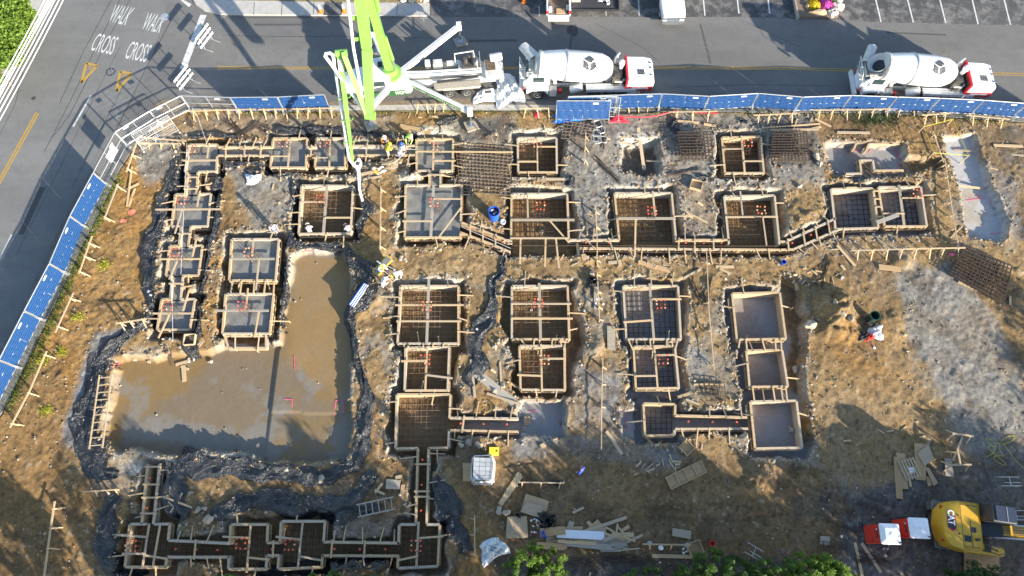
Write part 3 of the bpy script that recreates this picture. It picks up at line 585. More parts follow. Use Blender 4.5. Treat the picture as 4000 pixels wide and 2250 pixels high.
# ------------------------------------------------------------------ roads, kerbs, walks, markings
def sheet(name,polyd,z,mat,thick=0.12,kind='structure',parent=None,world=False):
    P=[(W(*p)[:2] if not world else p) for p in polyd]
    bm=bmesh.new(); top=[bm.verts.new((p[0],p[1],z)) for p in P]; fc=bm.faces.new(top)
    if thick:
        bot=[bm.verts.new((p[0],p[1],z-thick)) for p in P]
        for k in range(len(P)): bm.faces.new((top[k],bot[k],bot[(k+1)%len(P)],top[(k+1)%len(P)]))
    bmesh.ops.triangulate(bm,faces=[fc]); bmesh.ops.recalc_face_normals(bm,faces=bm.faces)
    me=bpy.data.meshes.new(name); bm.to_mesh(me); bm.free(); me.materials.append(mat)
    o=bpy.data.objects.new(name,me); COL.objects.link(o)
    if kind: o['kind']=kind
    if parent: o.parent=parent
    return o
edge=[p for p in SITEW[:-4]]
roadpoly=[(90,edge[0][1])]+[tuple(p) for p in edge]+[tuple(W(-40,1120)[:2]),(-60,-20),(-140,-20),(-140,110),(90,110)]
road=sheet('road',roadpoly,0.0,asph,.4,world=True)
# the older carriageway on the left
lr=sheet('older_road',[(440,-60),(395,110),(370,175),(330,250),(300,300),(285,330),(247,400),(195,480),(0,885),(-60,1010),(-400,1010),(-400,-60)],.005,asph_old,0)
def strip(pts,wd,z=.009): 
    """flat painted line along map points"""
    mb=MB(); P=[W(*p) for p in pts]
    for a,b in zip(P[:-1],P[1:]):
        d=(b-a).normalized(); s=Vector((-d.y,d.x,0))*wd/2; o=Vector((0,0,z))
        mb.add([a-s+o,b-s+o,b+s+o,a+s+o],[(0,1,2,3)])
    return mb
def mark(name,pts,wd,mat,z=.009,parent=None): return strip(pts,wd,z).build(name,mat,parent or road)
mark('centre_line',[(547,168),(900,170),(1500,169),(1932,169),(2300,178),(2576,185),(2700,190)],.075,py); mark('centre_line',[(547,173),(900,174),(1500,173),(1932,174),(2300,183),(2576,190),(2700,195)],.075,py)
mark('centre_line',[(97,285),(20,425),(-60,570)],.13,py); mark('centre_line',[(91,283),(14,423),(-66,568)],.13,py)
mark('lane_line',[(229,240),(184,319)],.13,pw); mark('lane_line',[(30,590),(-12,672)],.13,pw)
def quadmark(name,q,mat,z=.009):
    P=[W(*p)+Vector((0,0,z)) for p in q]; return MB().add(P,[(0,1,2,3)]).build(name,mat,road)
quadmark('stop_bar',[(504,37),(520,38),(468,175),(452,173)],pw); quadmark('stop_bar',[(454,0),(462,0),(482,11),(475,18)],pw)
T=lambda x,y:(x*.26667,y*.26667)
def ground_text(body,q,mat=pw,z=.010,bold=0): return text_mesh(body,[W(*T(*p))+Vector((0,0,z)) for p in q],'lettering',mat,road,bold=bold)
ground_text('WALK',[(1015,205),(1180,240),(1280,75),(1095,40)]); ground_text('WALK',[(1328,280),(1500,312),(1590,150),(1400,118)])
ground_text('CROSS',[(845,475),(1050,520),(1128,352),(925,312)]); ground_text('CROSS',[(1168,550),(1370,590),(1440,425),(1240,388)])
for tri,bx in (([(818,595),(918,622),(766,782)],(858,637)),([(1135,675),(1243,697),(1098,862)],(1180,714))):
    mark('give_way_marking',[T(*tri[0]),T(*tri[1]),T(*tri[2]),T(*tri[0])],.22,py)
    mark('give_way_marking',[T(bx[0]-28,bx[1]),T(bx[0]+28,bx[1]+4)],.5,spray_o,.012)
for c in ((1045,680),(1552,160)):
    p=W(*T(*c)); mb=MB().lathe([(0,.40),(.012,.40)],(p.x,p.y,.004),(0,0,1),20); mb.build('manhole_rim',steel if c[0]>1500 else seal,road)
    m2=MB()
    for k in range(8):
        a=k*math.pi/4; m2.beam((p.x+.08*math.cos(a),p.y+.08*math.sin(a),.02),(p.x+.34*math.cos(a),p.y+.34*math.sin(a),.02),.05,.01)
    m2.build('manhole_cover',steel,road)
for pts in [[(1225,0),(1060,290),(660,1080),(500,1290)],[(1130,0),(880,500),(700,880),(420,1430)],[(1050,0),(780,500),(560,980)],[(1620,180),(1390,620),(1200,1010),(1090,1240)]]:
    mark('tar_seam',[T(*p) for p in pts],.05,seal,.007)
mark('tar_seam',[(600,45),(1080,42)],.05,seal)
def diamond(c,r=14,mat=spray_o):
    x,y=c; mark('survey_marking',[(x-r,y),(x,y-r),(x+r,y),(x,y+r),(x-r,y)],.03,mat); mark('survey_marking',[(x-r-2,y-r-2),(x+r+2,y-r-2)],.03,mat); mark('survey_marking',[(x-r-2,y+r),(x+r+2,y+r)],.03,mat)
for c in [(592,91),(756,97),(1022,109),(1765,136),(2124,135),(2378,139),(1366,123),(122,600)]: diamond(c)
for q in [(557,43),(1066,46),(1038,262),(294,292)]:
    x,y=q; mark('utility_marking',[(x-8,y),(x+9,y)],.07,spray_w); mark('utility_marking',[(x,y-7),(x,y+8)],.07,spray_w)
stain=plain('dark stain',(.06,.06,.062),.6,var=.3)
def blob(dx,dy,r,mat,z,sx=1,sy=1,sd=0,name='stain',par=None):
    rr=random.Random(sd); p=W(dx,dy); n=18; vs=[(p.x,p.y,z)]+[(p.x+math.cos(2*math.pi*k/n)*r*sx*(.7+.6*rr.random()),p.y+math.sin(2*math.pi*k/n)*r*sy*(.7+.6*rr.random()),z) for k in range(n)]
    return MB().add(vs,[(0,1+k,1+(k+1)%n) for k in range(n)]).build(name,mat,par or road)
mark('stain',[(1440,72),(1436,100),(1434,130)],.12,stain,.006); blob(1441,76,.5,stain,.007,1,1.2,3); blob(84,247,.18,stain,.008,1,1,5); blob(60,108,.12,stain,.008); 
# mud tracked out of the site, old patches, gutter strip
mudm=plain('tracked mud',(.21,.165,.115),.9,var=.3,scale=3)
for k,(x,y,r,sx,sy) in enumerate([(880,268,1.3,2.5,.5),(1010,266,1.2,3,.45),(1180,262,1.2,2.4,.5),(1330,270,1.0,2.2,.4),(430,268,.8,1.6,.8),(560,262,1.0,2.6,.4),(700,264,1.0,2.6,.3)]): blob(x,y,r,mudm,.0075+.0004*k,sx,sy,20+k,'tracked_mud')
darkpatch=plain('dark asphalt patch',(.085,.083,.081),.9,var=.15)
for k,q in enumerate([[(640,60),(760,60),(758,64),(640,65)],[(1180,100),(1300,99),(1302,104),(1180,106)],[(1760,60),(1764,60),(1790,160),(1785,160)],[(2230,80),(2380,86),(2380,90),(2230,84)],[(100,470),(116,470),(60,590),(46,590)]]): quadmark('asphalt_patch',q,darkpatch,.0068)
for pts in [[(560,90),(700,94),(900,92),(1100,96)],[(1700,220),(1900,214),(2100,216)],[(1500,60),(1620,120),(1660,160)],[(1880,60),(2010,120)],[(60,180),(40,260),(-20,380)],[(300,120),(240,240),(150,430),(40,640)],[(330,180),(268,300),(180,470)]]: mark('crack',[(x+random.uniform(-3,3),y+random.uniform(-2,2)) for x,y in pts],.035,seal,.0072)
sheet('gutter',[(830,266),(1000,264),(1200,263),(1420,265),(1420,277.5),(1200,277),(1000,276.5),(830,278)],.012,concm,0)
# kerbs and walks along the top
def arc(c,r,a0,a1,n=8): return [(c[0]+r*math.cos(R(a0+(a1-a0)*k/n)),c[1]+r*math.sin(R(a0+(a1-a0)*k/n))) for k in range(n+1)]
walk=sheet('sidewalk',[(484,-60),(484,-4),(494,14),(515,28),(545,36),(570,38.5),(800,40),(1080,42),(1080,10),(850,8),(700,5),(575,3),(566,-8),(560,-60)],.12,concm,.25)
mk=MB()
for x in (640,710,790,860,930,1000):
    a=W(x,6,.126); b=W(x-2,38,.126); mk.beam(a,b,.04,.004)
mk.build('joint',seal,walk)
sheet('driveway_ramp',[(814,41),(860,41),(862,7),(818,6)],.126,asph_lot,.0)
sheet('verge',[(575,2),(700,4),(850,7),(1080,9),(1080,-80),(560,-80)],.14,plain('dry grass soil',(.24,.19,.09),.95,var=.35,scale=5,bump=.8),.3)
sheet('parking_lot',[(1084,41.5),(1372,42.5),(1700,43),(1932,43.5),(2020,47),(2110,49),(2216,57),(2400,61),(2576,65),(2760,70),(2760,-120),(1084,-120)],.02,asph_lot,.1)
lot=bpy.data.objects['parking_lot']
for a,b in [((1015,0),(1065,210)),((1315,0),(1370,215)),((1620,0),(1675,220)),((1925,0),(1980,230)),((2225,0),(2285,235)),((0,0),(15,130))]:
    mark('stall_line',[(1932+a[0]*.26667-3,-14),(1932+a[0]*.26667,a[1]*.26667),(1932+b[0]*.26667,b[1]*.26667)],.12,pw,.030,lot)
for a,b in [((1800,0),(1820,150)),((2120,0),(2140,130)),((880,60),(890,155)),((1190,0),(1200,150)),((255,60),(258,150))]:
    mark('stall_line',[(1288+a[0]*.26667,a[1]*.26667-12*(a[1]==0)),(1288+b[0]*.26667,b[1]*.26667)],.11,spray_w if a[0] in(255,880,1190) else pw,.030,lot)
lw=sheet('left_sidewalk',[(146,-20),(62,130),(0,245),(-90,410),(-190,410),(-60,130),(60,-20)],.12,concm,.25)
sheet('left_verge',[(100,-40),(20,110),(-20,180),(-120,380),(-300,380),(-300,-40)],.13,plain('mulch',(.16,.12,.09),.95,var=.4,scale=4,bump=.8),.2)
# soil and grass along the kerb between road and excavation
# ------------------------------------------------------------------ footing forms
def bil(q,s,t):
    return (q[0]*(1-s)+q[1]*s)*(1-t)+(q[3]*(1-s)+q[2]*s)*t
rf=random.Random(5)
def form_panel(mb,p,q,z0,z1,out):
    """a run of form wall: plywood face, top plate and studs behind it"""
    d=(q-p).normalized(); a=Vector((p.x,p.y,(z0+z1)/2)); b=Vector((q.x,q.y,(z0+z1)/2))
    mb.beam(a,b,.035,z1-z0-.06)
    mb.beam(Vector((p.x,p.y,z1-.03))+out*.03,Vector((q.x,q.y,z1-.03))+out*.03,.15,.055)
    L=(q-p).length; n=max(2,int(L/.6))
    for k in range(n+1):
        c=p+d*(L*k/n)+out*.065; mb.beam((c.x,c.y,z0),(c.x,c.y,z1-.07),.08,.05)
    mb.beam(a+out*.13+Vector((0,0,.05)),b+out*.13+Vector((0,0,.05)),.05,.1)
FILLTXT={'conc':'wet concrete','rebar':'rebar','slab':'meshed slab','slab0':'bare slab','rebarslab':'grey floor'}
def braces(parent,o,p,q,out,z1,every=1.15,prob=.62):
    L=(q-p).length; n=int(L/every)
    for k in range(n):
        if rf.random()>prob: continue
        c=p+(q-p)*((k+.5+rf.uniform(-.2,.2))/max(n,1)); l=rf.uniform(.6,1.25); e=c+out*l+(q-p).normalized()*rf.uniform(-.25,.25)
        ze=max(Z(e.x,e.y),-.35)+.06
        board('brace',Vector((c.x,c.y,z1+.015))-o-out*.05,Vector((e.x,e.y,min(ze,z1+.05)))-o,.075,.045,pine,parent)
        if rf.random()<.6: board('stake',Vector((e.x,e.y,ze-.35))-o,Vector((e.x,e.y,ze+.16))-o,.05,.05,pine,parent)
def rebar_grid(q,z,name,sp=.28,r=.017,mat=rust,inset=.12,doubled=True):
    q=[bil(q,s,t) for s,t in ((inset*.4,inset*.4),(1-inset*.4,inset*.4),(1-inset*.4,1-inset*.4),(inset*.4,1-inset*.4))]
    wd=(q[1]-q[0]).length; ht=(q[3]-q[0]).length; nx=max(2,int(wd/sp)); ny=max(2,int(ht/sp)); c=bil(q,.5,.5); o=Vector((c.x,c.y,z)); mb=MB()
    for i in range(nx+1):
        j=rf.uniform(-.02,.02); a=bil(q,i/nx,-.01); b=bil(q,i/nx,1.01); mb.beam(Vector((a.x+j,a.y,z))-o,Vector((b.x+j,b.y,z))-o,2*r,2*r)
        if doubled: mb.beam(Vector((a.x+.09,a.y,z-.22))-o,Vector((b.x+.09,b.y,z-.22))-o,2*r,2*r)
    for i in range(ny+1):
        a=bil(q,-.01,i/ny); b=bil(q,1.01,i/ny); mb.beam(Vector((a.x,a.y,z+2*r+.001))-o,Vector((b.x,b.y,z+2*r+.001))-o,2*r,2*r)
        if doubled: mb.beam(Vector((a.x,a.y+.09,z-.22+2*r))-o,Vector((b.x,b.y+.09,z-.22+2*r))-o,2*r,2*r)
    if doubled:
        for k in range(10):
            a=bil(q,rf.random(),rf.random()); mb.beam(Vector((a.x,a.y,z-.24))-o,Vector((a.x,a.y,z))-o,.05,.05)
    ob=mb.build(name,mat,loc=o); return ob
capmesh={}
def cap(parent,p,mat,name='cap'):
    if mat.name not in capmesh:
        capmesh[mat.name]=MB().box((0,0,.02),(.105,.105,.03)).box((0,0,-.02),(.05,.05,.06)).mesh('cap',mat)
    o=bpy.data.objects.new(name,capmesh[mat.name]); COL.objects.link(o); o.location=p; o.rotation_euler=(rf.uniform(-.2,.2),rf.uniform(-.2,.2),rf.uniform(0,1.5)); o.parent=parent; return o
def dowels(c,zb,pat,h=1.1,lean=(0,0),yel=.3,phrase='orange-capped dowel bundle'):
    """upright starter bars with square safety caps"""
    e=empty('rebar_dowels',(c.x,c.y,zb)); mb=MB()
    for (x,y) in pat:
        t=Vector((x+lean[0]+rf.uniform(-.03,.03),y+lean[1]+rf.uniform(-.03,.03),h+rf.uniform(-.08,.05))); mb.tube([(x,y,0),t],.013,5)
        cap(e,t,capyel if rf.random()<yel else capred)
    for zz in (.35,.7):
        pts=[Vector((x+lean[0]*zz/h,y+lean[1]*zz/h,zz)) for x,y in pat]
        for a,b in zip(pts,pts[1:]): mb.tube([a,b],.009,4)
    mb.build('dowel_bars',rust,e,kind='stuff'); auto(e,phrase,'rebar','capped dowel bundles'); return e
RING=[(-.28,.28),(0,.28),(.28,.28),(.28,0),(.28,-.28),(0,-.28),(-.28,-.28),(-.28,0)]
DOW={'A1':(.2,.3,1),'A2':(.28,.28,1),'A3':(.28,.3,1),'A4':(.3,.28,1),'A5':(.35,.3,1),'A6':(.3,.3,1),'A7':(.45,.35,0),'A8':(.5,.4,1),'B1':(.42,.38,1),'C1':(.42,.38,1),'C2':(.4,.35,1),'D1':(.5,.35,1),'D4':(.6,.35,1),
 'E1':(.5,.4,1),'E2':(.6,.5,1),'E3':(.62,.42,1),'F2':(.75,.35,1),'G1':(.48,.42,1),'G2':(.46,.36,0),'H1':(.48,.4,1),'H2':(.5,.42,1),'I1':(.6,.42,1),'I2':(.6,.4,1),'K1':(.28,.52,1),'K2':(.45,.5,1),'K3':(.3,.5,1),'K4':(.42,.55,1)}
for nm,c,fill,bars,gaps in FORMS:
    q=[W(*p,ZT) for p in c]; ctr=bil(q,.5,.5); o=Vector((ctr.x,ctr.y,ZF+.02)); e=empty('footing_form',o)
    depth=ZF+.02
    for s in range(4):
        a,b=q[s],q[(s+1)%4]; out=((a+b)/2-ctr); out.z=0; d=(b-a).normalized(); out=(out-d*out.dot(d)).normalized()
        # gaps are given along the far/near sides from the left and along left/right from the far end
        segs=[(0,1)]
        if s in gaps:
            g0,g1=gaps[s]
            if s in (2,3): g0,g1=1-g1,1-g0
            segs=[(x,y) for x,y in ((0,g0),(g1,1)) if y-x>.02]
        for x,y in segs:
            mb=MB(); p1,p2=a+(b-a)*x,a+(b-a)*y
            form_panel(mb,Vector((p1.x-o.x,p1.y-o.y,0)),Vector((p2.x-o.x,p2.y-o.y,0)),depth-o.z,ZT-o.z,out); mb.build('form_board',formw,e)
            if not (nm[0]=='A' and nm in('A5','A6') and s in (1,3)): braces(e,o,p1,p2,out,ZT,prob=.75 if nm[0] in 'AI' else .5)
    for b in bars:
        p=bil(q,b[0],b[1]); r=bil(q,b[2],b[3]); zz=.035+.05*(abs(b[3]-b[1])<abs(b[2]-b[0]))
        board('cross_board',Vector((p.x,p.y,ZT+zz))-o,Vector((r.x,r.y,ZT+zz))-o,b[4]*rf.uniform(.95,1.1),.045,pine if b[4]<.15 else oldw,e)
    auto(e,f'footing form around {FILLTXT[fill]}','formwork','footing forms',pos=(ctr.x,ctr.y,0))
    qi=[bil(q,s,t) for s,t in ((.008,.008),(.992,.008),(.992,.992),(.008,.992))]
    if fill=='conc':
        n=14; vs=[];fs=[]; rr=random.Random(len(nm)+int(abs(ctr.x)*7))
        cz=-.24
        for j in range(n+1):
            for i in range(n+1):
                p=bil(qi,i/n,j/n); vs.append((p.x-ctr.x,p.y-ctr.y,.013*math.sin(i*1.7+j*.9)+rr.uniform(-.01,.01)))
        for j in range(n):
            for i in range(n): k=j*(n+1)+i; fs.append((k,k+1,k+n+2,k+n+1))
        mb=MB().add(vs,fs); rim=[vs[i] for i in range(n+1)]
        ob=mb.build('concrete_pour',wetc,loc=(ctr.x,ctr.y,cz),smooth=True); auto(ob,'fresh concrete pad','concrete','fresh concrete pours')
    elif fill in ('rebar','slab','rebarslab'):
        ob=rebar_grid(q,ZF+.42 if fill!='slab' else ZF+.3,'rebar_mat',sp=.36 if fill!='slab' else .40,r=.012,mat=rust if fill!='rebar' or nm[0] in 'KEDI' else rustl); auto(ob,'tied rebar mat in form','rebar','rebar mats in the forms')
    if nm in DOW:
        s,t,full=DOW[nm]; p=bil(q,s,t); zb=-.24 if fill=='conc' else ZF+.4
        hh=.95 if fill=='conc' else 1.35
        p=p+Vector((.55,-.35,0)) if fill=='conc' else p
        dowels(p,zb,RING if full else RING[:6],hh,lean=(-.42,.25) if fill=='conc' else (rf.uniform(-.1,.15),rf.uniform(-.05,.2)),yel=.15 if nm[0]=='K' else .35)
# channel forms between the pads
def poly_pt(P,t):
    L=[(P[i+1]-P[i]).length for i in range(len(P)-1)]; s=t*sum(L)
    for i,l in enumerate(L):
        if s<=l or i==len(L)-1: return P[i]+(P[i+1]-P[i])*(s/l)
        s-=l
for nm,l,r,fill,ties in CHAN:
    Rr=[W(*p,ZT) for p in r]; L=[W(*p,ZT) for p in l] if l else None
    mid=poly_pt(Rr,.5) if not L else (poly_pt(Rr,.5)+poly_pt(L,.5))/2; o=Vector((mid.x,mid.y,ZF+.02)); e=empty('trench_form',o)
    for P in (L,Rr):
        if not P: continue
        for a,b in zip(P[:-1],P[1:]):
            d=(b-a).normalized(); out=(a+b)/2-mid; out=(out-d*out.dot(d)); out.z=0
            if out.length<.05: out=Vector((d.y,-d.x,0))
            if P is Rr and not L: out=Vector((0,-1,0))
            out.normalize(); mb=MB(); form_panel(mb,Vector((a.x-o.x,a.y-o.y,0)),Vector((b.x-o.x,b.y-o.y,0)),0,ZT-o.z,out); mb.build('form_board',formw,e)
            braces(e,o,a,b,out,ZT,every=.95,prob=.85)
    auto(e,'timber trench form with plank sides','formwork','trench forms',pos=(mid.x,mid.y,0))
    if L:
        for t in ties:
            a,b=poly_pt(L,t),poly_pt(Rr,t); d=(b-a).normalized()*.18; board('cross_board',Vector((a.x,a.y,ZT+.03))-d-o,Vector((b.x,b.y,ZT+.03))+d-o,.11,.045,pine,e)
        mb=MB(); lo=[Vector((poly_pt(L,k/12).x,poly_pt(L,k/12).y,0)) for k in range(13)]; ro=[Vector((poly_pt(Rr,k/12).x,poly_pt(Rr,k/12).y,0)) for k in range(13)]
        if fill=='conc':
            zc=-.243; vs=[p-Vector((o.x,o.y,0)) for p in lo+ro]; mb.add(vs,[(k,k+1,14+k,13+k) for k in range(12)])
            ob=mb.build('concrete_pour',wetc,loc=(o.x,o.y,zc)); auto(ob,'fresh concrete strip','concrete','fresh concrete pours')
        elif fill in('rebar','dirt'):
            for s in (.25,.5,.75):
                pts=[lo[k]*(1-s)+ro[k]*s-Vector((o.x,o.y,0)) for k in range(13)]
                for a,b in zip(pts[:-1],pts[1:]): mb.beam(a,b,.03,.03)
            for k in range(0,13,1): mb.beam(lo[k]*.9+ro[k]*.1-Vector((o.x,o.y,-.03)),lo[k]*.1+ro[k]*.9-Vector((o.x,o.y,-.03)),.03,.03)
            ob=mb.build('trench_rebar',rust,loc=(o.x,o.y,ZF+.35)); auto(ob,'rebar cage in trench','rebar','trench rebar')
        ln=(lo[-1]-lo[0]).length
        nc=max(1,int(ln/1.3)); ee=empty('rebar_dowels',(o.x,o.y,ZF+.3)); m2=MB()
        for k in range(nc):
            p=(poly_pt(L,(k+.5)/nc)+poly_pt(Rr,(k+.5)/nc))/2-o; m2.tube([(p.x,p.y,0),(p.x,p.y,.9)],.012,5); cap(ee,(p.x,p.y,.92),capred if nm[0]!='a' else capyel)
        m2.build('dowel_bars',rust,ee,kind='stuff'); auto(ee,'capped dowel line in trench','rebar','trench dowel lines')
# loose form walls of the far right slab pit
def wallset(segs,phrase,z0=-.72,z1=-.1):
    c=W(*segs[0][0],z1); e=empty('partial_form',(c.x,c.y,z0))
    for a,b,s in segs:
        A=W(*a,z1)-Vector((c.x,c.y,z1)); B=W(*b,z1)-Vector((c.x,c.y,z1)); d=(B-A).normalized(); out=Vector((d.y,-d.x,0))*s; mb=MB(); form_panel(mb,A,B,0,z1-z0,out); mb.build('form_board',formw,e)
    auto(e,phrase,'formwork','partly built forms')
wallset([((2073,358),(2156,358),-1),((2073,358),(2081,423),1),((2156,358),(2150,374),1)],'partial form wall with white inner face')
wallset([((2187,362),(2263,362),-1),((2187,362),(2181,378),1)],'short straight form wall')
wallset([((2164,402),(2195,402),1),((2195,402),(2199,428),-1),((2199,428),(2273,427),1),((2164,402),(2168,435),1),((2168,435),(2128,436),-1)],'stepped form wall with square notch')
wallset([((565,842),(575,874),1),((575,874),(668,874),1),((668,874),(668,842),1)],'low timber frame below the poured pad',-.75,-.3)
# posts tying neighbouring forms
def ties(list_,name,phrase,z=ZT+.02):
    c=W(*list_[0][:2]); e=empty(name,(c.x,c.y,ZF)); o=Vector((c.x,c.y,ZF))
    for x0,y0,x1,y1 in list_: board('strut',W(x0,y0,z)-o,W(x1,y1,z)-o,.1,.05,pine,e)
    auto(e,phrase,'struts','strut sets between forms')
ties([(585,706,580,740),(608,706,604,738),(640,706,638,738),(668,706,664,738),(690,706,688,740)],'strut_set','row of struts between two poured pads')
ties([(1030,862,1025,876),(1065,863,1064,876),(1090,863,1088,876),(1116,863,1114,875)],'strut_set','row of struts between stacked forms')
ties([(1310,853,1322,870),(1345,853,1342,870),(1390,853,1388,870),(1410,853,1412,870),(1425,853,1418,880)],'strut_set','row of struts between stacked forms')
ties([(1600,853,1603,872),(1635,853,1637,872),(1678,853,1677,872),(1690,853,1692,872),(1706,853,1699,878),(1580,853,1592,880)],'strut_set','row of struts between stacked forms')
ties([(1862,853,1858,875),(1876,853,1880,882),(1917,853,1925,882),(1950,853,1952,882),(1965,852,1966,882)],'strut_set','row of struts between grey slab forms')
ties([(1893,973,1898,1010),(1944,972,1950,1010),(1964,972,1970,1009),(1976,972,1981,1009)],'strut_set','row of struts between lower grey forms')
ties([(2198,480,2212,480),(2200,500,2215,500),(2203,520,2218,520),(2206,545,2222,545)],'strut_set','ladder of struts between paired slab forms')
# rebar mats lying about
def flatmat(c,z,nm,phrase,sp=.28,r=.018,mat=rust,dbl=True):
    q=[W(*p,z) for p in c]; zz=max(Z(p.x,p.y) for p in q)
    q=[W(*p,zz+z) for p in c]; ob=rebar_grid(q,zz+z,nm,sp,r,mat,0,dbl); auto(ob,phrase,'rebar','loose rebar mats'); return ob
flatmat([(1146,358),(1288,372),(1282,492),(1158,482)],.14,'rebar_mat','large open rebar mat lying on stones',.30,.02,rustl,False)
flatmat([(1420,305),(1500,318),(1488,352),(1412,348)],.12,'rebar_mat','small rebar mat under fence panels',.3,.018,rustl,False)
flatmat([(1705,332),(1787,331),(1793,399),(1715,400)],.45,'rebar_mat','double rebar mat raised on lumber',.27,.02)
flatmat([(1943,330),(2029,330),(2036,404),(1940,404)],.45,'rebar_mat','double rebar mat held by long boards',.24,.02)
flatmat([(1770,962),(1822,966),(1826,1008),(1778,1008)],.1,'rebar_mat','small rebar mat in a dirt hollow',.3,.018,rust,False)
flatmat([(2058,1362),(2130,1366),(2132,1392),(2056,1388)],.1,'rebar_mat','small dark mat beside bushes',.3,.018,rust,False)
tm=flatmat([(2428,622),(2546,668),(2524,764),(2392,690)],.42,'rebar_mat','big skewed double mat with planks on it',.26,.022,rust)
# bundles of loose bars
def barbundle(x0,y0,x1,y1,n,spread,phrase,mat=rust):
    a=WG(x0,y0,.04); b=WG(x1,y1,.04); d=(b-a).normalized(); s=Vector((-d.y,d.x,0)); e=MB()
    for k in range(n):
        f=rf.uniform(-spread,spread); g=rf.uniform(-spread,spread); e.tube([a+s*f+d*rf.uniform(-.3,.3)-a+Vector((0,0,rf.uniform(0,.1))),b+s*g+d*rf.uniform(-.3,.3)-a+Vector((0,0,rf.uniform(0,.1)))],.016,5)
    auto(e.build('rebar_bundle',mat,loc=a),phrase,'rebar','loose bar bundles')
for a in [(478,312,466,362,14,.35),(566,300,620,352,16,.4),(600,345,650,312,12,.25),(1502,402,1558,458,12,.2),(1686,442,1760,430,8,.15),(1735,698,1760,754,10,.15),(1786,700,1776,765,14,.16),(2060,720,2085,650,7,.3),(2150,1400,2230,1412,14,.4),(2100,1330,2160,1345,8,.5),(1515,300,1520,375,6,.12),(425,880,435,915,8,.3),(1430,1410,1600,1412,10,.5),(1390,1360,1500,1372,6,.4),(655,322,730,340,14,.4)]: barbundle(*a,'bundle of loose rusty bars')
# ------------------------------------------------------------------ temporary fence
rq=random.Random(21)
def fence_panel(a,b,style,label_phrase,h=1.85,lean=0.0,zoff=0.0,frac=0.0,torn=False):
    """welded steel frame panel with mid rails, wire infill and (style blue) fabric screen"""
    a=Vector((a.x,a.y,0)); b=Vector((b.x,b.y,0)); mid=(a+b)/2; d=(b-a); L=d.length; rz=math.atan2(d.y,d.x)
    e=empty('fence_panel',(mid.x,mid.y,zoff),rz); e.rotation_euler=(lean,0,rz)
    x0,x1=-L/2+.04,L/2-.04
    m=MB()
    for p,q in [((x0,0,.06),(x0,0,h)),((x1,0,.06),(x1,0,h)),((x0,0,h),(x1,0,h)),((x0,0,.14),(x1,0,.14))]: m.tube([p,q],.034,6)
    m.build('frame',steel,e)
    m=MB(); m.tube([(x0,0,h*.52),(x1,0,h*.52)],.028,6); m.tube([(0,0,.14),(0,0,h)],.028,6); m.build('middle_rail',steel,e)
    m=MB(); n=int(L/.15)
    for k in range(1,n): x=x0+(x1-x0)*k/n; m.beam((x,.012,.14),(x,.012,h),.006,.006)
    for k in range(1,9): m.beam((x0,.016,.14+(h-.14)*k/9),(x1,.016,.14+(h-.14)*k/9),.006,.006)
    m.build('wire_mesh',steel,e,kind='stuff')
    if style=='blue':
        m=MB(); nx,nz=22,8; fx0=x0+.03+(x1-x0)*frac; vs=[];fs=[]
        for j in range(nz+1):
            for i in range(nx+1):
                zz=.16+(h-.2)*j/nz; sag=.035*math.sin(i*1.9+j*.7+mid.x)+.02*math.sin(j*2.3+i)
                vs.append((fx0+(x1-.03-fx0)*i/nx,-.035+sag*.6,zz))
        for j in range(nz):
            for i in range(nx): k=j*(nx+1)+i; fs.append((k,k+1,k+nx+2,k+nx+1))
        m.add(vs,fs); m.build('fabric_screen',fabric,e,smooth=True)
    for x in (x0,x1):
        m=MB(); m.box((x,0,.03),(.09,.72,.05)); m.tube([(x,-.3,.05),(x,-.3,.3),(x,0,.5)],.018,6); m.build('base_foot',steel,e)
    m=MB().box((L*.22,-.05,h-.22),(.42,.008,.14)); m.build('name_plate',whitep,e)
    if style=='sign': MB().box((L*.1,-.05,h*.62),(1.15,.012,.8)).build('blank_sign',whitep,e)
    auto(e,label_phrase,'fence','temporary fence panels'); return e
topline=[(481,277),(601,281),(716,280),(831,274)]
for i,(p,q) in enumerate(zip(topline[:-1],topline[1:])):
    fence_panel(W(*p),W(*q),'open' if i==0 else 'blue','bare wire fence panel' if i==0 else 'blue screened fence panel')
right=[(1425,279),(1547,275),(1655,272),(1769,278),(1889,271),(1997,280),(2116,276),(2228,280),(2332,283),(2440,288),(2545,296),(2650,303)]
for p,q in zip(right[:-1],right[1:]): fence_panel(W(*p),W(*q),'blue','blue screened fence panel')
left=[(321,367),(269,466),(213,572),(164,688),(104,804),(44,924),(-18,1048),(-85,1180)]
for i,(p,q) in enumerate(zip(left[:-1],left[1:])): fence_panel(W(*q),W(*p),'sign' if i==0 else 'blue','bare fence panel with white sign' if i==0 else 'blue screened fence panel',frac=0)
corner=[(321,367),(405,315),(481,277)]
for p,q in zip(corner[:-1],corner[1:]): fence_panel(W(*q),W(*p),'open','bare wire fence panel')
fence_panel(W(360,380),W(452,330),'open','bare wire fence panel leaning inward',h=1.5,lean=-.5)
fence_panel(W(1397,303),W(1532,303),'blue','loose blue fence panel leaning back',lean=-.32)
fence_panel(W(1440,296),W(1556,297),'open','loose bare fence panel leaning back',lean=-.36)
fence_panel(W(1424,285),W(1545,283),'blue','loose upright blue panel behind the stack',lean=-.1)
for k,(x0,y0,x1,y1) in enumerate([(1544,233,1555,300),(1548,232,1548,302),(1552,232,1560,300)]):
    m=MB(); a=W(x0,y0+42,.1); m.tube([(0,0,0),W(x1,y1,.15)-a+Vector((0,.5,1.2))],.03,6); auto(m.build('steel_post',steel,loc=a),'loose galvanised post','post','loose fence posts')
tarp=plain('blue tarp',(.02,.17,.62),.5,var=.15,bump=.6,bscale=6)
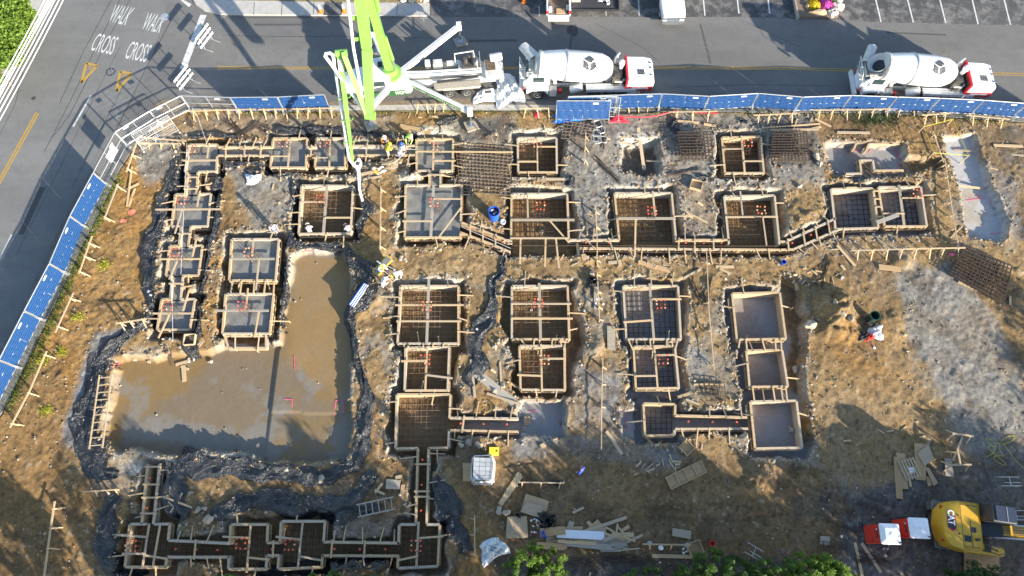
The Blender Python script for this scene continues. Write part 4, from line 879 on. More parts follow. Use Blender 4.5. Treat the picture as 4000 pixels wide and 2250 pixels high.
def crumple(name,c,sx,sy,n,amp,mat,rz=0,seed=1,lift=.05,follow=True,thin=.75):
    r=random.Random(seed); vs=[];fs=[]; ph=[r.uniform(0,6) for _ in range(8)]; cr,sr=math.cos(rz),math.sin(rz)
    for j in range(n+1):
        for i in range(n+1):
            u=i/n*2-1; v=j/n*2-1; k=1+.25*math.sin(3*math.atan2(v,u)+ph[0])*(abs(u)+abs(v))/2
            x=u*sx/2*k; y=v*sy/2*k; z=amp*(math.sin(u*7+ph[1]+v*3)+math.sin(v*9+ph[2]-u*4)+.8*math.sin(u*17+v*13+ph[3])+r.uniform(-.5,.5))*.3*(1-thin*max(abs(u),abs(v))**3)+amp*.6*(1-max(abs(u),abs(v))**2)
            X,Y=x*cr-y*sr,x*sr+y*cr
            zz=(Z(c.x+X,c.y+Y)-c.z if follow else 0)+max(z,0.0)+lift
            vs.append((X,Y,zz))
    for j in range(n):
        for i in range(n): k=j*(n+1)+i; fs.append((k,k+1,k+n+2,k+n+1))
    return MB().add(vs,fs).build(name,mat,loc=c)
def crum(dx,dy,sx,sy,amp,mat,label,cat,name,rz=0,seed=1,n=16,follow=True,z=None):
    c=WG(dx,dy) if z is None else W(dx,dy,z); return tag(crumple(name,c,sx,sy,n,amp,mat,rz,seed,follow=follow),label,cat)
crum(1428,300,2.2,.7,.25,tarp,'crumpled blue tarp under the leaning fence panels','tarp','blue_tarp',seed=4)
# ------------------------------------------------------------------ black plastic sheeting laid along the trenches
def plastic(pts,wd,seed,phrase='black plastic sheet strip',amp=.15,n=None):
    wd=[q_*.84 for q_ in wd]
    P=[W(*p,-.1) for p in pts]; Ls=[(b-a).length for a,b in zip(P[:-1],P[1:])]; T_=sum(Ls); nl=int(T_/.11); nw=max(5,int((wd if not isinstance(wd,(list,tuple)) else max(wd))/.12)); r=random.Random(seed); o=P[0].copy(); o.z=0; vs=[];fs=[]; uvs=[]
    ph=[r.uniform(0,6.28) for _ in range(6)]
    for i in range(nl+1):
        s=i/nl*T_; k=0; ss=s
        while k<len(Ls)-1 and ss>Ls[k]: ss-=Ls[k]; k+=1
        p=P[k]+(P[k+1]-P[k])*(ss/Ls[k]); q=i/nl
        d0=(P[k+1]-P[k]).normalized(); 
        if k+1<len(Ls): d1=(P[k+2]-P[k+1]).normalized(); f=ss/Ls[k]; d=(d0*(1-f*f*.5)+d1*f*f*.5).normalized()
        else: d=d0
        if k>0: dm=(P[k]-P[k-1]).normalized(); f=1-ss/Ls[k]; d=(d*(1-f*f*.5)+dm*f*f*.5).normalized()
        sd=Vector((-d.y,d.x,0)); ww=(wd if not isinstance(wd,(list,tuple)) else float(np.interp(q,np.linspace(0,1,len(wd)),wd)))
        for j in range(nw+1):
            v=j/nw*2-1; e=1+.22*math.sin(s*1.7+ph[0]+(2 if v>0 else 0))+.12*math.sin(s*4.3+ph[1])
            X=p+sd*(v*ww/2*e); wr=(.5+.5*math.sin(v*4.2+s*.5+ph[2]+1.6*math.sin(s*.7+ph[3])))**2*.75+(.5+.5*math.sin(s*2.3+v*2.6*math.sin(s*.31+ph[5])+ph[4]))**3*.7+(.5+.5*math.sin(s*6.1+v*7+ph[1]))**4*.25
            z=max(Z(X.x,X.y),Z(X.x,X.y+.12),Z(X.x+.12,X.y))+.025+amp*wr*(1-.6*abs(v)**3)
            vs.append((X.x-o.x,X.y-o.y,z)); uvs.append((s,v*ww/2))
    for i in range(nl):
        for j in range(nw): k=i*(nw+1)+j; fs.append((k,k+1,k+nw+2,k+nw+1))
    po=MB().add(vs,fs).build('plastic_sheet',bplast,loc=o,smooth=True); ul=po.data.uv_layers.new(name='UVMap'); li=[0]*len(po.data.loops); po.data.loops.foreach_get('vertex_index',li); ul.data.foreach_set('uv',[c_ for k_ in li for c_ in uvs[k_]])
    auto(po,phrase,'plastic sheet','black plastic sheeting',pos=tuple(P[len(P)//2]))
plastic([(455,400),(440,450),(420,500),(400,560),(378,600),(372,680),(375,730),(385,760),(392,800),(380,812)],[.9,1.5,1.6,1.2,1.5,1.5,1.0,.9,.8],1)
plastic([(392,800),(340,830),(290,860),(255,900),(240,950),(230,1000),(218,1060),(215,1100),(235,1150),(262,1190),(300,1195)],[.9,1.2,1.3,1.5,1.6,1.9,2.1,2.1,2.2,1.6,.6],2)
plastic([(552,400),(550,440),(540,500),(545,540),(530,600),(515,680),(505,740),(495,800),(482,840),(487,900)],[.5,.9,.9,1.2,.9,.6,.5,.5,.7,1.6,1.0],3)
plastic([(560,405),(600,415),(640,410),(700,425)],[.9,.8,.5,.4],13)
plastic([(480,345),(520,338),(600,345)],[.6,.7,.4],14); plastic([(690,325),(740,330),(800,328),(860,335),(900,338)],[.8,1.0,.9,.9,.7],15); plastic([(900,335),(960,340),(1010,345),(1050,340)],[.6,.6,.5,.4],16)
plastic([(725,590),(740,615),(800,618),(870,625),(885,660),(925,680),(930,715),(905,760),(880,790),(885,850),(895,900),(910,940),(925,1000),(920,1060),(910,1120),(890,1170),(830,1200),(740,1195),(660,1185),(560,1175),(470,1165),(440,1160)],[1.2,1.0,.7,.8,1.2,1.7,1.9,1.2,.7,.6,.7,1.0,1.4,1.3,1.2,1.3,1.3,1.4,1.5,1.7,2.0,2.2],4)
plastic([(440,1165),(430,1200),(440,1250),(455,1290),(470,1300)],[2.0,1.9,2.0,1.6,1.2],5)
plastic([(530,1300),(560,1290),(600,1260),(660,1260),(740,1265),(800,1275),(840,1275),(880,1260),(920,1220),(945,1190)],[1.0,1.3,1.4,1.6,1.8,1.8,1.5,1.2,1.4,1.0],6)
plastic([(800,1290),(850,1300),(900,1290),(960,1275)],[1.0,1.1,.8,.5],23); plastic([(295,1245),(270,1290),(262,1340),(275,1400),(300,1440),(340,1470)],[1.2,1.4,1.6,1.4,1.4,1.6],7)
plastic([(700,650),(710,690),(712,740),(705,790),(700,815)],[.7,.8,.8,.8,.6],8); plastic([(735,455),(745,520),(740,585)],[.5,.7,.9],19)
plastic([(905,500),(925,520),(905,560),(900,600)],[1.2,1.1,.9,.6],9)
plastic([(1270,645),(1262,690),(1240,705),(1240,760),(1225,800),(1205,840),(1195,880),(1205,920),(1185,950),(1195,970)],[.3,.6,.7,.8,1.2,1.6,1.2,1.3,1.5,.8],10)
plastic([(1095,1200),(1110,1240),(1130,1280),(1140,1320),(1160,1350),(1170,1390)],[.8,1.6,1.9,1.7,1.4,1.2],11)
plastic([(1700,300),(1690,320),(1705,335)],[.7,1.1,.6],24); plastic([(1860,300),(1880,310)],[.6,.6],25); plastic([(1755,445),(1790,455)],[.5,.4],26)
plastic([(1100,315),(1125,305),(1150,295)],[.5,1.1,.5],12); plastic([(1440,445),(1430,470)],[.6,.9],27); plastic([(640,1435),(760,1432),(900,1415),(985,1415)],[1.0,1.0,1.1,.8],28)
plastic([(620,430),(700,440),(760,430),(830,428)],[.5,.5,.6,.4],29)
# ------------------------------------------------------------------ batter boards, guard rails: posts with a rail
def batter(pts,posts,side,phrase,h=.55,wd=.10,kick=.55):
    P=[WG(*p) for p in pts]; o=P[0].copy(); e=empty('batter_board',o)
    P=[Vector((p.x,p.y,max(p.z,-.2)+h)) for p in P]
    for a,b in zip(P[:-1],P[1:]): board('rail',a-o,b-o,wd,.045,pine,e)
    for t in posts:
        p=poly_pt(P,t); d=(P[-1]-P[0]).normalized(); s=Vector((-d.y,d.x,0))*side; s+=d*rq.uniform(-.3,.3); zg=Z(p.x,p.y)
        board('post',Vector((p.x,p.y,zg-.2))-o,p+Vector((0,0,.12))-o,.06,.06,pine,e)
        k=p+s*kick; board('kicker',p-o,Vector((k.x,k.y,Z(k.x,k.y)))-o,.07,.045,pine,e)
    auto(e,phrase,'batter board','batter boards and guard rails')
lin=lambda n:[(k+.5)/n for k in range(n)]
BB='timber rail on staked posts'
batter([(480,290),(560,287),(650,285)],lin(6),-1,BB); batter([(655,286),(760,284),(850,282)],lin(7),-1,BB)
batter([(1044,279),(1130,277)],lin(4),-1,BB); batter([(1308,283),(1393,283)],lin(3),-1,BB); batter([(1563,279),(1667,277)],lin(4),-1,BB)
batter([(2039,287),(2170,286),(2301,286)],lin(8),-1,BB); batter([(1680,292),(1800,290)],lin(3),-1,BB); batter([(1890,300),(2000,295)],lin(4),-1,BB)
batter([(2310,300),(2380,296)],lin(3),-1,BB); batter([(2420,300),(2530,310)],lin(3),-1,BB)
batter([(2132,638),(2270,634),(2417,631)],lin(8),-1,BB); batter([(2363,410),(2385,520),(2403,630)],lin(7),-1,BB,.4,.07,.3)
batter([(357,359),(328,443)],[.1,.5,.9],1,BB,.6,.1,.4); batter([(309,474),(275,562)],[.05,.95],1,BB,.7,.1,.4); batter([(245,604),(213,697)],[.2,.55,.95],1,BB,.7,.1,.4)
batter([(197,744),(152,843)],[.15,.85],1,BB,.6,.1,.4); batter([(131,889),(88,990),(40,1080)],[.05,.55,.95],1,BB,.6,.1,.4); batter([(152,1263),(138,1360),(125,1460)],[.1,.35,.6],1,BB,.6,.12,.4)
batter([(307,823),(381,809)],[.15,.45,.85],-1,BB,.8,.1,.4); batter([(360,367),(459,367)],[.2,.5,.8],-1,BB,.4,.1,.3); batter([(363,354),(475,362)],[.1,.9],-1,BB,.5,.1,.3)
batter([(961,476),(959,634)],[.05,.35,.65,.95],1,BB,.45,.08,.3); batter([(1472,343),(1469,420)],[.15,.5,.9],1,BB,.6,.08,.3); batter([(1497,524),(1501,600),(1501,676)],[.1,.35,.9],1,BB,.4,.07,.3)
batter([(1501,690),(1507,815)],[.05,.4,.7,.95],1,BB,.4,.07,.3); batter([(1768,644),(1780,790),(1793,935)],[.1,.45,.68,.95],-1,BB,.4,.06,.35); batter([(1515,905),(1512,1020),(1511,1132)],[.1,.3,.55],1,BB,.4,.07,.3)
batter([(1305,1215),(1417,1217)],[.08,.5,.92],-1,BB,.5,.08,.3); batter([(1195,1297),(1195,1397)],[.1,.5,.95],-1,BB,.5,.08,.3); batter([(1612,1369),(1733,1371)],[.15,.6,.95],-1,BB,.6,.09,.3); batter([(219,1239),(309,1233)],[.35,.65,.9],-1,BB,.5,.08,.3)
batter([(2340,338),(2360,420)],[.1,.9],1,BB,.4,.08,.4)
# ------------------------------------------------------------------ loose planks and sheets
def plank(x0,y0,x1,y1,wd=.14,th=.045,mat=pine,phrase='loose pine plank',z=0.0):
    a=WG(x0,y0,.06+z); b=WG(x1,y1,.06+z); m=max(a.z,b.z); a.z=max(a.z,m-.5); b.z=max(b.z,m-.5)
    o=board('plank',a,b,wd,th,mat); auto(o,phrase,'plank','loose planks')
PL=[(1288,450,1432,452,.2),(1405,455,1470,500,.16),(1524,349,1610,365,.16),(1605,322,1618,435,.26),(1623,412,1695,410,.14),(1700,305,1758,310,.2),(1770,313,1800,318,.2),(1704,522,1780,562,.16),(1755,510,1820,560,.16),(1726,540,1743,548,.2),
 (1575,635,1650,672,.32),(1605,660,1687,682,.36),(1812,433,1845,449,.2),(1808,443,1848,448,.2),(1920,442,1950,452,.2),(1945,345,2065,320,.18),(1920,323,2062,312,.12),(1935,328,2060,326,.16),(1938,392,2078,394,.16),(1938,398,2080,399,.14),(2105,334,2187,335,.2),
 (2400,378,2575,392,.16),(2410,468,2492,467,.18),(2498,366,2572,369,.22),(2105,618,2150,670,.2),(2205,602,2265,632,.16),(2210,672,2265,678,.42),(2115,668,2125,680,.2),(2450,640,2500,685,.4),(2480,652,2540,676,.26),(2405,695,2500,740,.16),(2410,708,2480,738,.28),(2445,700,2482,712,.22),(2540,745,2540,768,.16),
 (1195,935,1305,1025,.62),(1235,930,1320,990,.16),(1225,990,1300,1015,.16),(1258,910,1262,985,.12),(1185,905,1195,1000,.18),(1620,1100,1650,1125,.14),(1722,955,1826,967,.16),(1745,968,1820,966,.12),(1705,1000,1735,990,.2),(1525,1085,1565,1143,.22),(1360,1125,1372,1118,.3),(1225,1115,1262,1102,.16),
 (700,512,752,490,.18),(905,440,1000,420,.2),(915,452,960,444,.16),(1006,318,1084,334,.42),(2050,300,2090,320,.16),(500,870,556,800,.24),(443,918,478,908,.2),(456,922,475,930,.18),(462,920,465,960,.28),(333,420,320,520,.12),(320,478,350,462,.16),(340,475,325,520,.14),
 (1450,620,1456,650,.2),(1530,650,1545,632,.22),(1530,662,1552,660,.24),(1558,655,1560,670,.24),(1466,655,1475,645,.2),(1720,700,1762,678,.16),(1800,672,1846,672,.2),(1810,676,1838,690,.18),(1595,1195,1605,1190,.1),(410,1250,440,1275,.12),(430,1290,460,1240,.12),(412,1250,484,1277,.12),
 (1258,1270,1308,1190,.32),(1270,1260,1313,1197,.16),(944,1240,962,1216,.16),(943,1232,968,1244,.16),(995,1202,1012,1198,.2),(1440,1290,1468,1277,.16),(1563,1336,1582,1324,.2),(1640,1398,1750,1401,.22),(2150,1365,2168,1450,.18),(2166,1366,2215,1440,.2),(2255,1150,2262,1255,.42),(2265,1140,2272,1230,.6),(2280,1170,2290,1225,.16),(2272,1170,2280,1200,.2),
 (2120,430,2130,445,.1),(1480,1460,1485,1440,.1),(2000,690,2012,725,.3),(2120,1110,2140,1108,.1),(2395,1160,2420,1100,.12),(2390,600,2420,570,.1),(1995,330,2005,300,.1),(455,360,520,352,.1),(560,390,640,393,.1),(1725,1005,1760,1018,.12)]
for p in PL: plank(*p[:4],p[4],mat=pine if p[4]<.34 else (oldw if p[0]==1195 else ply))
tag(board('plank',W(2205,560,.15),W(2260,540,.2),.3,.05,oldw),'grey weathered plank laid across the paired slab forms','plank')
def plywood(q,z,th,mat,label,cat='plywood',name='plywood_sheet'):
    P=[WG(*p) for p in q]; zz=max(p.z for p in P); P=[W(*p,zz+z) for p in q]; c=sum(P,Vector())/len(P)
    return tag(MB().prism([(p.x-c.x,p.y-c.y) for p in P],0,th).build(name,mat,loc=(c.x,c.y,zz+z)),label,cat)
D3=lambda x,y:(1288+x*.26667,1062.6+y*.26667); D2=lambda x,y:(644+x*.26667,1062.6+y*.26667); D4=lambda x,y:(1932+x*.26667,1062.6+y*.26667)
plywood([D3(130,672),D3(350,742),D3(325,840),D3(80,835)],.02,.03,ply,'large plywood sheet lying under a smaller one below the batter board')
plywood([D3(135,750),D3(300,790),D3(260,900),D3(78,845)],.12,.03,ply,'smaller plywood sheet stacked on the large sheet')
plywood([D3(-45,890),D3(140,885),D3(152,1085),D3(-60,1095)],.02,.04,ply,'square plywood sheet with a pale strip left of the rubbish')
plywood([D3(55,886),D3(110,884),D3(118,1090),D3(75,1090)],.07,.02,whitep,'pale board laid along the square plywood sheet')
plywood([D3(1515,996),D3(1692,1025),D3(1685,1102),D3(1510,1070)],.02,.04,ply,'single plywood offcut with red marks in the open yard')
plywood([D2(1950,382),D2(2038,382),D2(2040,556),D2(1952,556)],.02,.04,ply,'plywood sheet beside the wrapped block pallet')
plywood([D2(1230,535),D2(1365,545),D2(1358,632),D2(1222,625)],.02,.04,oldw,'grey plywood offcut near the bottom link trench')
plywood([D2(1370,588),D2(1408,588),D2(1398,684),D2(1360,682)],.02,.04,ply,'narrow plywood strip near the bottom link trench')
plywood([D4(1378,195),D4(1500,205),D4(1485,548),D4(1395,542)],.05,.03,ply,'long plywood sheet beside the wooden pallet')
plywood([D4(1408,290),D4(1510,205),D4(1568,350),D4(1475,410)],.12,.03,ply,'tilted plywood sheet crossing the long sheet')
plywood([D4(1480,420),D4(1520,430),D4(1602,570),D4(1562,600)],.10,.03,ply,'narrow plywood strip below the tilted sheet')
plywood([D4(1485,500),D4(1520,520),D4(1545,590),D4(1510,605)],.04,.03,ply,'short plywood offcut under the narrow strip')
plywood([D4(1845,1230),D4(2180,1235),D4(2180,1420),D4(1850,1420)],.05,.03,ply,'large plywood sheet below the excavator')
plywood([D4(1665,340),D4(1725,340),D4(1752,512),D4(1672,505)],.03,.05,oldw,'stack of dark boards under the lower trestle')
plywood([(1527,820),(1547,822),(1548,882),(1528,880)],.04,.05,oldw,'pale grey board on the path beside the dirt pit')
plywood([(1494,722),(1504,722),(1502,778),(1494,778)],.04,.05,oldw,'brown board on the path beside the batter rail')
plywood([D3(1530,120)if 0 else (2063,1348),(2088,1350),(2088,1372),(2062,1368)],.05,.03,oldw,'pale board half hidden by bushes at the bottom')
# heap of scrap lumber
rs=random.Random(3)
for k,(x,y,a,L,wd,c) in enumerate([(1420,1345,.05,2.4,.9,ply),(1440,1352,.0,2.8,.3,pine),(1470,1360,-.03,3.2,.25,pine),(1475,1350,.12,2.6,.7,ply),(1490,1340,.7,1.6,.8,ply),(1430,1337,1.2,1.3,.35,ply),(1500,1336,-.8,1.6,.22,pine),(1490,1330,.30,4.6,.2,pine),(1460,1345,-.05,3.0,.5,whitep),(1500,1365,-.06,2.4,.22,pine),
   (1388,1372,-.07,1.9,.3,ply),(1384,1378,-.06,1.8,.2,pine),(1390,1337,.08,1.6,.5,ply),(1540,1360,.02,1.9,.35,oldw),(1545,1370,.02,1.6,.2,oldw),(1535,1382,.0,1.3,.3,oldw),(1545,1350,-.3,1.4,.15,pine),(1550,1342,-.5,1.6,.12,pine),(1565,1346,0,1.4,.3,pine),(1535,1353,.3,1.0,.25,pine),(1570,1352,-.35,1.4,.12,pine),(1595,1355,.4,1.1,.14,pine),(1555,1375,-.25,1.2,.12,oldw),(1580,1382,.1,1.4,.08,pine),(1478,1372,-.1,3.0,.35,oldw),(1450,1365,-.06,2.4,.18,pine),(1560,1335,-.9,.7,.1,pine),(1550,1330,1.4,.6,.1,pine)]):
    c_=WG(x,y,.05+.012*k); d=Vector((math.cos(a),math.sin(a),0))*L/2; auto(board('scrap_board',c_-d,c_+d+Vector((0,0,rs.uniform(-.03,.05))),wd,.035,c),'scrap board in the heap' if c is not whitep else 'white scrap panel in the heap','board','scrap lumber heap')
# short cut-offs spread about the site
for k in range(150):
    x,y=rs.choice([(1445,560),(1560,650),(2020,700),(2180,430),(1640,1175),(2150,560),(2300,1080),(1480,640),(1840,450),(2420,420),(650,430),(1230,1100),(960,700),(1700,1160),(2110,600),(1750,640),(1040,300),(2000,300)]); x+=rs.gauss(0,45); y+=rs.gauss(0,16)
    c_=WG(x,y,.05)
    if c_.z<-.35: continue
    a=rs.uniform(0,3.14); L=rs.uniform(.2,.6); d=Vector((math.cos(a),math.sin(a),0))*L/2; auto(board('wood_offcut',c_-d,c_+d,rs.uniform(.05,.12),.04,pine),'short wood offcut','offcut','scattered wood offcuts')
for k in range(14):
    c_=WG(2165+k*4.2+rs.uniform(-4,4),432+rs.uniform(-10,14),.1+.02*k); a=rs.uniform(-1.3,-.7); d=Vector((math.cos(a),math.sin(a),0))*rs.uniform(.35,.7); auto(board('stake_board',c_-d,c_+d,.1,.045,oldw if k%3 else pine),'short board in the pile','board','board pile behind the slab forms')
# ------------------------------------------------------------------ vehicles
def wheel(parent,x,y,r,wd,side,rimm=chrome,name='wheel'):
    e=MB().lathe([(-wd/2,r*.55),(-wd/2,r*.9),(-wd*.4,r),(wd*.4,r),(wd/2,r*.9),(wd/2,r*.55)],(x,y,r),(0,1,0),22).build(name,black,parent,smooth=True)
    MB().lathe([(0,r*.60),(wd*.16,r*.57),(wd*.1,r*.45),(wd*.02,r*.25),(wd*.12,r*.18),(wd*.14,.02)],(x,y+side*wd*.42,r),(0,side,0),16).build('rim',rimm,e,smooth=True)
    return e
def rounded(poly,r,n=3):
    out=[]; P=[Vector(p) for p in poly]; k=len(P)
    for i in range(k):
        a,b,c=P[i-1],P[i],P[(i+1)%k]; u=(a-b).normalized(); v=(c-b).normalized()
        for j in range(n+1):
            t=j/n; out.append(b+u*r*(1-t)**2+v*r*t**2)
    return out
def bodyloft(mb,secs,mi=0,r=.12):
    """sections (x, y half width, z0, z1) lofted along x with rounded corners"""
    rings=[]
    for x,hw,z0,z1 in secs:
        rings.append([(x,p.x,p.y) for p in rounded([(-hw,z0),(hw,z0),(hw,z1),(-hw,z1)],min(r,hw*.4,(z1-z0)*.4))])
    return mb.loft(rings,mi)
def rail(parent,pts,r=.025,mat=white,name='rail'): return MB().tube(pts,r,6).build(name,mat,parent)
def mixer(loc,rz,label,open_hopper):
    T=empty('mixer_truck',loc,rz); T.scale=(.93,.97,.97); tag(T,label,'mixer truck','concrete mixer trucks'); B=lambda n,m,mb,s=False:mb.build(n,m,T,smooth=s)
    m=MB(); m.beam((-4.9,.42,.85),(5.2,.42,.85),.14,.3); m.beam((-4.9,-.42,.85),(5.2,-.42,.85),.14,.3)
    for x in (-4.5,-2.6,-.8,.4,1.8,3.2,4.9): m.beam((x,-.45,.85),(x,.45,.85),.14,.2)
    B('chassis',dwhite,m)
    for s in (-1,1):
        wheel(T,-3.75,s*1.05,.55,.36,s)
        for x in (1.15,2.45,3.75): wheel(T,x,s*1.0,.52,.55,s)
        m=MB(); m.prism([(.35,s*.72),(4.6,s*.72),(4.6,s*1.28),(.35,s*1.28)],1.2,1.34); m.add([(4.6,s*.72,1.34),(4.6,s*1.28,1.34),(5.0,s*1.28,.75),(5.0,s*.72,.75)],[(0,1,2,3)]); m.box((2.5,s*1.27,1.12),(4.2,.04,.22)); B('rear_fender',white,m)
        m=MB().lathe([(0,.3),(.05,.34),(1.0,.34),(1.05,.3)],(-.95,s*.98,.95),(.85,0,.35),16); B('water_tank',white,m,True)
        m=MB(); bodyloft(m,[(-4.75,.01,1.0,1.1),(-4.7,.26,.75,1.25),(-4.2,.26,1.1,1.38),(-3.2,.26,1.1,1.38),(-2.85,.26,.6,1.25)],r=.08)
        m.v=[(x,y+s*1.0,z) for x,y,z in m.v]; B('front_fender',white,m)
        m=MB().box((-2.45,s*.98,.8),(.62,.5,.75)).box((-2.45,s*.98,1.2),(.5,.42,.05)); B('step_box',dwhite,m)
        B('tool_canister',red,MB().lathe([(0,.16),(.02,.17),(.42,.17),(.44,.13)],(-1.85,s*1.0,.6),(0,0,1),14))
    # cab in the middle of the front
    m=MB(); bodyloft(m,[(-5.05,.6,.75,1.5),(-4.95,.72,.7,1.75),(-4.3,.78,.7,2.45),(-3.0,.78,.75,2.55),(-2.75,.74,.8,2.45)],r=.15); cab=B('cab',white,m,True)
    MB().add([(-4.93,-.62,1.76),(-4.93,.62,1.76),(-4.36,.66,2.42),(-4.36,-.66,2.42)],[(0,1,2,3)]).build('windscreen',glass,cab); 
    MB().box((-3.6,-.25,2.56),(.8,.34,.03)).build('roof_hatch',C_dark,cab); MB().box((-3.6,-.2,2.575),(.4,.18,.02)).build('hatch_seat',orange if not open_hopper else C_lime,cab)
    for s in (-1,1):
        MB().box((-3.7,s*.785,1.95),(.95,.02,.62)).build('side_window',glass,cab)
        B('tail_lamp' if 0 else 'marker_lamp',red,MB().box((-5.0,s*1.0,1.2),(.1,.2,.16)))
    B('bumper',white,MB().box((-5.2,0,.75),(.22,2.4,.35)))
    # drum
    o=Vector((2.45,0,2.35)); ax=Vector((-1,0,.10)).normalized()
    prof=[(0,.45),(.02,.55),(.35,.86),(.95,1.12),(2.2,1.22),(3.9,1.22),(4.6,1.17),(5.6,1.05),(6.1,.98)]
    drum=B('drum',white,MB().lathe(prof,o,ax,40),True)
    MB().lathe([(3.85,1.24),(3.9,1.27),(4.0,1.27),(4.05,1.235)],o,ax,40).build('roller_ring',steel,drum,smooth=True)
    MB().lathe([(5.95,1.0),(6.0,1.06),(6.2,1.06),(6.25,.98)],o,ax,36).build('collar_ring',dwhite,drum,smooth=True)
    up=ax.cross(Vector((0,1,0))).normalized(); up=up if up.z>0 else -up
    def on_drum(s,a,dr=.065):
        r=float(np.interp(s,[p[0] for p in prof],[p[1] for p in prof]))+dr; return o+ax*s+up*(r*math.cos(a))+Vector((0,-1,0))*(r*math.sin(a))
    # the three-letter cube mark on the drum's near upper side
    cs,ca=2.1,.42; hx=1.05
    def cube_pt(u,v): return on_drum(cs-u*hx,ca-v*hx/1.22)
    def Bface(q): text_mesh('B',[cube_pt(*p) for p in q],'drum_mark',C_navy_mark,drum,bold=.07)
    h=.866*.5
    Bface([(-.5*.92,.22),(0,-.05),(.5*.92,.22),(0,.52)]); Bface([(-.52,-.34),(-.05,-.62),(-.05,-.12),(-.52,.16)]); Bface([(.05,-.62),(.52,-.34),(.52,.16),(.05,-.12)])
    # pedestal, drive
    m=MB(); m.beam((2.5,0,1.0),(2.5,0,2.0),.6,.9); B('drum_pedestal',dwhite,m); m=MB(); m.beam((-2.2,.5,1.0),(-2.5,.5,2.3),.2,.25); m.beam((-2.2,-.5,1.0),(-2.5,-.5,2.3),.2,.25); m.box((-2.4,0,2.0),(.25,1.6,.25)); B('front_pedestal',dwhite,m)
    B('drum_drive',darkm,MB().box((2.95,0,1.7),(.8,1.5,1.0)).box((2.9,-.6,2.2),(.5,.3,.3)).box((3.3,.35,2.0),(.3,.5,.5)).tube([(2.7,-.9,1.4),(3.1,-.95,1.5),(3.5,-.8,1.6)],.1,8))
    B('exhaust_stack',steel,MB().tube([(2.85,.75,1.6),(2.85,.75,2.7),(2.9,.78,3.0),(3.08,.88,3.2)],[.2,.2,.09,.08],12),True)
    B('air_intake',whitep,MB().lathe([(0,.16),(1.0,.16),(1.0,.24),(1.28,.24),(1.32,.15)],(3.25,.15,1.7),(0,0,1),16),True)
    B('exhaust_pipe',dwhite,MB().tube([(2.6,-.3,1.7),(2.8,-.75,1.65),(3.3,-.85,1.75),(3.65,-.6,1.8)],.1,8),True)
    # engine hood
    m=MB(); bodyloft(m,[(3.78,1.18,.95,2.42),(5.2,1.18,.95,2.36),(5.85,1.14,1.0,2.2),(6.05,1.0,1.05,1.9)],r=.12); hood=B('engine_hood',white,m,True)
    m=MB(); m.box((3.72,0,1.70),(.16,2.44,1.54)); m.build('hood_rim',red,hood)
    MB().box((3.62,0,1.65),(.05,1.9,1.15)).build('hood_opening',C_dark,hood)
    for s in (-1,1):
        MB().box((4.9,s*1.19,1.3),(2.1,.03,.55)).build('side_band',red,hood); MB().box((4.9,s*1.21,1.38),(1.4,.01,.2)).build('side_lettering',whitep,hood)
        B('battery_box',white,MB().box((4.3,s*1.15,.72),(.9,.4,.35)))
    q=[Vector((4.6,-.66,2.41)),Vector((5.2,-.66,2.385)),Vector((5.2,-.12,2.385)),Vector((4.6,-.12,2.41))]
    text_mesh('BBB',q,'hood_mark',C_navy_mark,hood,bold=.03)
    text_mesh('BLALOCK',[Vector((4.4,-.92,2.415)),Vector((5.3,-.92,2.38)),Vector((5.3,-.76,2.38)),Vector((4.4,-.76,2.415))],'hood_lettering',C_navy_mark,hood)
    for y in (-.6,.1,.6): B('hood_lamp',chrome,MB().box((5.75,y,2.28),(.12,.18,.08)))
    # charge hopper and chute over the cab
    if open_hopper:
        m=MB(); hp=o+ax*6.35
        m.lathe([(0,.55),(.5,.8),(.52,.84),(.5,.78),(.05,.5)],hp+Vector((-.15,0,-.05)),(-.55,0,.83),24,cap=False); m.lathe([(0,.02),(.01,.5)],hp+Vector((-.2,0,.02)),(-.55,0,.83),20,mi=1); m.build('charge_hopper',[dwhite,C_dark],T,smooth=True)
        m=MB(); m.add([(-3.6,.7,2.9),(-3.6,-.7,2.9),(-4.9,-.5,2.2),(-4.9,.5,2.2),(-3.6,.95,3.2),(-3.6,-.95,3.2),(-4.95,-.65,2.6),(-4.95,.65,2.6)],[(0,1,2,3),(0,4,7,3),(1,5,6,2),(3,7,6,2)]); B('collector',dwhite,m)
        m=MB()
        for s0,(p,q,r0) in enumerate([((-4.9,.5,2.6),(-4.3,1.9,2.9),.34)]):
            d=(Vector(q)-Vector(p)); m.lathe([(0,r0),(.05,r0+.02),(d.length,r0+.04)],p,d,18,cap=False)
        m.beam((-5.1,.2,2.4),(-5.15,1.3,2.5),.1,.1); B('discharge_chute',dwhite,m,True)
    else:
        m=MB(); hp=o+ax*6.25; n=10; rings=[]
        for k in range(8):
            t=k/7; c=Vector((hp.x-.25-.9*t,.2+1.35*t,hp.z+.35-.1*t)); rings.append([c+Vector((-.1*t+.5*math.cos(a)*(1-.3*t),.25*math.cos(a),.42*math.sin(a)*(1-.2*t))) for a in [math.pi*(.0+j/9) for j in range(10)]])
        vs=[p for r in rings for p in r]; fs=[(i*10+j,i*10+j+1,i*10+j+11,i*10+j+10) for i in range(7) for j in range(9)]; m.add(vs,fs); B('discharge_chute',dwhite,m,True)
        m=MB(); m.lathe([(0,.9),(.25,.75),(.3,.3)],hp,(-1,0,.1),20,cap=False); m.box((hp.x-.5,.1,hp.z-.5),(.5,1.0,.6)); B('charge_hopper',dwhite,m,True)
        B('hose_reel',bmetal,MB().lathe([(0,.24),(.14,.24)],(-4.1,.95,3.0),(0,.3,1),14))
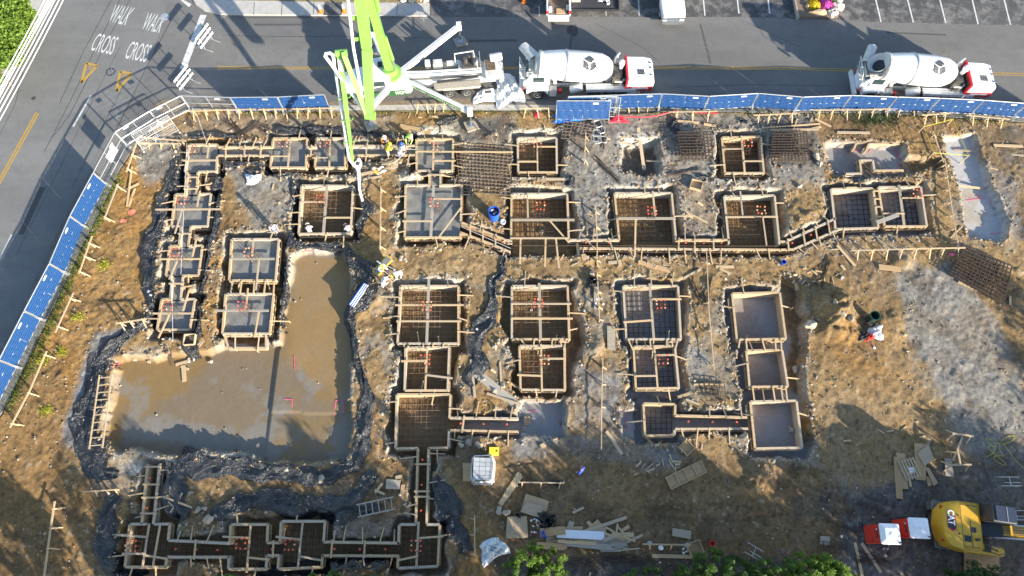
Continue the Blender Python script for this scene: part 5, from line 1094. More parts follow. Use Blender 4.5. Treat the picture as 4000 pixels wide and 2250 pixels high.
    for k,y in enumerate((-.2,.55)):
        rail(T,[(-5.05,y-.4,1.9),(-5.3,y-.4,2.7),(-5.3,y+.35,2.75),(-5.05,y+.35,1.9)],.03); rail(T,[(-5.28,y-.4,2.35),(-5.28,y+.35,2.38)],.022)
    for y in (-.95,-.6): rail(T,[(-4.6,y,1.4),(-4.4,y,2.7),(-3.3,y,2.95)],.028)
    for k in range(5): rail(T,[(-4.58+.04*k,-.95,1.6+.25*k),(-4.58+.04*k,-.6,1.6+.25*k)],.02,name='ladder_rung')
    for s in (-1,1):
        rail(T,[(-4.4,s*.8,2.2),(-4.7,s*1.25,2.3)],.02,name='mirror_arm'); B('mirror',white,MB().box((-4.72,s*1.3,2.25),(.08,.24,.4)))
    B('platform',dwhite,MB().box((-4.0,-.72,2.62),(1.5,.4,.05)).box((-5.1,.1,1.95),(.35,1.4,.05)))
    return T
C_navy_mark=plain('dark grey lettering',(.045,.05,.06),.6,var=.1)
def place_by(p_near_a,p_near_b,halfw):
    a=W(*p_near_a); b=W(*p_near_b); d=(b-a).normalized(); n=Vector((-d.y,d.x,0)); c=(a+b)/2+n*halfw; return c,math.atan2(d.y,d.x)
c,rz=place_by((1340,251),(1640,249),1.2); mixer(Vector((W(1460,247).x,c.y,.0)),rz,'white mixer truck with raised chute behind the pump truck',False)
c,rz=place_by((2180,252),(2470,262),1.2); mixer(Vector((W(2290,250).x,c.y-.1,.0)),rz,'white mixer truck with open hopper near the right edge',True)

# ---- concrete pump truck
def pump():
    a=W(900,264); b=W(1176,241.5); d=(b-a).normalized(); n=Vector((-d.y,d.x,0)); rz=math.atan2(d.y,d.x); L0=(a+b)/2+n*1.15
    T=empty('pump_truck',(L0.x,L0.y,0),rz); tag(T,'white concrete pump truck with long green folding boom','pump truck'); inv=Matrix.Translation(L0)@Matrix.Rotation(rz,4,'Z'); inv=inv.inverted()
    loc=lambda p:inv@Vector(p)
    PX=lambda u,v,z:loc(W(u/_k,v/_k,z))       # native map unit to truck space
    B=lambda nme,mt,mb,s=False,par=None:mb.build(nme,mt,par or T,smooth=s)
    x_f=PX(1344,330,1.2).x; x_r=PX(1950,290,1.2).x
    m=MB(); m.beam((x_f+.6,.42,.9),(x_r-.3,.42,.9),.16,.34); m.beam((x_f+.6,-.42,.9),(x_r-.3,-.42,.9),.16,.34); B('chassis',dwhite,m)
    fx=PX(1397,405,.4).x; r1=PX(1758,378,.4).x; r2=PX(1826,376,.4).x
    for s in (-1,1):
        wheel(T,fx,s*1.05,.54,.36,s)
        for x in (r1,r2): wheel(T,x,s*1.0,.54,.56,s)
    # bonnet and cab
    m=MB(); bodyloft(m,[(x_f,.7,.8,1.35),(x_f+.12,.95,.7,1.6),(x_f+1.1,1.08,.7,1.85),(x_f+1.75,1.1,.75,1.95)],r=.2); bon=B('bonnet',white,m,True)
    MB().box((x_f-.02,0,1.1),(.06,1.1,.6)).build('grille',chrome,bon)
    B('bumper',chrome,MB().box((x_f-.15,0,.62),(.2,2.3,.32)))
    for s in (-1,1):
        m=MB(); m.box((fx,s*1.12,1.15),(1.3,.34,.1)); m.beam((fx-.65,s*1.12,1.15),(fx-.95,s*1.12,.75),.34,.1,up=(1,0,0)); B('front_fender',dgreen,m); B('headlamp',whitep,MB().box((x_f+.1,s*.95,1.15),(.1,.25,.2)))
    cx0=x_f+1.75
    m=MB(); bodyloft(m,[(cx0,1.1,.75,2.0),(cx0+.55,1.08,.75,2.75),(cx0+2.0,1.1,.75,2.85),(cx0+2.1,1.08,.8,2.8)],r=.15); cab=B('cab',white,m,True)
    MB().add([(cx0+.02,-.95,2.02),(cx0+.02,.95,2.02),(cx0+.5,.92,2.68),(cx0+.5,-.92,2.68)],[(0,1,2,3)]).build('windscreen',glass,cab)
    for s in (-1,1): MB().box((cx0+1.15,s*1.105,2.3),(1.0,.02,.55)).build('side_window',glass,cab); MB().box((cx0+1.1,s*1.12,1.15),(1.7,.03,.5)).build('green_stripe',dgreen,cab)
    MB().box((cx0+1.4,.3,2.87),(.35,.5,.06)).build('roof_vent',C_dark,cab)
    for k in range(5): MB().box((cx0+.7,-.5+.25*k,2.88),(.2,.12,.08)).build('roof_lamp',dwhite,cab)
    # deck, boxes, pipes
    dx0=cx0+2.4
    m=MB(); m.box(((dx0+x_r)/2,0,1.22),(x_r-dx0,1.3,.16)); B('deck',white,m)
    for s,nm2 in ((-1,'near'),(1,'far')):
        m=MB(); m.box(((r1+r2)/2,s*1.0,1.28),(3.7,.62,.12)); m.box(((r1+r2)/2,s*1.28,1.2),(3.5,.04,.22)); B('catwalk',plain('tan deck paint '+nm2,(.45,.40,.33),.7,var=.2,dirt=(.2,.17,.14),dirt_amt=.6),m)
    for k,(x,y,sx,sy,sz) in enumerate([(1.2,.9,.7,.5,.6),(2.4,.95,1.0,.4,.35),(3.1,.55,.6,.6,.5),(.4,.95,.4,.35,.7)]): B('deck_box',dwhite if k!=2 else steel,MB().box((dx0+2.2+x,y,1.3+sz/2),(sx,sy,sz)))
    for y,z,r in [(-.15,1.75,.11),(.15,1.72,.11),(.42,1.6,.05),(-.42,1.6,.06)]: B('delivery_pipe',white if r>.08 else darkm,MB().tube([(dx0+.6,y,z+.15),(dx0+2.5,y,z),(x_r-1.4,y,z-.1)],r,10),True)
    B('spare_hose',bmetal,MB().tube([(r1-.9,-.72,1.5),(r1+.6,-.75,1.62),(r2+1.0,-.55,1.6)],.11,8),True)
    B('cylinder_block',darkm,MB().box((x_r-2.3,.55,1.6),(1.2,.9,.7)).lathe([(0,.14),(.7,.14)],(x_r-1.9,.3,1.7),(0,0,1),12).lathe([(0,.18),(.5,.18)],(x_r-2.6,.6,1.9),(0,0,1),12).lathe([(0,.13),(.6,.13)],(x_r-2.3,.85,1.8),(0,0,1),12))
    B('filter_can',whitep,MB().lathe([(0,.12),(.75,.12)],(x_r-1.75,.35,1.6),(0,0,1),12)); rail(T,[(x_r-3.4,.9,1.4),(x_r-3.4,.95,2.6),(x_r-1.9,1.05,2.65),(x_r-1.85,1.05,1.5)],.05)
    m=MB()
    for k in range(9): m.beam((x_r-1.45,-.1+.14*k,1.2),(x_r-1.45,-.1+.14*k,2.5),.02,.02)
    m.beam((x_r-1.45,-.15,2.5),(x_r-1.45,1.1,2.5),.06,.06); m.beam((x_r-1.45,-.15,1.3),(x_r-1.45,1.1,1.3),.06,.06); B('guard_screen',steel,m)
    # rear hopper with its grate
    m=MB(); hx=x_r-.35; m.loft([[(hx-.5,-.55,1.0),(hx+.45,-.55,1.0),(hx+.45,.55,1.0),(hx-.5,.55,1.0)],[(hx-.75,-.95,1.65),(hx+.7,-.95,1.55),(hx+.7,.95,1.55),(hx-.75,.95,1.65)]],cap=True); hop=B('hopper',dwhite,m)
    m=MB()
    for k in range(8): m.beam((hx-.65,-.1+.13*k,1.68),(hx+.1,-.1+.13*k,1.66),.04,.04)
    m.build('hopper_grate',rustl,hop); MB().box((hx-.3,.4,1.66),(.75,1.0,.02)).build('hopper_mouth',C_dark,hop)
    B('agitator_drum',dwhite,MB().lathe([(0,.3),(.05,.36),(.95,.36),(1.0,.3)],(hx-.3,1.0,1.7),(.95,.1,0),16),True)
    B('mud_flap',white,MB().box((x_r-1.0,-1.3,.45),(.9,.25,.6)).box((x_r-1.0,-1.45,.75),(.7,.08,.35)))
    B('control_screen',bmetal,MB().box((x_r-1.0,-1.5,.78),(.55,.03,.3)))
    # outriggers
    tc=PX(1530,285,1.7); 
    def outr(u,v,hook,textside=False):
        foot=PX(u,v,.0); top=Vector((foot.x,foot.y,1.9)); st=hook; dd=(top-st); 
        m=MB(); m.beam(st,top,.34,.42); arm=B('outrigger_arm',white,m)
        nn=Vector((-dd.y,dd.x,0)).normalized()
        MB().beam(st+nn*.1+Vector((0,0,.225)),top+nn*.1+Vector((0,0,.225)),.03,.02).build('arm_groove',steel,arm); MB().beam(st-nn*.06+Vector((0,0,.225)),top-nn*.06+Vector((0,0,.225)),.03,.02).build('arm_groove',steel,arm)
        MB().lathe([(0,.09),(1.55,.09)],(foot.x,foot.y,.22),(0,0,1),12).lathe([(0,.24),(.08,.22)],(foot.x,foot.y,.14),(0,0,1),18).build('foot_jack',chrome,arm,smooth=True)
        MB().box((foot.x,foot.y,.07),(.95,.95,.13),rz=.3).build('foot_pad',oldw,arm); MB().box((foot.x,foot.y,1.9),(.4,.4,.62)).build('arm_head',white,arm)
        if textside:
            u_=dd.normalized(); s_=nn if nn.y<0 else -nn; p0=st+u_*1.1+s_*.182; p1=top-u_*.7+s_*.182; up_=Vector((0,0,1))
            MB().add([p0-up_*.19,p1-up_*.19,p1+up_*.19,p0+up_*.19],[(0,1,2,3)]).build('green_band',dgreen,arm)
            text_mesh('WILLIAMS CONCRETE PUMPING',[p0+s_*.01-up_*.11,p1+s_*.01-up_*.11,p1+s_*.01+up_*.11,p0+s_*.01+up_*.11],'lettering',capw,arm,bold=.02)
    capw=plain('pale green lettering',(.62,.80,.55),.6)
    base=tc
    for (u,v,hk,tx) in [(1799,166,PX(1560,285,1.8),False),(1841,493,PX(1565,308,1.8),True),(1451,491,PX(1528,335,1.8),False),(1478,205,PX(1500,240,1.8),False)]: outr(u,v,hk,tx)
    # turret frame
    m=MB(); P=[PX(*p,1.95) for p in [(1535,262),(1575,262),(1590,280),(1608,332),(1600,344),(1498,350),(1494,342),(1515,305)]]; m.prism([(p.x,p.y) for p in P],1.35,1.95); fr=B('outrigger_frame',white,m)
    pn=[PX(1515,349,1.9),PX(1598,343,1.9)]; s0=pn[0]+Vector((0,-.06,-.12)); s1=pn[1]+Vector((0,-.06,-.12)); dn=Vector((0,0,-.62))
    MB().add([s0+dn,s1+dn,s1,s0],[(0,1,2,3)]).build('name_panel',dgreen,fr); o1=Vector((0,-.012,0)); e1=(s1-s0)
    text_mesh('WCP',[s0+e1*.3+dn*.82+o1,s0+e1*.75+dn*.82+o1,s0+e1*.75+dn*.22+o1,s0+e1*.3+dn*.22+o1],'lettering',capw,fr,bold=.03)
    t0=PX(1522,268,2.9); B('turret',green,MB().lathe([(0,.62),(.35,.62),(.4,.85),(.55,.85),(.6,.6),(1.1,.55)],(t0.x,t0.y,1.95),(0,0,1),28),True)
    # boom sections: box girders between joints
    def girder(p,q,w0,w1,h0,h1,name,mats=green):
        p=Vector(p);q=Vector(q);d=(q-p).normalized(); a=d.cross(Vector((0,0,1))).normalized(); b=a.cross(d).normalized(); m=MB(); rings=[]
        for t,ww,hh in ((-.02,w0*.7,h0*.6),(.03,w0,h0),(.5,(w0+w1)/2*1.0,(h0+h1)/2*1.05),(.97,w1,h1),(1.02,w1*.7,h1*.6)):
            c=p+(q-p)*t; rings.append([c+a*ww/2+b*hh/2,c-a*ww/2+b*hh/2,c-a*ww/2-b*hh/2,c+a*ww/2-b*hh/2])
        m.loft(rings); return B(name,mats,m),a,b
    J0=PX(1520,262,3.4); J1=PX(1418,-95,13.5); J1b=PX(1396,-95,13.2); J2=PX(1446,452,5.0); J2k=PX(1434,190,8.6); J3=PX(1341,208,8.3); J3b=PX(1326,205,8.0); J4=PX(1379,640,2.6)
    b1,a1,c1=girder(J0,J1,.62,.5,.75,.55,'boom_section'); b2,a2,c2=girder(J1b,J2k,.66,.62,.6,.55,'boom_section'); b3,a3,c3_=girder(J2k,J2,.62,.52,.55,.5,'boom_section')
    b4,a4,c4=girder(J2-Vector((.2,0,0)),J3,.36,.34,.46,.4,'boom_section'); b5,a5,c5=girder(J3b,J4,.36,.16,.36,.16,'boom_section')
    B('boom_joint',green,MB().lathe([(-.35,.3),(.35,.3)],J2,a2,16)); B('boom_joint',green,MB().lathe([(-.4,.24),(.4,.24)],(J3+J3b)/2,Vector((1,0,0)),16))
    MB().tube([J0+(J1-J0)*.12-a1*.45-c1*.2,J0+(J1-J0)*.36-a1*.3+c1*.1],.13,10).build('lift_cylinder',green,b1); MB().tube([J0+(J1-J0)*.02-a1*.45-c1*.3,J0+(J1-J0)*.13-a1*.45-c1*.2],.07,10).build('cylinder_rod',chrome,b1)
    MB().tube([J0+(J1-J0)*.66-a1*.38,J0+(J1-J0)*.86-a1*.42],.15,10).build('fold_cylinder',green,b1)
    MB().tube([J3+(J2-J3)*.08+a4*.05-c4*.3,J3+(J2-J3)*.45-c4*.25],.09,8).build('fold_cylinder',green,b4)
    p0=J0+(J1-J0)*.55; q_=[p0+c1*.40-a1*.18,p0+(J0-J1).normalized()*1.1+c1*.40-a1*.18,p0+(J0-J1).normalized()*1.1+c1*.40+a1*.18,p0+c1*.40+a1*.18]
    MB().add(q_,[(0,1,2,3)]).build('name_sticker',whitep,b1); q2=[v+c1*.012 for v in q_]; text_mesh('WCP',q2,'lettering',C_navy_mark,b1)
    s5=J3b+(J4-J3b)*.06; MB().beam(s5+c5*.2,s5+(J4-J3b)*.1+c5*.2,.3,.02).build('stripe_plate',plain('red white stripe',(.75,.55,.52),.5,var=.3),b5)
    # delivery lines along the boom
    off=Vector((-.75,0,0)); B('boom_pipe',whitep,MB().tube([J1b+off,J2k+off+Vector((-.15,0,.1)),J2+off*.4],.105,10),True)
    B('boom_pipe',whitep,MB().tube([PX(1420,430,4.9),PX(1300,260,7.6),PX(1268,217,8.3),PX(1272,210,8.5),PX(1288,207,8.5),PX(1300,214,8.3),PX(1306,250,7.4),PX(1330,400,5.4),PX(1364,622,2.8),PX(1385,648,2.6),PX(1398,652,2.4)],.115,10),True)
    for t in (.2,.4,.6,.8):
        c=J3b+(J4-J3b)*t; MB().beam(c,c+Vector((-.5,0,0)),.05,.08).build('pipe_bracket',green,b5); MB().tube([c,c+Vector((.35,0,.1)),c+Vector((.45,0,.35))],.03,6).build('hose_hook',green,b5)
    for t in (.25,.55,.85):
        c=J1b+(J2k-J1b)*t; MB().beam(c,c+off*1.1,.08,.3).build('pipe_bracket',green,b2)
    B('end_hose',plain('pale hose',(.66,.64,.60),.7,var=.12),MB().tube([PX(1392,650,2.4),PX(1400,668,2.0),PX(1402,700,1.4),PX(1404,740,.6),PX(1411,770,.25),PX(1416,785,.18)],[.13,.13,.12,.11,.11,.10],10),True)
    return T
pump()
# white plastic draped by the hopper
wsheet=plain('white plastic sheet',(.72,.74,.76),.4,var=.08,bump=.7,bscale=5)
tag(crumple('plastic_cover',W(1278,226,.05),2.0,2.9,22,.42,wsheet,.2,9,follow=False),'white plastic sheet draped at the rear of the pump truck','plastic sheet')
tag(crumple('ground_cover',W(1225,243,.02),2.0,1.2,14,.12,wsheet,.1,10,follow=False),'white plastic sheet spread on the road under the hopper','plastic sheet')

# ---- pickup trucks in the lot
def pickup(loc,rz,label,bedload,front_vis):
    T=empty('pickup_truck',loc,rz); tag(T,label,'pickup'); B=lambda n,mt,mb,s=False:mb.build(n,mt,T,smooth=s)
    m=MB(); bodyloft(m,[(2.95,.75,.55,.95),(2.9,.93,.5,1.08),(2.2,1.0,.5,1.17),(1.35,1.0,.5,1.22),(1.2,1.0,.5,1.24)],r=.13); hood=B('bonnet',white,m,True)
    m=MB(); bodyloft(m,[(1.3,.98,.5,1.2),(1.2,1.0,.5,1.25),(.55,.90,.5,1.88),(-.75,.90,.5,1.9),(-1.05,.96,.5,1.3)],r=.14); cab=B('cab',white,m,True)
    MB().add([(1.24,-.84,1.27),(1.24,.84,1.27),(.62,.76,1.82),(.62,-.76,1.82)],[(0,1,2,3)]).build('windscreen',glass,cab); MB().add([(-1.03,-.8,1.35),(-1.03,.8,1.35),(-.80,.75,1.8),(-.80,-.75,1.8)],[(0,1,2,3)]).build('rear_window',glass,cab)
    for s in (-1,1):
        MB().add([(1.0,s*.985,1.3),(-.85,s*.985,1.3),(-.7,s*.925,1.75),(.55,s*.925,1.75)],[(0,1,2,3)]).build('side_window',glass,cab); MB().box((.95,s*1.14,1.3),(.12,.24,.2)).build('mirror',white,cab)
        MB().box((-2.0,s*.95,.9),(2.0,.12,.72)).build('bed_side',white,T); wheel(T,2.0,s*.9,.4,.28,s); wheel(T,-1.95,s*.9,.4,.28,s)
        MB().box((2.93,s*.72,.92),(.1,.38,.2)).build('headlamp',glass if not front_vis else chrome,T); MB().box((-3.02,s*.95,.98),(.06,.16,.34)).build('tail_lamp',red,T)
    B('bed_floor',plain('bed floor '+label[:5],(.14,.11,.09),.8,var=.4),MB().box((-2.0,0,.62),(2.0,1.8,.06))); B('front_bumper',chrome,MB().box((3.02,0,.62),(.18,1.9,.24)).box((3.06,0,.45),(.1,1.3,.1))); B('grille',chrome,MB().box((2.99,0,.9),(.05,1.0,.26)).box((3.01,0,.83),(.05,.95,.03)))
    if bedload: B('tailgate',white,MB().box((-3.3,0,.62),(.6,1.75,.08))); 
    else: B('tailgate',white,MB().box((-3.0,0,.9),(.08,1.8,.6)))
    B('rear_bumper',chrome,MB().box((-3.15,0,.5),(.2,1.85,.2)))
    return T
p=W(1691,56,0.6); pickup(Vector((p.x,p.y+3.0,.02)),-math.pi/2+.03,'white pickup nosing out of the parking lot',False,True)
p=W(1405,44,.6); PK=pickup(Vector((p.x,p.y+3.2,.02)),math.pi/2,'white pickup with open tailgate and loaded bed at the top',True,False)
def item(name,mb,mat,loc,label,cat,group=None,rz=0,smooth=False): return tag(mb.build(name,mat,loc=loc,rz=rz,smooth=smooth),label,cat,group)
pb=Vector((W(1405,44,.6).x,W(1405,44,.6).y,.7))
item('plywood_piece',MB().box((0,0,.03),(.75,.55,.05)),ply,pb+Vector((.2,.55,0)),'pale board lying in the open pickup bed','board')
item('cardboard_box',MB().box((0,0,.2),(.9,.6,.4)).box((0,0,.405),(.5,.3,.01)),ply,pb+Vector((-.1,2.2,0)),'brown carton in the pickup bed at the frame top','carton')
bt=MB()
for k in range(6): bt.lathe([(0,.06),(.2,.06),(.24,.03),(.27,.03)],((k%2)*.14,(k//2)*.16,0),(0,0,1),8)
item('bottle_pack',bt,whitep,pb+Vector((-.75,.5,0)),'pack of pale bottles on the left of the pickup bed','bottles'); item('bottle_pack',MB().add(bt.v,bt.f),whitep,pb+Vector((.72,.7,0)),'pack of pale bottles on the right of the pickup bed','bottles')
# low flat trailer beside the pickup
p=W(1486,24,.02); e=empty('flat_trailer',(p.x,p.y+1.2,.02)); tag(e,'low black flat trailer loaded with bags beside the pickup','trailer')
MB().box((0,0,.45),(4.6,3.4,.12)).build('deck',C_dark,e); MB().box((0,-1.72,.5),(4.6,.06,.2)).build('edge_beam',bmetal,e); MB().box((2.3,0,.55),(.06,3.4,.25)).build('edge_beam',bmetal,e)
for s in (-1,1): wheel(e,s*1.6,-1.35,.3,.2,-1)
item('crate',MB().box((0,0,.2),(.75,.6,.36)).box((-.2,0,.39),(.22,.5,.04)).box((.1,0,.39),(.22,.5,.04)),plain('pale carton',(.45,.36,.30),.8),Vector((p.x-1.3,p.y+.6,.53)),'pale carton on the black trailer','carton')
item('white_bucket',MB().lathe([(0,.13),(.3,.16),(.31,.17),(.27,.14),(.05,.12)],(0,0,0),(0,0,1),14),whitep,Vector((p.x+1.4,p.y+.1,.53)),'white bucket with blue lid on the trailer','bucket')
tag(crumple('plastic_bag',Vector((p.x+1.1,p.y+.8,.55)),1.0,.9,9,.4,whitep,0,3,follow=False),'white plastic bag heaped on the trailer','bag')
# ---- excavator
def excavator():
    c=W(2437,1328,1.0); rz=-.13; T=empty('excavator',(c.x,c.y,Z(c.x,c.y)+.02),rz); tag(T,'yellow tracked excavator parked at the bottom right','excavator'); B=lambda n,mt,mb,s=False,par=None:mb.build(n,mt,par or T,smooth=s)
    tr=plain('worn track steel',(.20,.185,.165),.7,var=.3,dirt=(.28,.22,.15),dirt_amt=.6)
    for s in (-1,1):
        m=MB(); m.loft([[( -1.9,s*1.12-.26,.12),(1.9,s*1.12-.26,.12),(2.15,s*1.12-.26,.45),(1.9,s*1.12-.26,.8),(-1.9,s*1.12-.26,.8),(-2.15,s*1.12-.26,.45)],[(-1.9,s*1.12+.26,.12),(1.9,s*1.12+.26,.12),(2.15,s*1.12+.26,.45),(1.9,s*1.12+.26,.8),(-1.9,s*1.12+.26,.8),(-2.15,s*1.12+.26,.45)]]); t=B('track',bmetal,m)
        for k in range(20): MB().box((-1.95+k*.205,s*1.12,.84),(.17,.6,.06)).build('track_shoe',tr,t)
    B('slew_ring',bmetal,MB().lathe([(0,.7),(.4,.7)],(0,0,.75),(0,0,1),20))
    m=MB(); P=rounded([(-1.95,-1.05),(-1.95,1.05),(-1.3,1.42),(.2,1.42),(.2,-1.0),(1.45,-1.05),(1.45,-1.5),(-1.0,-1.5)],.18,3); m.prism([(v.x,v.y) for v in P],1.05,2.0); house=B('house',yellow,m)
    m=MB(); ring=[]; arcp=[(-1.15,1.4),(-1.75,1.25),(-2.15,.8),(-2.3,0),(-2.2,-.8),(-1.85,-1.3),(-1.15,-1.48)]
    for z,f in ((1.0,.97),(1.3,1.0),(2.0,1.0),(2.25,.97),(2.3,.9)): ring.append([(-1.15+(x+1.15)*f,y*f,z) for x,y in arcp])
    m.loft(ring); cw=B('counterweight',yellow,m,True)
    MB().prism([(v.x,v.y) for v in rounded([(-1.1,-1.25),(-1.1,1.25),(-.05,1.25),(-.05,-1.25)],.12)],2.0,2.2).build('engine_cover',yellow,house)
    m=MB(); P=[(-1.12,1.28),(-1.12,-1.28),(0,-1.28)]
    for a,b in [((-1.08,1.2),(-1.08,-1.2)),((-1.08,1.2),(-.1,1.2)),((-1.08,-1.2),(-.1,-1.2)),((-.55,.3),(-.55,-1.2))]: m.beam((*a,2.205),(*b,2.205),.03,.015)
    m.build('panel_seam',C_dark,house); MB().box((-.42,-.2,2.205),(.34,.3,.02)).build('vent_grille',bmetal,house); MB().box((-.8,-.75,2.205),(.4,.36,.02)).build('vent_grille',bmetal,house); MB().tube([(-.3,-.75,2.2),(-.3,-.75,2.5),(-.42,-.75,2.6)],.08,8).build('exhaust',bmetal,house)
    for y in (.55,-.55): MB().lathe([(0,.06),(.04,.05)],(-1.35,y,2.3),(0,0,1),10).build('lifting_eye',C_dark,cw)
    for y in (1.0,-1.05): MB().box((-2.08,y*.95,1.9),(.14,.16,.1)).build('tail_lamp',red,cw)
    # maker's mark on the rear: white letters on a black and red shield
    f=lambda y,z:Vector((-2.33+.10*abs(y-.1)**2-.16*max(0,z-1.95),y,z))
    qz=[Vector((-1.95,.78,2.315)),Vector((-1.95,-.10,2.315)),Vector((-1.55,-.10,2.325)),Vector((-1.55,.78,2.325))]
    MB().add([Vector((-2.0,.5,2.312)),Vector((-2.0,-.28,2.312)),Vector((-1.72,-.48,2.316)),Vector((-1.48,-.28,2.32)),Vector((-1.48,.5,2.32))],[(0,1,2,3,4)]).build('badge_shield',red,cw)
    MB().add([Vector((-1.96,.5,2.318)),Vector((-1.96,-.24,2.318)),Vector((-1.72,-.40,2.322)),Vector((-1.52,-.24,2.326)),Vector((-1.52,.5,2.326))],[(0,1,2,3,4)]).build('badge_field',C_dark,cw)
    text_mesh('CAT',[v+Vector((0,0,.014)) for v in qz],'lettering',whitep,cw,bold=.03)
    m=MB(); bodyloft(m,[(.22,.48,1.05,2.5),(.4,.52,1.05,2.95),(1.75,.52,1.05,2.95),(2.0,.46,1.1,2.2)],r=.1); m.v=[(x,y+.88,z) for x,y,z in m.v]; cab=B('cab',bmetal,m,True)
    MB().prism([(.55,.44),(1.72,.44),(1.72,1.32),(.55,1.32)],2.955,3.0).build('cab_roof',plain('dark blue roof panel',(.035,.045,.075),.4,var=.15),cab); MB().beam((1.2,.44,3.01),(1.2,1.32,3.01),.03,.02).build('roof_seam',steel,cab)
    for s in (.355,1.405): MB().box((1.15,s,2.35),(1.2,.02,.9)).build('side_window',glass,cab)
    MB().add([(1.99,.5,1.3),(1.99,1.26,1.3),(1.80,1.26,2.85),(1.80,.5,2.85)],[(0,1,2,3)]).build('windscreen',glass,cab)
    m=MB(); m.beam((.3,-.08,1.5),(1.4,-.02,2.0),.75,.8); B('boom_mount',bmetal,m)
    m=MB(); pts=[(.5,0,1.7),(1.6,0,2.2),(3.0,0,2.6),(4.6,0,2.6),(6.3,0,2.2)]; rings=[]
    for k,(x,y,z) in enumerate(pts):
        hh=[.35,.55,.62,.5,.3][k]; rings.append([(x-.1,-.26,z-hh/2),(x-.1,.26,z-hh/2),(x,.26,z+hh/2),(x,-.26,z+hh/2)])
    m.loft(rings); bm_=B('boom',yellow,m)
    for y in (-.14,0,.14): MB().tube([(x,y,z+[.35,.55,.62,.5,.3][k]/2+.04) for k,(x,_,z) in enumerate(pts)],.035,6).build('hydraulic_hose',C_brown,bm_)
    for k in (1,2,3): MB().box((pts[k][0],0,pts[k][2]+.36),(.12,.6,.08)).build('hose_clamp',yellow,bm_)
    m=MB(); m.beam((6.3,0,2.2),(5.6,0,1.0),.4,.5); m.box((5.3,0,.7),(.9,1.0,.9)); B('stick_and_bucket',yellow,m)
    for s in (-1,1): MB().tube([(1.0,s*.36,1.4),(2.6,s*.36,2.3)],.1,8).build('boom_cylinder',chrome,T)
    rail(T,[(.35,-.72,2.0),(.35,-.72,2.6),(.95,-.75,2.75),(1.35,-.95,2.6),(1.35,-1.3,2.6),(.7,-1.48,2.6),(.3,-1.4,2.6),(.1,-1.3,2.05)],.03,bmetal,'handrail'); B('service_step',bmetal,MB().box((.45,-1.15,2.03),(.35,.4,.04)).tube([(.3,-1.0,2.05),(.5,-1.2,2.5),(.75,-1.25,2.4)],.06,6))
    return T
excavator()
# ---- portable toilets
def toilet(dx,dy,rz,label):
    c=W(dx,dy,0); T=empty('portable_toilet',(c.x,c.y,Z(c.x,c.y)),rz); tag(T,label,'portable toilet','portable toilets'); h=2.12
    MB().box((0,0,.08),(1.16,1.16,.16)).build('skid',C_dark,T); m=MB().box((0,0,1.12),(1.08,1.08,2.0)); w_=m.build('wall',redp,T)
    MB().box((-.56,0,1.08),(.035,.86,1.84)).build('door',redp,T); 
    for z in (.6,1.1,1.6): MB().box((-.585,0,z),(.02,.66,.03)).build('door_rib',redp,T)
    MB().box((-.585,.05,1.78),(.012,.62,.16)).build('door_sign',C_dark,T); MB().box((-.595,.26,1.78),(.006,.1,.1)).build('door_symbol',whitep,T); MB().box((-.60,-.34,1.1),(.03,.06,.14)).build('door_latch',bmetal,T)
    m=MB(); P=rounded([(-.6,-.6),(.6,-.6),(.6,.6),(-.6,.6)],.1,3); r0=[(v.x,v.y,h) for v in P]; r1=[(v.x,v.y,h+.06) for v in P]; r2=[(v.x*.55,v.y*.55,h+.17) for v in P]; r3=[(v.x*.03,v.y*.03,h+.22) for v in P]; m.loft([r0,r1,r2,r3]); rf_=m.build('roof',whitep,T)
    for k in range(8):
        a=k*math.pi/4; rr=.55 if k%2==0 else .72; MB().beam((.03*math.cos(a),.03*math.sin(a),h+.225),(rr*math.cos(a),rr*math.sin(a),h+.075),.025,.02).build('roof_rib',whitep,rf_)
    MB().lathe([(0,.05),(.22,.05)],(.48,-.48,h+.02),(0,0,1),10).build('vent_pipe',C_dark,rf_)
toilet(2197,1345,-.04,'red portable toilet with white roof, left of the pair'); toilet(2267,1331,-.04,'red portable toilet with white roof, right of the pair')
# ---- type III barricades
def barricade(dx,dy,rz,label):
    c=W(dx,dy,0); T=empty('barricade',(c.x,c.y,.0),rz); tag(T,label,'barricade','road barricades')
    for x in (-.55,.55):
        MB().box((x,0,.04),(.06,1.5,.06)).build('foot',steel,T); MB().box((x,0,.85),(.05,.05,1.6)).build('upright',steel,T)
    for z in (.55,1.05,1.52): MB().box((0,-.04,z),(1.8,.03,.19)).build('rail_board',whitep,T)
barricade(526,112,R(66),'white three-rail barricade at the stop line, upper one'); barricade(475,215,R(64),'white three-rail barricade at the stop line, lower one')
# ---- cones
def cone(dx,dy,label):
    c=W(dx,dy,.13); T=empty('traffic_cone',(c.x,c.y,.13)); tag(T,label,'traffic cone','traffic cones')
    MB().prism([(v.x,v.y) for v in rounded([(-.19,-.19),(.19,-.19),(.19,.19),(-.19,.19)],.06)],0,.04).build('base',orange,T); MB().lathe([(.04,.15),(.42,.10)],(0,0,0),(0,0,1),16).build('cone_body',orange,T,smooth=True); MB().lathe([(.42,.10),(.72,.055)],(0,0,0),(0,0,1),16).build('white_sleeve',whitep,T,smooth=True); MB().lathe([(.72,.055),(.80,.04)],(0,0,0),(0,0,1),16).build('cone_tip',whitep,T,smooth=True)
cone(807,30,'orange cone with white sleeve, left of the ramp'); cone(866,29,'orange cone with white sleeve, right of the ramp'); cone(1318,5,'orange cone at the top of the parking lot')
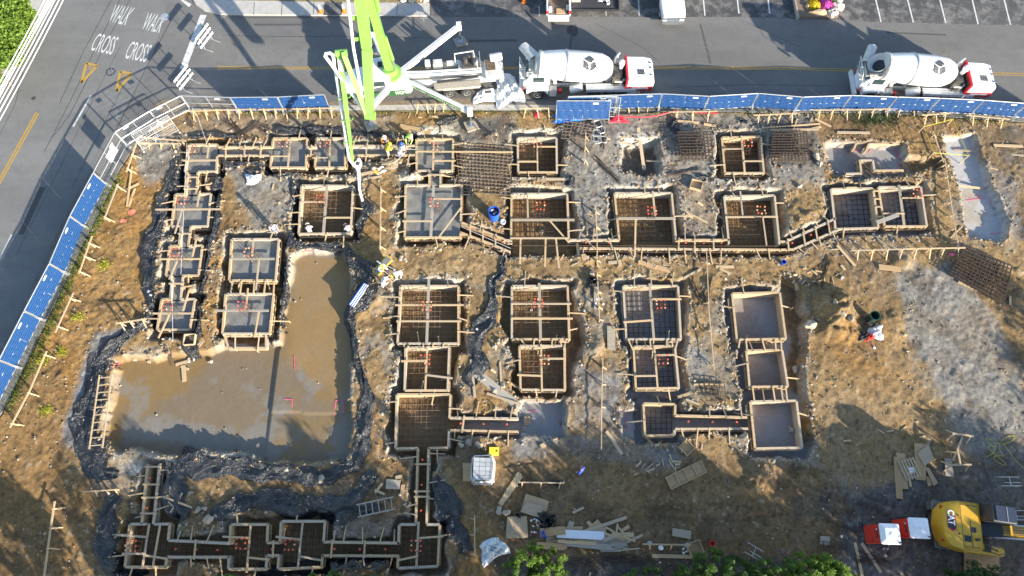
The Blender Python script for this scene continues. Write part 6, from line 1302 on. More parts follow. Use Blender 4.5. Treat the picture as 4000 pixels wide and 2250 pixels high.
# ------------------------------------------------------------------ people
POSES={
 'stand':dict(pel=(0,0,.93),che=(0,.03,1.30),nec=(0,.04,1.46),hea=(0,.08,1.60),kn=[(-.11,.04,.50),(.11,.04,.50)],an=[(-.12,0,.09),(.12,0,.09)],el=[(-.27,-.02,1.14),(.27,-.02,1.14)],wr=[(-.25,.14,.93),(.25,.14,.93)]),
 'work':dict(pel=(0,-.05,.90),che=(0,.12,1.22),nec=(0,.20,1.37),hea=(0,.30,1.47),kn=[(-.14,.10,.48),(.14,-.02,.50)],an=[(-.16,.02,.09),(.16,-.20,.09)],el=[(-.28,.22,1.02),(.28,.20,1.05)],wr=[(-.14,.46,.92),(.12,.42,.98)]),
 'bend':dict(pel=(0,-.18,.84),che=(0,.18,1.02),nec=(0,.34,1.06),hea=(0,.47,1.06),kn=[(-.14,.02,.47),(.14,-.05,.48)],an=[(-.16,-.08,.09),(.16,-.16,.09)],el=[(-.27,.32,.76),(.27,.32,.76)],wr=[(-.16,.50,.50),(.18,.52,.48)]),
 'crouch':dict(pel=(0,-.14,.42),che=(0,.12,.72),nec=(0,.24,.84),hea=(0,.34,.93),kn=[(-.20,.26,.46),(.20,.22,.20)],an=[(-.18,.02,.09),(.17,-.16,.09)],el=[(-.28,.32,.55),(.28,.34,.52)],wr=[(-.14,.52,.34),(.16,.54,.30)]),
 'sit':dict(pel=(0,-.05,.18),che=(0,-.22,.55),nec=(0,-.26,.70),hea=(0,-.24,.84),kn=[(-.16,.38,.36),(.18,.42,.26)],an=[(-.16,.70,.09),(.22,.80,.09)],el=[(-.30,-.16,.40),(.30,-.10,.42)],wr=[(-.20,.10,.34),(.26,.14,.34)]),
 'pull':dict(pel=(0,-.10,.90),che=(0,-.22,1.22),nec=(0,-.22,1.38),hea=(0,-.16,1.52),kn=[(-.14,.16,.48),(.14,-.02,.50)],an=[(-.16,.26,.09),(.16,-.22,.09)],el=[(-.26,.08,1.08),(.26,.08,1.08)],wr=[(-.10,.36,1.05),(.12,.36,1.0)])}
def person(dx,dy,face,pose,top,legs,hat,label,hair=C_dark,z=None,name='person',vest=None):
    P=POSES[pose]; base=WG(dx,dy) if z is None else W(dx,dy,z); V=Vector
    pel,che,nec,hea=[V(P[k]) for k in('pel','che','nec','hea')]; up=(nec-che).normalized(); rt=V((1,0,0))
    vs=[];es=[];rad=[];mt=[]
    def av(p,r): vs.append(V(p)); rad.append(r); return len(vs)-1
    def ae(a,b,m): es.append((a,b)); mt.append(m)
    # 0 skin 1 shirt 2 trousers 3 boots 4 hair
    i_p=av(pel,.145); i_m=av((pel+che)/2,.14); i_c=av(che,.155); i_n0=av(nec-up*.02,.075); i_n=av(nec+up*.05,.055); i_h=av(hea,.098); i_t=av(hea+(hea-nec).normalized()*.09,.085)
    ae(i_p,i_m,1);ae(i_m,i_c,1);ae(i_c,i_n0,1);ae(i_n0,i_n,0);ae(i_n,i_h,0);ae(i_h,i_t,4)
    for s in (0,1):
        sg=-1 if s==0 else 1; hp=av(pel+rt*sg*.10-V((0,0,.05)),.11); kn=av(P['kn'][s],.078); ca=av(V(P['kn'][s])*.55+V(P['an'][s])*.45,.07); an=av(P['an'][s],.05); dirf=V((0,1,0)); to=av(V(P['an'][s])+dirf*.17+V((sg*.02,0,-.035)),.045)
        ae(i_p,hp,2);ae(hp,kn,2);ae(kn,ca,2);ae(ca,an,3);ae(an,to,3)
        sh=av(che+up*.10+rt*sg*.185,.078); el=av(P['el'][s],.052); wr=av(P['wr'][s],.036); d=(V(P['wr'][s])-V(P['el'][s])).normalized(); pm=av(V(P['wr'][s])+d*.075,.040)
        ae(i_c,sh,1);ae(sh,el,1);ae(el,wr,1);ae(wr,pm,0)
    me=bpy.data.meshes.new('sk'); me.from_pydata([tuple(v) for v in vs],es,[]); ob=bpy.data.objects.new('sk',me); COL.objects.link(ob)
    md=ob.modifiers.new('Skin','SKIN'); sv=me.skin_vertices[0].data
    for k,r in enumerate(rad): sv[k].radius=(r,r*(.78 if k in (0,1,2) else 1)); sv[k].use_root=(k==0)
    ss=ob.modifiers.new('Sub','SUBSURF'); ss.levels=1; ss.render_levels=1
    bpy.context.view_layer.update(); ev=bpy.data.meshes.new_from_object(ob.evaluated_get(bpy.context.evaluated_depsgraph_get()))
    bpy.data.objects.remove(ob); co=[v.co.copy() for v in ev.vertices]; fs=[tuple(p.vertices) for p in ev.polygons]; cen=[p.center.copy() for p in ev.polygons]; bpy.data.meshes.remove(ev); bpy.data.meshes.remove(me)
    def near(c):
        bd=1e9;bm=0
        for (a,b),m in zip(es,mt):
            A,B=vs[a],vs[b]; t=max(0,min(1,(c-A).dot(B-A)/max((B-A).length_squared,1e-6))); dd=(c-(A+(B-A)*t)).length-(rad[a]*(1-t)+rad[b]*t)
            if dd<bd: bd=dd;bm=m
        return bm
    mi=[near(c) for c in cen]; mb=MB(); mb.add(co,fs); mb.mi=mi
    # fingers, nose, ears, eyes as part of the same skin
    for s in (0,1):
        w_=V(P['wr'][s]); d=(w_-V(P['el'][s])).normalized(); sd=d.cross(V((0,0,1)))
        sd=sd.normalized() if sd.length>.1 else V((1,0,0)); dn=d.cross(sd).normalized()
        if dn.z>0: dn=-dn
        for k,(o_,l) in enumerate(((-.030,.062),(-.010,.072),(.010,.068),(.030,.052))):
            a=w_+d*.095+sd*o_; b=a+d*l*.6+dn*.012; c=b+d*l*.35+dn*.03; mb.tube([a,b,c],[.010,.009,.007],5,0)
        a=w_+d*.045+sd*(.04 if s==0 else -.04); mb.tube([a,a+d*.035+sd*(.02 if s==0 else -.02),a+d*.065+dn*.015+sd*(.015 if s==0 else -.015)],[.012,.011,.008],5,0)
    hd=(hea-nec).normalized(); fw=(V((0,1,0))-hd*V((0,1,0)).dot(hd)).normalized()
    mb.tube([hea+fw*.085+hd*.02,hea+fw*.122-hd*.02],[.010,.017],5,0); 
    for sg in (-1,1):
        mb.sphere(hea+rt*sg*.095,.028,6,4,0,(.4,1,1.2)); mb.sphere(hea+rt*sg*.035+fw*.086+hd*.02,.012,5,4,3)
    mb.tube([hea+fw*.09-hd*.045-rt*.025,hea+fw*.095-hd*.045+rt*.025],.007,4,3)
    o=mb.build(name,[skin,top,legs,C_dark,hair],loc=base,smooth=True); o.rotation_euler=(0,0,face); tag(o,label,'person')
    if hat:
        c=hea+hd*.045; q=MB(); q.lathe([(0,.155),(.015,.158),(.02,.128),(.06,.122),(.10,.095),(.125,.04),(.13,.005)],c,hd,16); q.beam(c+fw*.12,c+fw*.19,.17,.012); h=q.build('hard_hat',hat,o,smooth=True)
    if vest is not None:
        q=MB(); q.lathe([(-.30,.172),(-.1,.172),(.05,.18),(.11,.14)],che,up,14,cap=False); q.build('vest',vest,o,smooth=True)
    return o
def fd(a): return R(a)
person(1134,322,fd(20),'bend',C_orange,C_jean,whitep,'worker in orange shirt and jeans bending above the trench')if 0 else None
Dn=lambda u,v:(u*.644,v*.644)     # native map units
cloth_helm_b=blue; helm_y=plain('yellow helmet',(.80,.66,.05),.4,var=.05); helm_d=plain('dark helmet',(.10,.08,.09),.5); helm_g=plain('grey cap',(.45,.43,.40),.7); helm_w=whitep
person(*Dn(1502,556),fd(215),'work',C_orange,C_jean,helm_w,'worker in orange shirt and white helmet leaning on the trench form')
person(*Dn(1520,610),fd(-60),'work',C_yellow,C_tan,helm_y,'worker in yellow raincoat and hood straddling the trench',z=-.05)
person(*Dn(1576,590),fd(190),'work',C_navy,C_grey,blue,'worker in dark clothes with bright blue helmet',z=-.2)
person(*Dn(1604,548),fd(170),'bend',C_lime,C_grey,None,'worker in lime green shirt bending over the concrete')
person(*Dn(1566,622),fd(-80),'work',C_white,C_jean,helm_w,'worker in white shirt beside the trench with red gloves',z=-.1)
person(*Dn(1478,676),fd(-60),'sit',C_orange,C_white,helm_g,'worker in orange vest sitting with legs stretched out')
person(*Dn(1411,668),fd(120),'pull',C_white,C_grey,helm_w,'worker in white shirt holding the pump hose end')
person(*Dn(1932,538),fd(185),'bend',C_brown,C_grey,None,'worker in brown jacket stooping over boards by the rebar mat',hair=C_brown)
person(*Dn(1080,905),fd(195),'stand',C_grey,C_jean,helm_d,'worker in grey shirt and dark cap standing above the poured pad')
person(*Dn(1222,922),fd(20),'bend',C_grey,C_tan,helm_g,'worker in mauve shirt bending at the form corner, left of two')
person(*Dn(1375,920),fd(40),'bend',C_grey,C_tan,helm_d,'worker in grey shirt bending at the form corner, right of two')
person(*Dn(1494,1062),fd(230),'work',C_white,C_grey,helm_y,'worker with yellow helmet pushing the yellow cart')
person(*Dn(1565,1085),fd(120),'bend',C_white,C_tan,helm_y,'worker in white with yellow helmet stooping right of the cart')
person(*Dn(1503,1120),fd(-80),'work',C_white,C_grey,helm_w,'worker in white with white helmet holding a shovel')
person(*Dn(2266,1846),fd(50),'stand',C_blue,C_blue,None,'person in a bright blue coat holding a small device',hair=C_brown)
sh=Vector(WG(*Dn(1490,1118))); e=empty('shovel',(sh.x,sh.y,sh.z)); tag(e,'long-handled shovel held by the worker in white','shovel'); MB().tube([(.25,0,.95),(-1.1,.05,.12)],.018,6).build('handle',pine,e); MB().prism([(-1.35,-.1),(-1.08,-.11),(-1.08,.16),(-1.35,.12)],.06,.075).build('blade',steel,e)
sh=WG(1318,1094); e=empty('shovel',(sh.x,sh.y,sh.z+.05)); tag(e,'shovel lying flat at the edge of the bottom pit','shovel'); MB().tube([(.2,0,.02),(1.5,-.35,.02)],.018,6).build('handle',rustl,e); MB().prism([(-.2,-.1),(.1,-.12),(.22,0),(.1,.12),(-.2,.1)],0,.02).build('blade',steel,e)
# yellow concrete cart
c=WG(*Dn(1502,1055)); e=empty('concrete_cart',(c.x,c.y,c.z),R(52)); tag(e,'yellow two-wheeled concrete cart pushed by a worker','cart')
m=MB(); m.loft([[(-.55,-.16,.42),(.55,-.16,.42),(.55,.16,.42),(-.55,.16,.42)],[(-.8,-.28,.85),(.8,-.28,.85),(.8,.28,.85),(-.8,.28,.85)]]); tb=m.build('tub',C_yellow,e); MB().box((0,0,.87),(1.5,.44,.02)).build('tub_load',wetc,tb)
for s in (-1,1): wheel(e,s*.0,s*.38,.3,.1,s)
MB().tube([(-.2,-.25,.8),(-.3,-.95,.95),(.3,-.95,.95),(.2,-.25,.8)],.025,6).build('handle',whitep,e); MB().box((0,.0,.9),(.09,1.1,.03)).build('cross_bar',whitep,e)
# ------------------------------------------------------------------ props
def lathe_item(name,prof,mat,dx,dy,label,cat,inner=None,z=None,sm=True):
    c=WG(dx,dy) if z is None else W(dx,dy,z); e=empty(name,c); tag(e,label,cat); MB().lathe(prof,(0,0,0),(0,0,1),22,cap=False).build('body',mat,e,smooth=sm); MB().lathe([(.02,.01),(.03,prof[0][1]*.98)],(0,0,0),(0,0,1),20).build('bottom',mat,e); MB().lathe([(prof[-1][0]*.98-.0,prof[-1][1]+.02),(prof[-1][0]*1.02,prof[-1][1]+.02),(prof[-1][0]*1.02,prof[-1][1]-.03)],(0,0,0),(0,0,1),22,cap=False).build('rim',mat,e,smooth=True)
    if inner:
        h,r,mm=inner; q=MB().lathe([(0,.01),(.01,r)],(0,0,h),(0,0,1),18); q.build('contents',mm,e)
    return e
b_=lathe_item('blue_barrel',[(0,.36),(.35,.40),(.7,.40),(1.05,.42)],blue,1243,548,'open blue barrel full of rubbish above the diagonal trench','barrel',(.82,.40,C_dark))
for k in range(9): MB().box((rq.uniform(-.25,.25),rq.uniform(-.25,.25),.86),(.14,.1,.08),rz=rq.uniform(0,3)).build('rubbish',[whitep,capyel,blue][k%3],b_)
lathe_item('white_bucket',[(0,.15),(.35,.18)],whitep,1266,561,'white bucket below the blue barrel','bucket',(.3,.17,whitep))
lathe_item('trash_can',[(0,.26),(.8,.33),(.85,.34)],dgreenp,2187,803,'tall dark green trash can standing in the open yard','trash can',(.2,.28,C_dark))
lathe_item('blue_bucket',[(0,.14),(.33,.17)],blue,1968,663,'small blue bucket beside the scattered offcuts','bucket',(.1,.13,C_dark))
crum(2200,838,.9,.9,.55,whitep,'bright white plastic bag on the ground by the trash can','bag','plastic_bag',seed=6,n=12)
crum(2184,848,.6,.55,.45,redp,'crumpled red jacket beside the white bag','jacket','red_jacket',seed=8,n=10); crum(2172,847,.7,.6,.5,C_dark,'dark navy bag left of the red jacket','bag','dark_bag',seed=9,n=10)
for k,(x,y) in enumerate([(2182,815),(2186,820),(2202,818)]): auto(MB().lathe([(0,.05),(.18,.07)],(0,0,0),(.6,.3,.4),8).build('paper_cup',C_tan,loc=WG(x,y,.08)),'pale paper cup','cup','paper cups')
item('paper_scrap',MB().box((0,0,.01),(.16,.16,.02)),whitep,WG(2199,876,.05),'square white paper scrap below the white bag','paper',rz=.8)
# ladders and frames
def ladder(p,q,wd,n,label,mat=pine,lift=.3):
    a=WG(*p,lift); b=WG(*q,lift); m_=max(a.z,b.z); a.z=b.z=m_; d=(b-a).normalized(); s=Vector((-d.y,d.x,0))*wd/2; e=empty('ladder',a); tag(e,label,'ladder')
    for sg in (-1,1): board('side_rail',s*sg,(b-a)+s*sg,.08,.05,mat,e)
    for k in range(n): t=(k+.4)/(n-.2); board('rung',(b-a)*t-s,(b-a)*t+s,.06,.04,mat,e)
ladder((272,945),(249,1130),.85,10,'long wooden ladder beside the big muddy slab'); ladder((901,1286),(993,1266),.75,6,'short wooden ladder lying near the bottom trench',whitep if 0 else oldw)
def boxform(cx,cy,w_,h_,rz,dep,label,cells=1,name='wooden_box'):
    c=WG(cx,cy,.03); e=empty(name,c,rz); tag(e,label,'wooden box'); MB().box((0,0,.02),(w_,h_,.03)).build('bottom',ply,e)
    for s in (-1,1): board('side',(-w_/2,s*h_/2,dep/2),(w_/2,s*h_/2,dep/2),.04,dep,pine,e); board('side',(s*w_/2,-h_/2,dep/2),(s*w_/2,h_/2,dep/2),.04,dep,pine,e)
    for k in range(1,cells): x=-w_/2+w_*k/cells; board('divider',(x,-h_/2,dep/2),(x,h_/2,dep/2),.04,dep,pine,e)
boxform(1750,469,.85,.75,-.35,.3,'open square box on the gravel below the raised mat'); boxform(1727,1127,.75,.75,.72,.2,'tilted square tray below the trench stakes'); boxform(1725,1195,2.6,.8,.42,.15,'long tray with four cells in the yard',4); boxform(1747,1379,.85,.75,.35,.25,'square box of scraps at the bottom rail'); boxform(481,857,.75,.75,.05,.35,'square box frame standing on black plastic'); boxform(1326,1059,.35,.5,.05,.1,'tiny tray on the bottom slab pit')
# wrapped block pallet
c=WG(1215,1183); e=empty('block_pallet',c,-.03); tag(e,'pallet of grey blocks wrapped in clear plastic','pallet')
for k in range(5): board('pallet_slat',(-.62,-.62+.31*k,.12),(.62,-.62+.31*k,.12),.14,.03,pine,e)
for x in (-.5,0,.5): board('pallet_block',(x,-.7,.05),(x,.7,.05),.1,.09,oldw,e)
blk=plain('grey block',(.42,.44,.46),.8,var=.15,objvar=.1)
for i in range(3):
    for j in range(5): MB().box((-.40+.4*i,-.55+.28*j,.5),(.38,.26,.72)).build('block',blk,e)
m=MB(); n=24; rings=[]
for z,f in ((.05,1.12),(.4,1.05),(.88,1.0),(.94,.92)): rings.append([(.72*f*math.copysign(abs(math.cos(a))**.4,math.cos(a))+.03*math.sin(9*a+z*7),.86*f*math.copysign(abs(math.sin(a))**.4,math.sin(a))+.03*math.sin(7*a+z*5),z) for a in [2*math.pi*k/n for k in range(n)]])
wrap,nn,bb=new_mat('clear wrap'); bb.inputs['Base Color'].default_value=(.85,.88,.92,1); bb.inputs['Roughness'].default_value=.25; bb.inputs['Alpha'].default_value=.55
m.loft(rings,cap=False); m.build('plastic_wrap',wrap,e,smooth=True)
# yellow tool case, white bulk bag
c=WG(1243,1136); e=empty('tool_case',c); tag(e,'yellow plastic case with black handle','case'); MB().box((0,0,.16),(.62,.5,.3)).build('case_body',C_yellow,e); MB().box((0,.28,.2),(.3,.06,.06)).build('handle',bmetal,e); MB().box((.18,0,.315),(.1,.1,.02)).build('latch',bmetal,e)
crum(1240,1382,1.6,1.2,.45,wsheet,'white bulk bag with dark straps at the bottom','bag','bulk_bag',.45,12,12); bg_=bpy.data.objects['bulk_bag']
# wooden pallet with a bag
c=WG(2286,1180,.02); e=empty('wooden_pallet',c,.25); tag(e,'slatted wooden pallet lying in the yard','pallet')
for k in range(6): board('slat',(-.5+.2*k,-.65,.12),(-.5+.2*k,.65,.12),.12,.03,pine,e)
for y in (-.55,0,.55): board('bearer',(-.58,y,.05),(.58,y,.05),.1,.09,pine,e)
crum(2290,1184,.5,.5,.3,whitep,'white sack resting on the wooden pallet','sack','sack',seed=14,n=8)
# trestles
def trestle(dx,dy,rz,L,label,mat=pine):
    c=WG(dx,dy); e=empty('trestle',c,rz); tag(e,label,'trestle'); board('top_beam',(-L/2,0,.75),(L/2,0,.75),.1,.09,mat,e)
    for x in (-L/2+.15,L/2-.15):
        for s in (-1,1): board('leg',(x,0,.74),(x+math.copysign(.12,x),s*.35,0),.08,.05,mat,e)
trestle(2635-230,1098,-.15,1.35,'pale timber trestle at the top of the lumber group'); trestle(2397,1173,.03,1.5,'pale timber trestle right of the lumber group'); trestle(2395,1155,1.55,1.0,'short timber trestle crossing the dark boards')
def metalframe(dx,dy,rz,label,w_=1.3,h_=.55):
    c=WG(dx,dy,.05); e=empty('metal_frame',c,rz); tag(e,label,'metal frame','loose metal frames')
    for s in (-1,1): MB().tube([(-w_/2,s*h_/2,.5),(w_/2,s*h_/2,.5)],.03,6).build('bar',steel,e); MB().tube([(s*w_*.4,-h_/2,.5),(s*w_*.45,-h_/2-.05,0)],.025,6).build('leg',steel,e); MB().tube([(s*w_*.4,h_/2,.5),(s*w_*.45,h_/2+.05,0)],.025,6).build('leg',steel,e)
    MB().tube([(0,-h_/2,.5),(0,h_/2,.5)],.025,6).build('cross_bar',steel,e); MB().tube([(-w_*.2,-h_*.1,.3),(w_*.6,-h_*.1,.3)],.03,6).build('cross_bar',steel,e)
metalframe(2527,1213,.0,'grey steel frame right of the lumber group'); metalframe(2542,1297,.0,'grey steel frame in front of the excavator cab'); metalframe(1890,1388,-.55,'white steel frame leaning by the bushes',1.0,.6)
def ring_frame(dx,dy,rz,label):
    c=WG(dx,dy,.06); e=empty('oval_frame',c,rz); tag(e,label,'metal frame','oval steel frames'); P=rounded([(-.28,-.62),(.28,-.62),(.28,.62),(-.28,.62)],.2,4); MB().tube([(v.x,v.y,.1) for v in P]+[(P[0].x,P[0].y,.1)],.04,6).build('loop',steel,e); MB().tube([(-.28,0,.1),(.28,0,.1)],.035,6).build('cross_bar',steel,e)
ring_frame(1507,322,.35,'white oval steel frame, upper of three'); ring_frame(1501,346,.05,'white oval steel frame lying crosswise, lower left'); ring_frame(1506,352,1.4,'white oval steel frame lying crosswise, lowest')
# red webbing, yellow tape, yellow rope, pale hose, string lines
def ribbon(name,pts,r,mat,label,cat,lift=.12,n=6):
    P=[WG(*p,lift) for p in pts]; o=P[0].copy(); return tag(MB().tube([p-o for p in P],r,n).build(name,mat,loc=o),label,cat)
ribbon('red_webbing',[(1545,297),(1570,298),(1612,300),(1650,296),(1690,285),(1720,282),(1760,288),(1805,290)],.055,redtape,'long red plastic webbing along the road fence','webbing',.25)
crum(1556,303,1.4,.5,.2,redtape,'crumpled heap of red webbing','webbing','red_webbing_heap',seed=17,n=10); crum(1352,290,.5,.4,.2,redtape,'small red plastic scrap by the guard rail','scrap','red_scrap',seed=18,n=7)
tp=[(2310,333),(2382,314),(2414,411),(2335,398)]; P=[WG(*p) for p in tp]; P=[Vector((p.x,p.y,max(p.z,-.2)+.75)) for p in P]; o=P[0].copy(); m=MB()
for a,b in zip(P,P[1:]+P[:1]): m.beam(a-o,b-o,.015,.045)
e=empty('barrier_tape',o); tag(e,'yellow barrier tape strung round a hole','tape'); m.build('tape',ytape,e); 
for p in P: board('stake',Vector((p.x,p.y,Z(p.x,p.y)-.2))-o,p+Vector((0,0,.1))-o,.05,.05,pine,e)
rr=random.Random(8); pts=[]
for k in range(90):
    t=k/90; pts.append((2480+60*t+14*math.sin(t*31)+8*math.sin(t*17),1140-28*math.sin(t*9)+10*math.cos(t*27)-10*t))
pts+=[(2555,1160),(2576,1180),(2600,1190)]
ribbon('yellow_rope',pts,.013,ytape,'tangled yellow rope lying on grey gravel','rope',.05,5)
ribbon('air_hose',[(1014,345),(1016,362),(1018,382),(1008,402),(990,415),(962,418)],.035,plain('tan hose',(.45,.38,.28),.7),'tan vibrator hose beside the yellow raincoat worker','hose',.25)
ribbon('wire_loop',[(1216,1215),(1208,1222),(1204,1235),(1212,1246),(1226,1250),(1240,1245)],.02,rustl,'thin wire loop below the wrapped pallet','wire',.05,5)
# string lines tied across the work
for k,(p,q) in enumerate([((870,373),(1050,376)),((1290,618),(1960,619)),((1160,570),(1285,625)),((496,290),(520,360)),((455,690),(470,360)),((435,860),(432,690))]):
    a=W(*p,.12); b=W(*q,.12); auto(MB().beam((0,0,0),b-a,.022,.012).build('string_line',whitep if k!=1 else rustl,loc=a),'taut string line','string','string lines')
# waste, bags, small bits near the lumber heap
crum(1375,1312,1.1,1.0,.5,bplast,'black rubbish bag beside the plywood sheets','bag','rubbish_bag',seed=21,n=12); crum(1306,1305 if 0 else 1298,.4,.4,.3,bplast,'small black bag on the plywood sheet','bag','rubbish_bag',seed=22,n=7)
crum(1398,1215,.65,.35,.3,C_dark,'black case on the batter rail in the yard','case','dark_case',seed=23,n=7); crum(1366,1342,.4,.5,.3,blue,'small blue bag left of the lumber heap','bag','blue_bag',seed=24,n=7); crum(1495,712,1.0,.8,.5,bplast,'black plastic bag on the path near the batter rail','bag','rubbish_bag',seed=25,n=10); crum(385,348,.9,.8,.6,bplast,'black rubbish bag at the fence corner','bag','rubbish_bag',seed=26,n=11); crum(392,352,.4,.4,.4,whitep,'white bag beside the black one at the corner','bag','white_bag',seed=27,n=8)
crum(637,452,1.1,.8,.35,whitep,'crumpled white sheet on gravel near the concrete chain','sheet','white_sheet',seed=28,n=12); crum(1825,450,.5,.3,.2,whitep,'white paper heap near the pale planks','paper','white_paper',seed=29,n=7)
for k in range(26):
    x,y=rr.uniform(1335,1375),rr.uniform(1305,1340); auto(MB().box((0,0,.03),(rr.uniform(.08,.2),rr.uniform(.06,.14),.06)).build('litter',[whitep,capyel,C_tan,whitep][k%4],loc=WG(x,y,.03),rz=rr.uniform(0,3)),'small pale litter','litter','litter')
for k in range(40):
    x,y=rr.choice([(375,798),(398,740),(550,690),(1840,690),(2225,600),(1500,760),(2110,690),(2115,1345),(2230,1375),(1180,830),(2090,430),(1330,765),(1510,750),(1720,1385),(480,905)]); x+=rr.gauss(0,9); y+=rr.gauss(0,7)
    c=WG(x,y,.06)
    auto(MB().box((0,0,.02),(.16,.11,.06)).build('spacer_block',whitep if k%2 else concm,loc=c,rz=rr.uniform(0,3)),'small white spacer block','block','spacer blocks')
# pipe bundle in blue and white on the plastic
c=WG(905,745); e=empty('pipe_bundle',(c.x,c.y,c.z+.15),R(60)); tag(e,'bundle of blue and white pipes on black plastic','pipes')
for k in range(6): MB().tube([(-.95,-.16+.07*k,.03*k),(.95,-.16+.07*k+.04,.05)],.032,8).build('pipe',blue if k%2 else whitep,e)
lathe_item('red_funnel',[(0,.05),(.25,.2)],redp,1790,1368,'red plastic funnel at the bottom of the yard','funnel')
for k,(x,y,mt) in enumerate([(1660,1378,whitep),(1632,1367,steel),(1725,1372,steel)]): auto(MB().lathe([(0,.13),(.3,.15),(.31,.1)],(0,0,0),(0,0,1),14).build('bucket',mt,loc=WG(x,y,.05)),'pale bucket at the bottom rail','bucket','buckets')
# ------------------------------------------------------------------ spray marks on soil
def spray(dx,dy,r,mat,label,sx=1,sy=1,sd=1):
    rr2=random.Random(sd); c=WG(dx,dy); vs=[];n=14
    for ring in range(5):
        for k in range(n):
            a=2*math.pi*k/n; q=r*(ring/4)*(.7+.6*rr2.random()); X,Y=q*math.cos(a)*sx,q*math.sin(a)*sy; vs.append((X,Y,Z(c.x+X,c.y+Y)-c.z+.02))
    fs=[(i*n+k,i*n+(k+1)%n,(i+1)*n+(k+1)%n,(i+1)*n+k) for i in range(4) for k in range(n)]
    MB().add(vs,fs).build('spray_mark',mat,ground,loc=c)
coral=plain('coral spray paint',(.72,.22,.12),.8,var=.4,scale=10)
for k,a in enumerate([(332,535,.30,coral,'x',1,.9),(311,556,.26,coral,'x',1.2,.7),(286,918,.22,pinkm,'x',.5,1.2),(2395,665-25,.2,pinkm,'x',1,.6)]): spray(*a[:4],'',a[5],a[6],k)
def pink(pts,wd=.04,mat=pinkm):
    P=[WG(*p,.03) for p in pts]; mb=MB()
    for a,b in zip(P[:-1],P[1:]): mb.beam(a,b,wd,.008)
    mb.build('spray_line',mat,ground)
for l in [[(760,632),(808,630),(860,626)],[(714,1004),(735,1005),(735,1040)],[(845,1008),(862,1006),(865,1040)],[(845,1008),(842,1045)],[(740,895),(742,930)],[(2400,370),(2415,378)],[(2440,380),(2460,368)],[(2430,496),(2445,500)],[(2455,495),(2475,492)],[(2430,600-95),(2480,498)],[(2490,560-60),(2492,520)],[(2490,588),(2515,586)],[(1330,1035),(1350,1033)],[(1405,1040),(1410,1080)],[(1575,1040),(1580,1085)],[(2150,368),(2160,380)],[(2250,375),(2262,400)],[(2255,408),(2265,425)],[(2185,385),(2192,376)],[(1580,1119),(1590,1118)],[(2160,498),(2165,482)]]: pink(l)
# ------------------------------------------------------------------ overhead cables along the left road
for k,dxy in enumerate([0,9,16,26,36,47]):
    a=W(100+dxy,0,8.5); b=W(-95+dxy*1.2,335,8.5); d=b-a; a2=a-d*.6; o=a2.copy(); L=b+d*1.2-a2; pts=[L*t+Vector((0,0,-2.0*4*t*(1-t)*.25)) for t in [i/12 for i in range(13)]]
    auto(MB().tube(pts,.028 if k not in (1,4) else .04,6).build('power_cable',whitep,loc=o),'overhead cable along the left road','cable','overhead cables',pos=tuple((a+b)/2))
# ------------------------------------------------------------------ stones
def stone_mesh(seed,mat):
    r=random.Random(seed); bm=bmesh.new(); bmesh.ops.create_icosphere(bm,subdivisions=2,radius=1); 
    for v in bm.verts: 
        n_=v.co.normalized(); v.co*=.8+.18*math.sin(n_.x*3+seed)+.15*math.cos(n_.y*4+seed*2)+r.uniform(-.07,.07)
    for f in bm.faces: f.smooth=False
    me=bpy.data.meshes.new('rock'); bm.to_mesh(me); bm.free(); me.materials.append(mat); return me
RM=[stone_mesh(k,stone_m) for k in range(5)]
def rock(dx,dy,r,me,phrase=None,label=None,sq=(1,1,.7),z=None):
    c=WG(dx,dy) if z is None else W(dx,dy,z); o=bpy.data.objects.new('rock',me); COL.objects.link(o); o.location=(c.x,c.y,c.z+r*sq[2]*.45); o.scale=(r*sq[0],r*sq[1],r*sq[2]); o.rotation_euler=(0,0,rr.uniform(0,6))
    if label: tag(o,label,'rock')
    else: auto(o,phrase or 'pale loose rock','rock','loose rocks')
    return o
for x,y,r in [(529,1306,.42),(350,812,.22),(515,1280,.2),(500,1283,.25),(545,1300,.2),(1083,885,.2),(1215,955,.2),(1265,970,.22),(1115,955,.22),(1205,1120,.3),(1180,1115,.3),(1236,1142,.28),(1160,1120,.22),(1245,875,.25),(1253,860,.22),(1360,585,.25),(1580,640,.3),(2053,395,.35),(2060,415,.3),(360,1210,.25),(360,1248,.22),(2035,820,.5),(1255,1285,.3),(1275,1290,.25),(1270,1288,.2),(480,1240,.2),(2010,470,.25),(2040,580,.2),(340,905,.14),(530,910,.2),(376,910,.16),(1245,985,.22),(1640,770,.2),(1840,790,.2),(1010,650,.25),(1020,655,.2),(1175,695,.15),(1490,690,.28),(810,1205,.3),(720,1180,.2),(385,1155,.2),(560,1145,.2),(650,1120,.2),(1420,855,.3),(2000,930,.3),(1990,1080,.3),(2140,800,.3),(2120,790,.25),(2100,760,.25),(1950,760,.2)]: rock(x,y,r,RM[rr.randrange(5)])
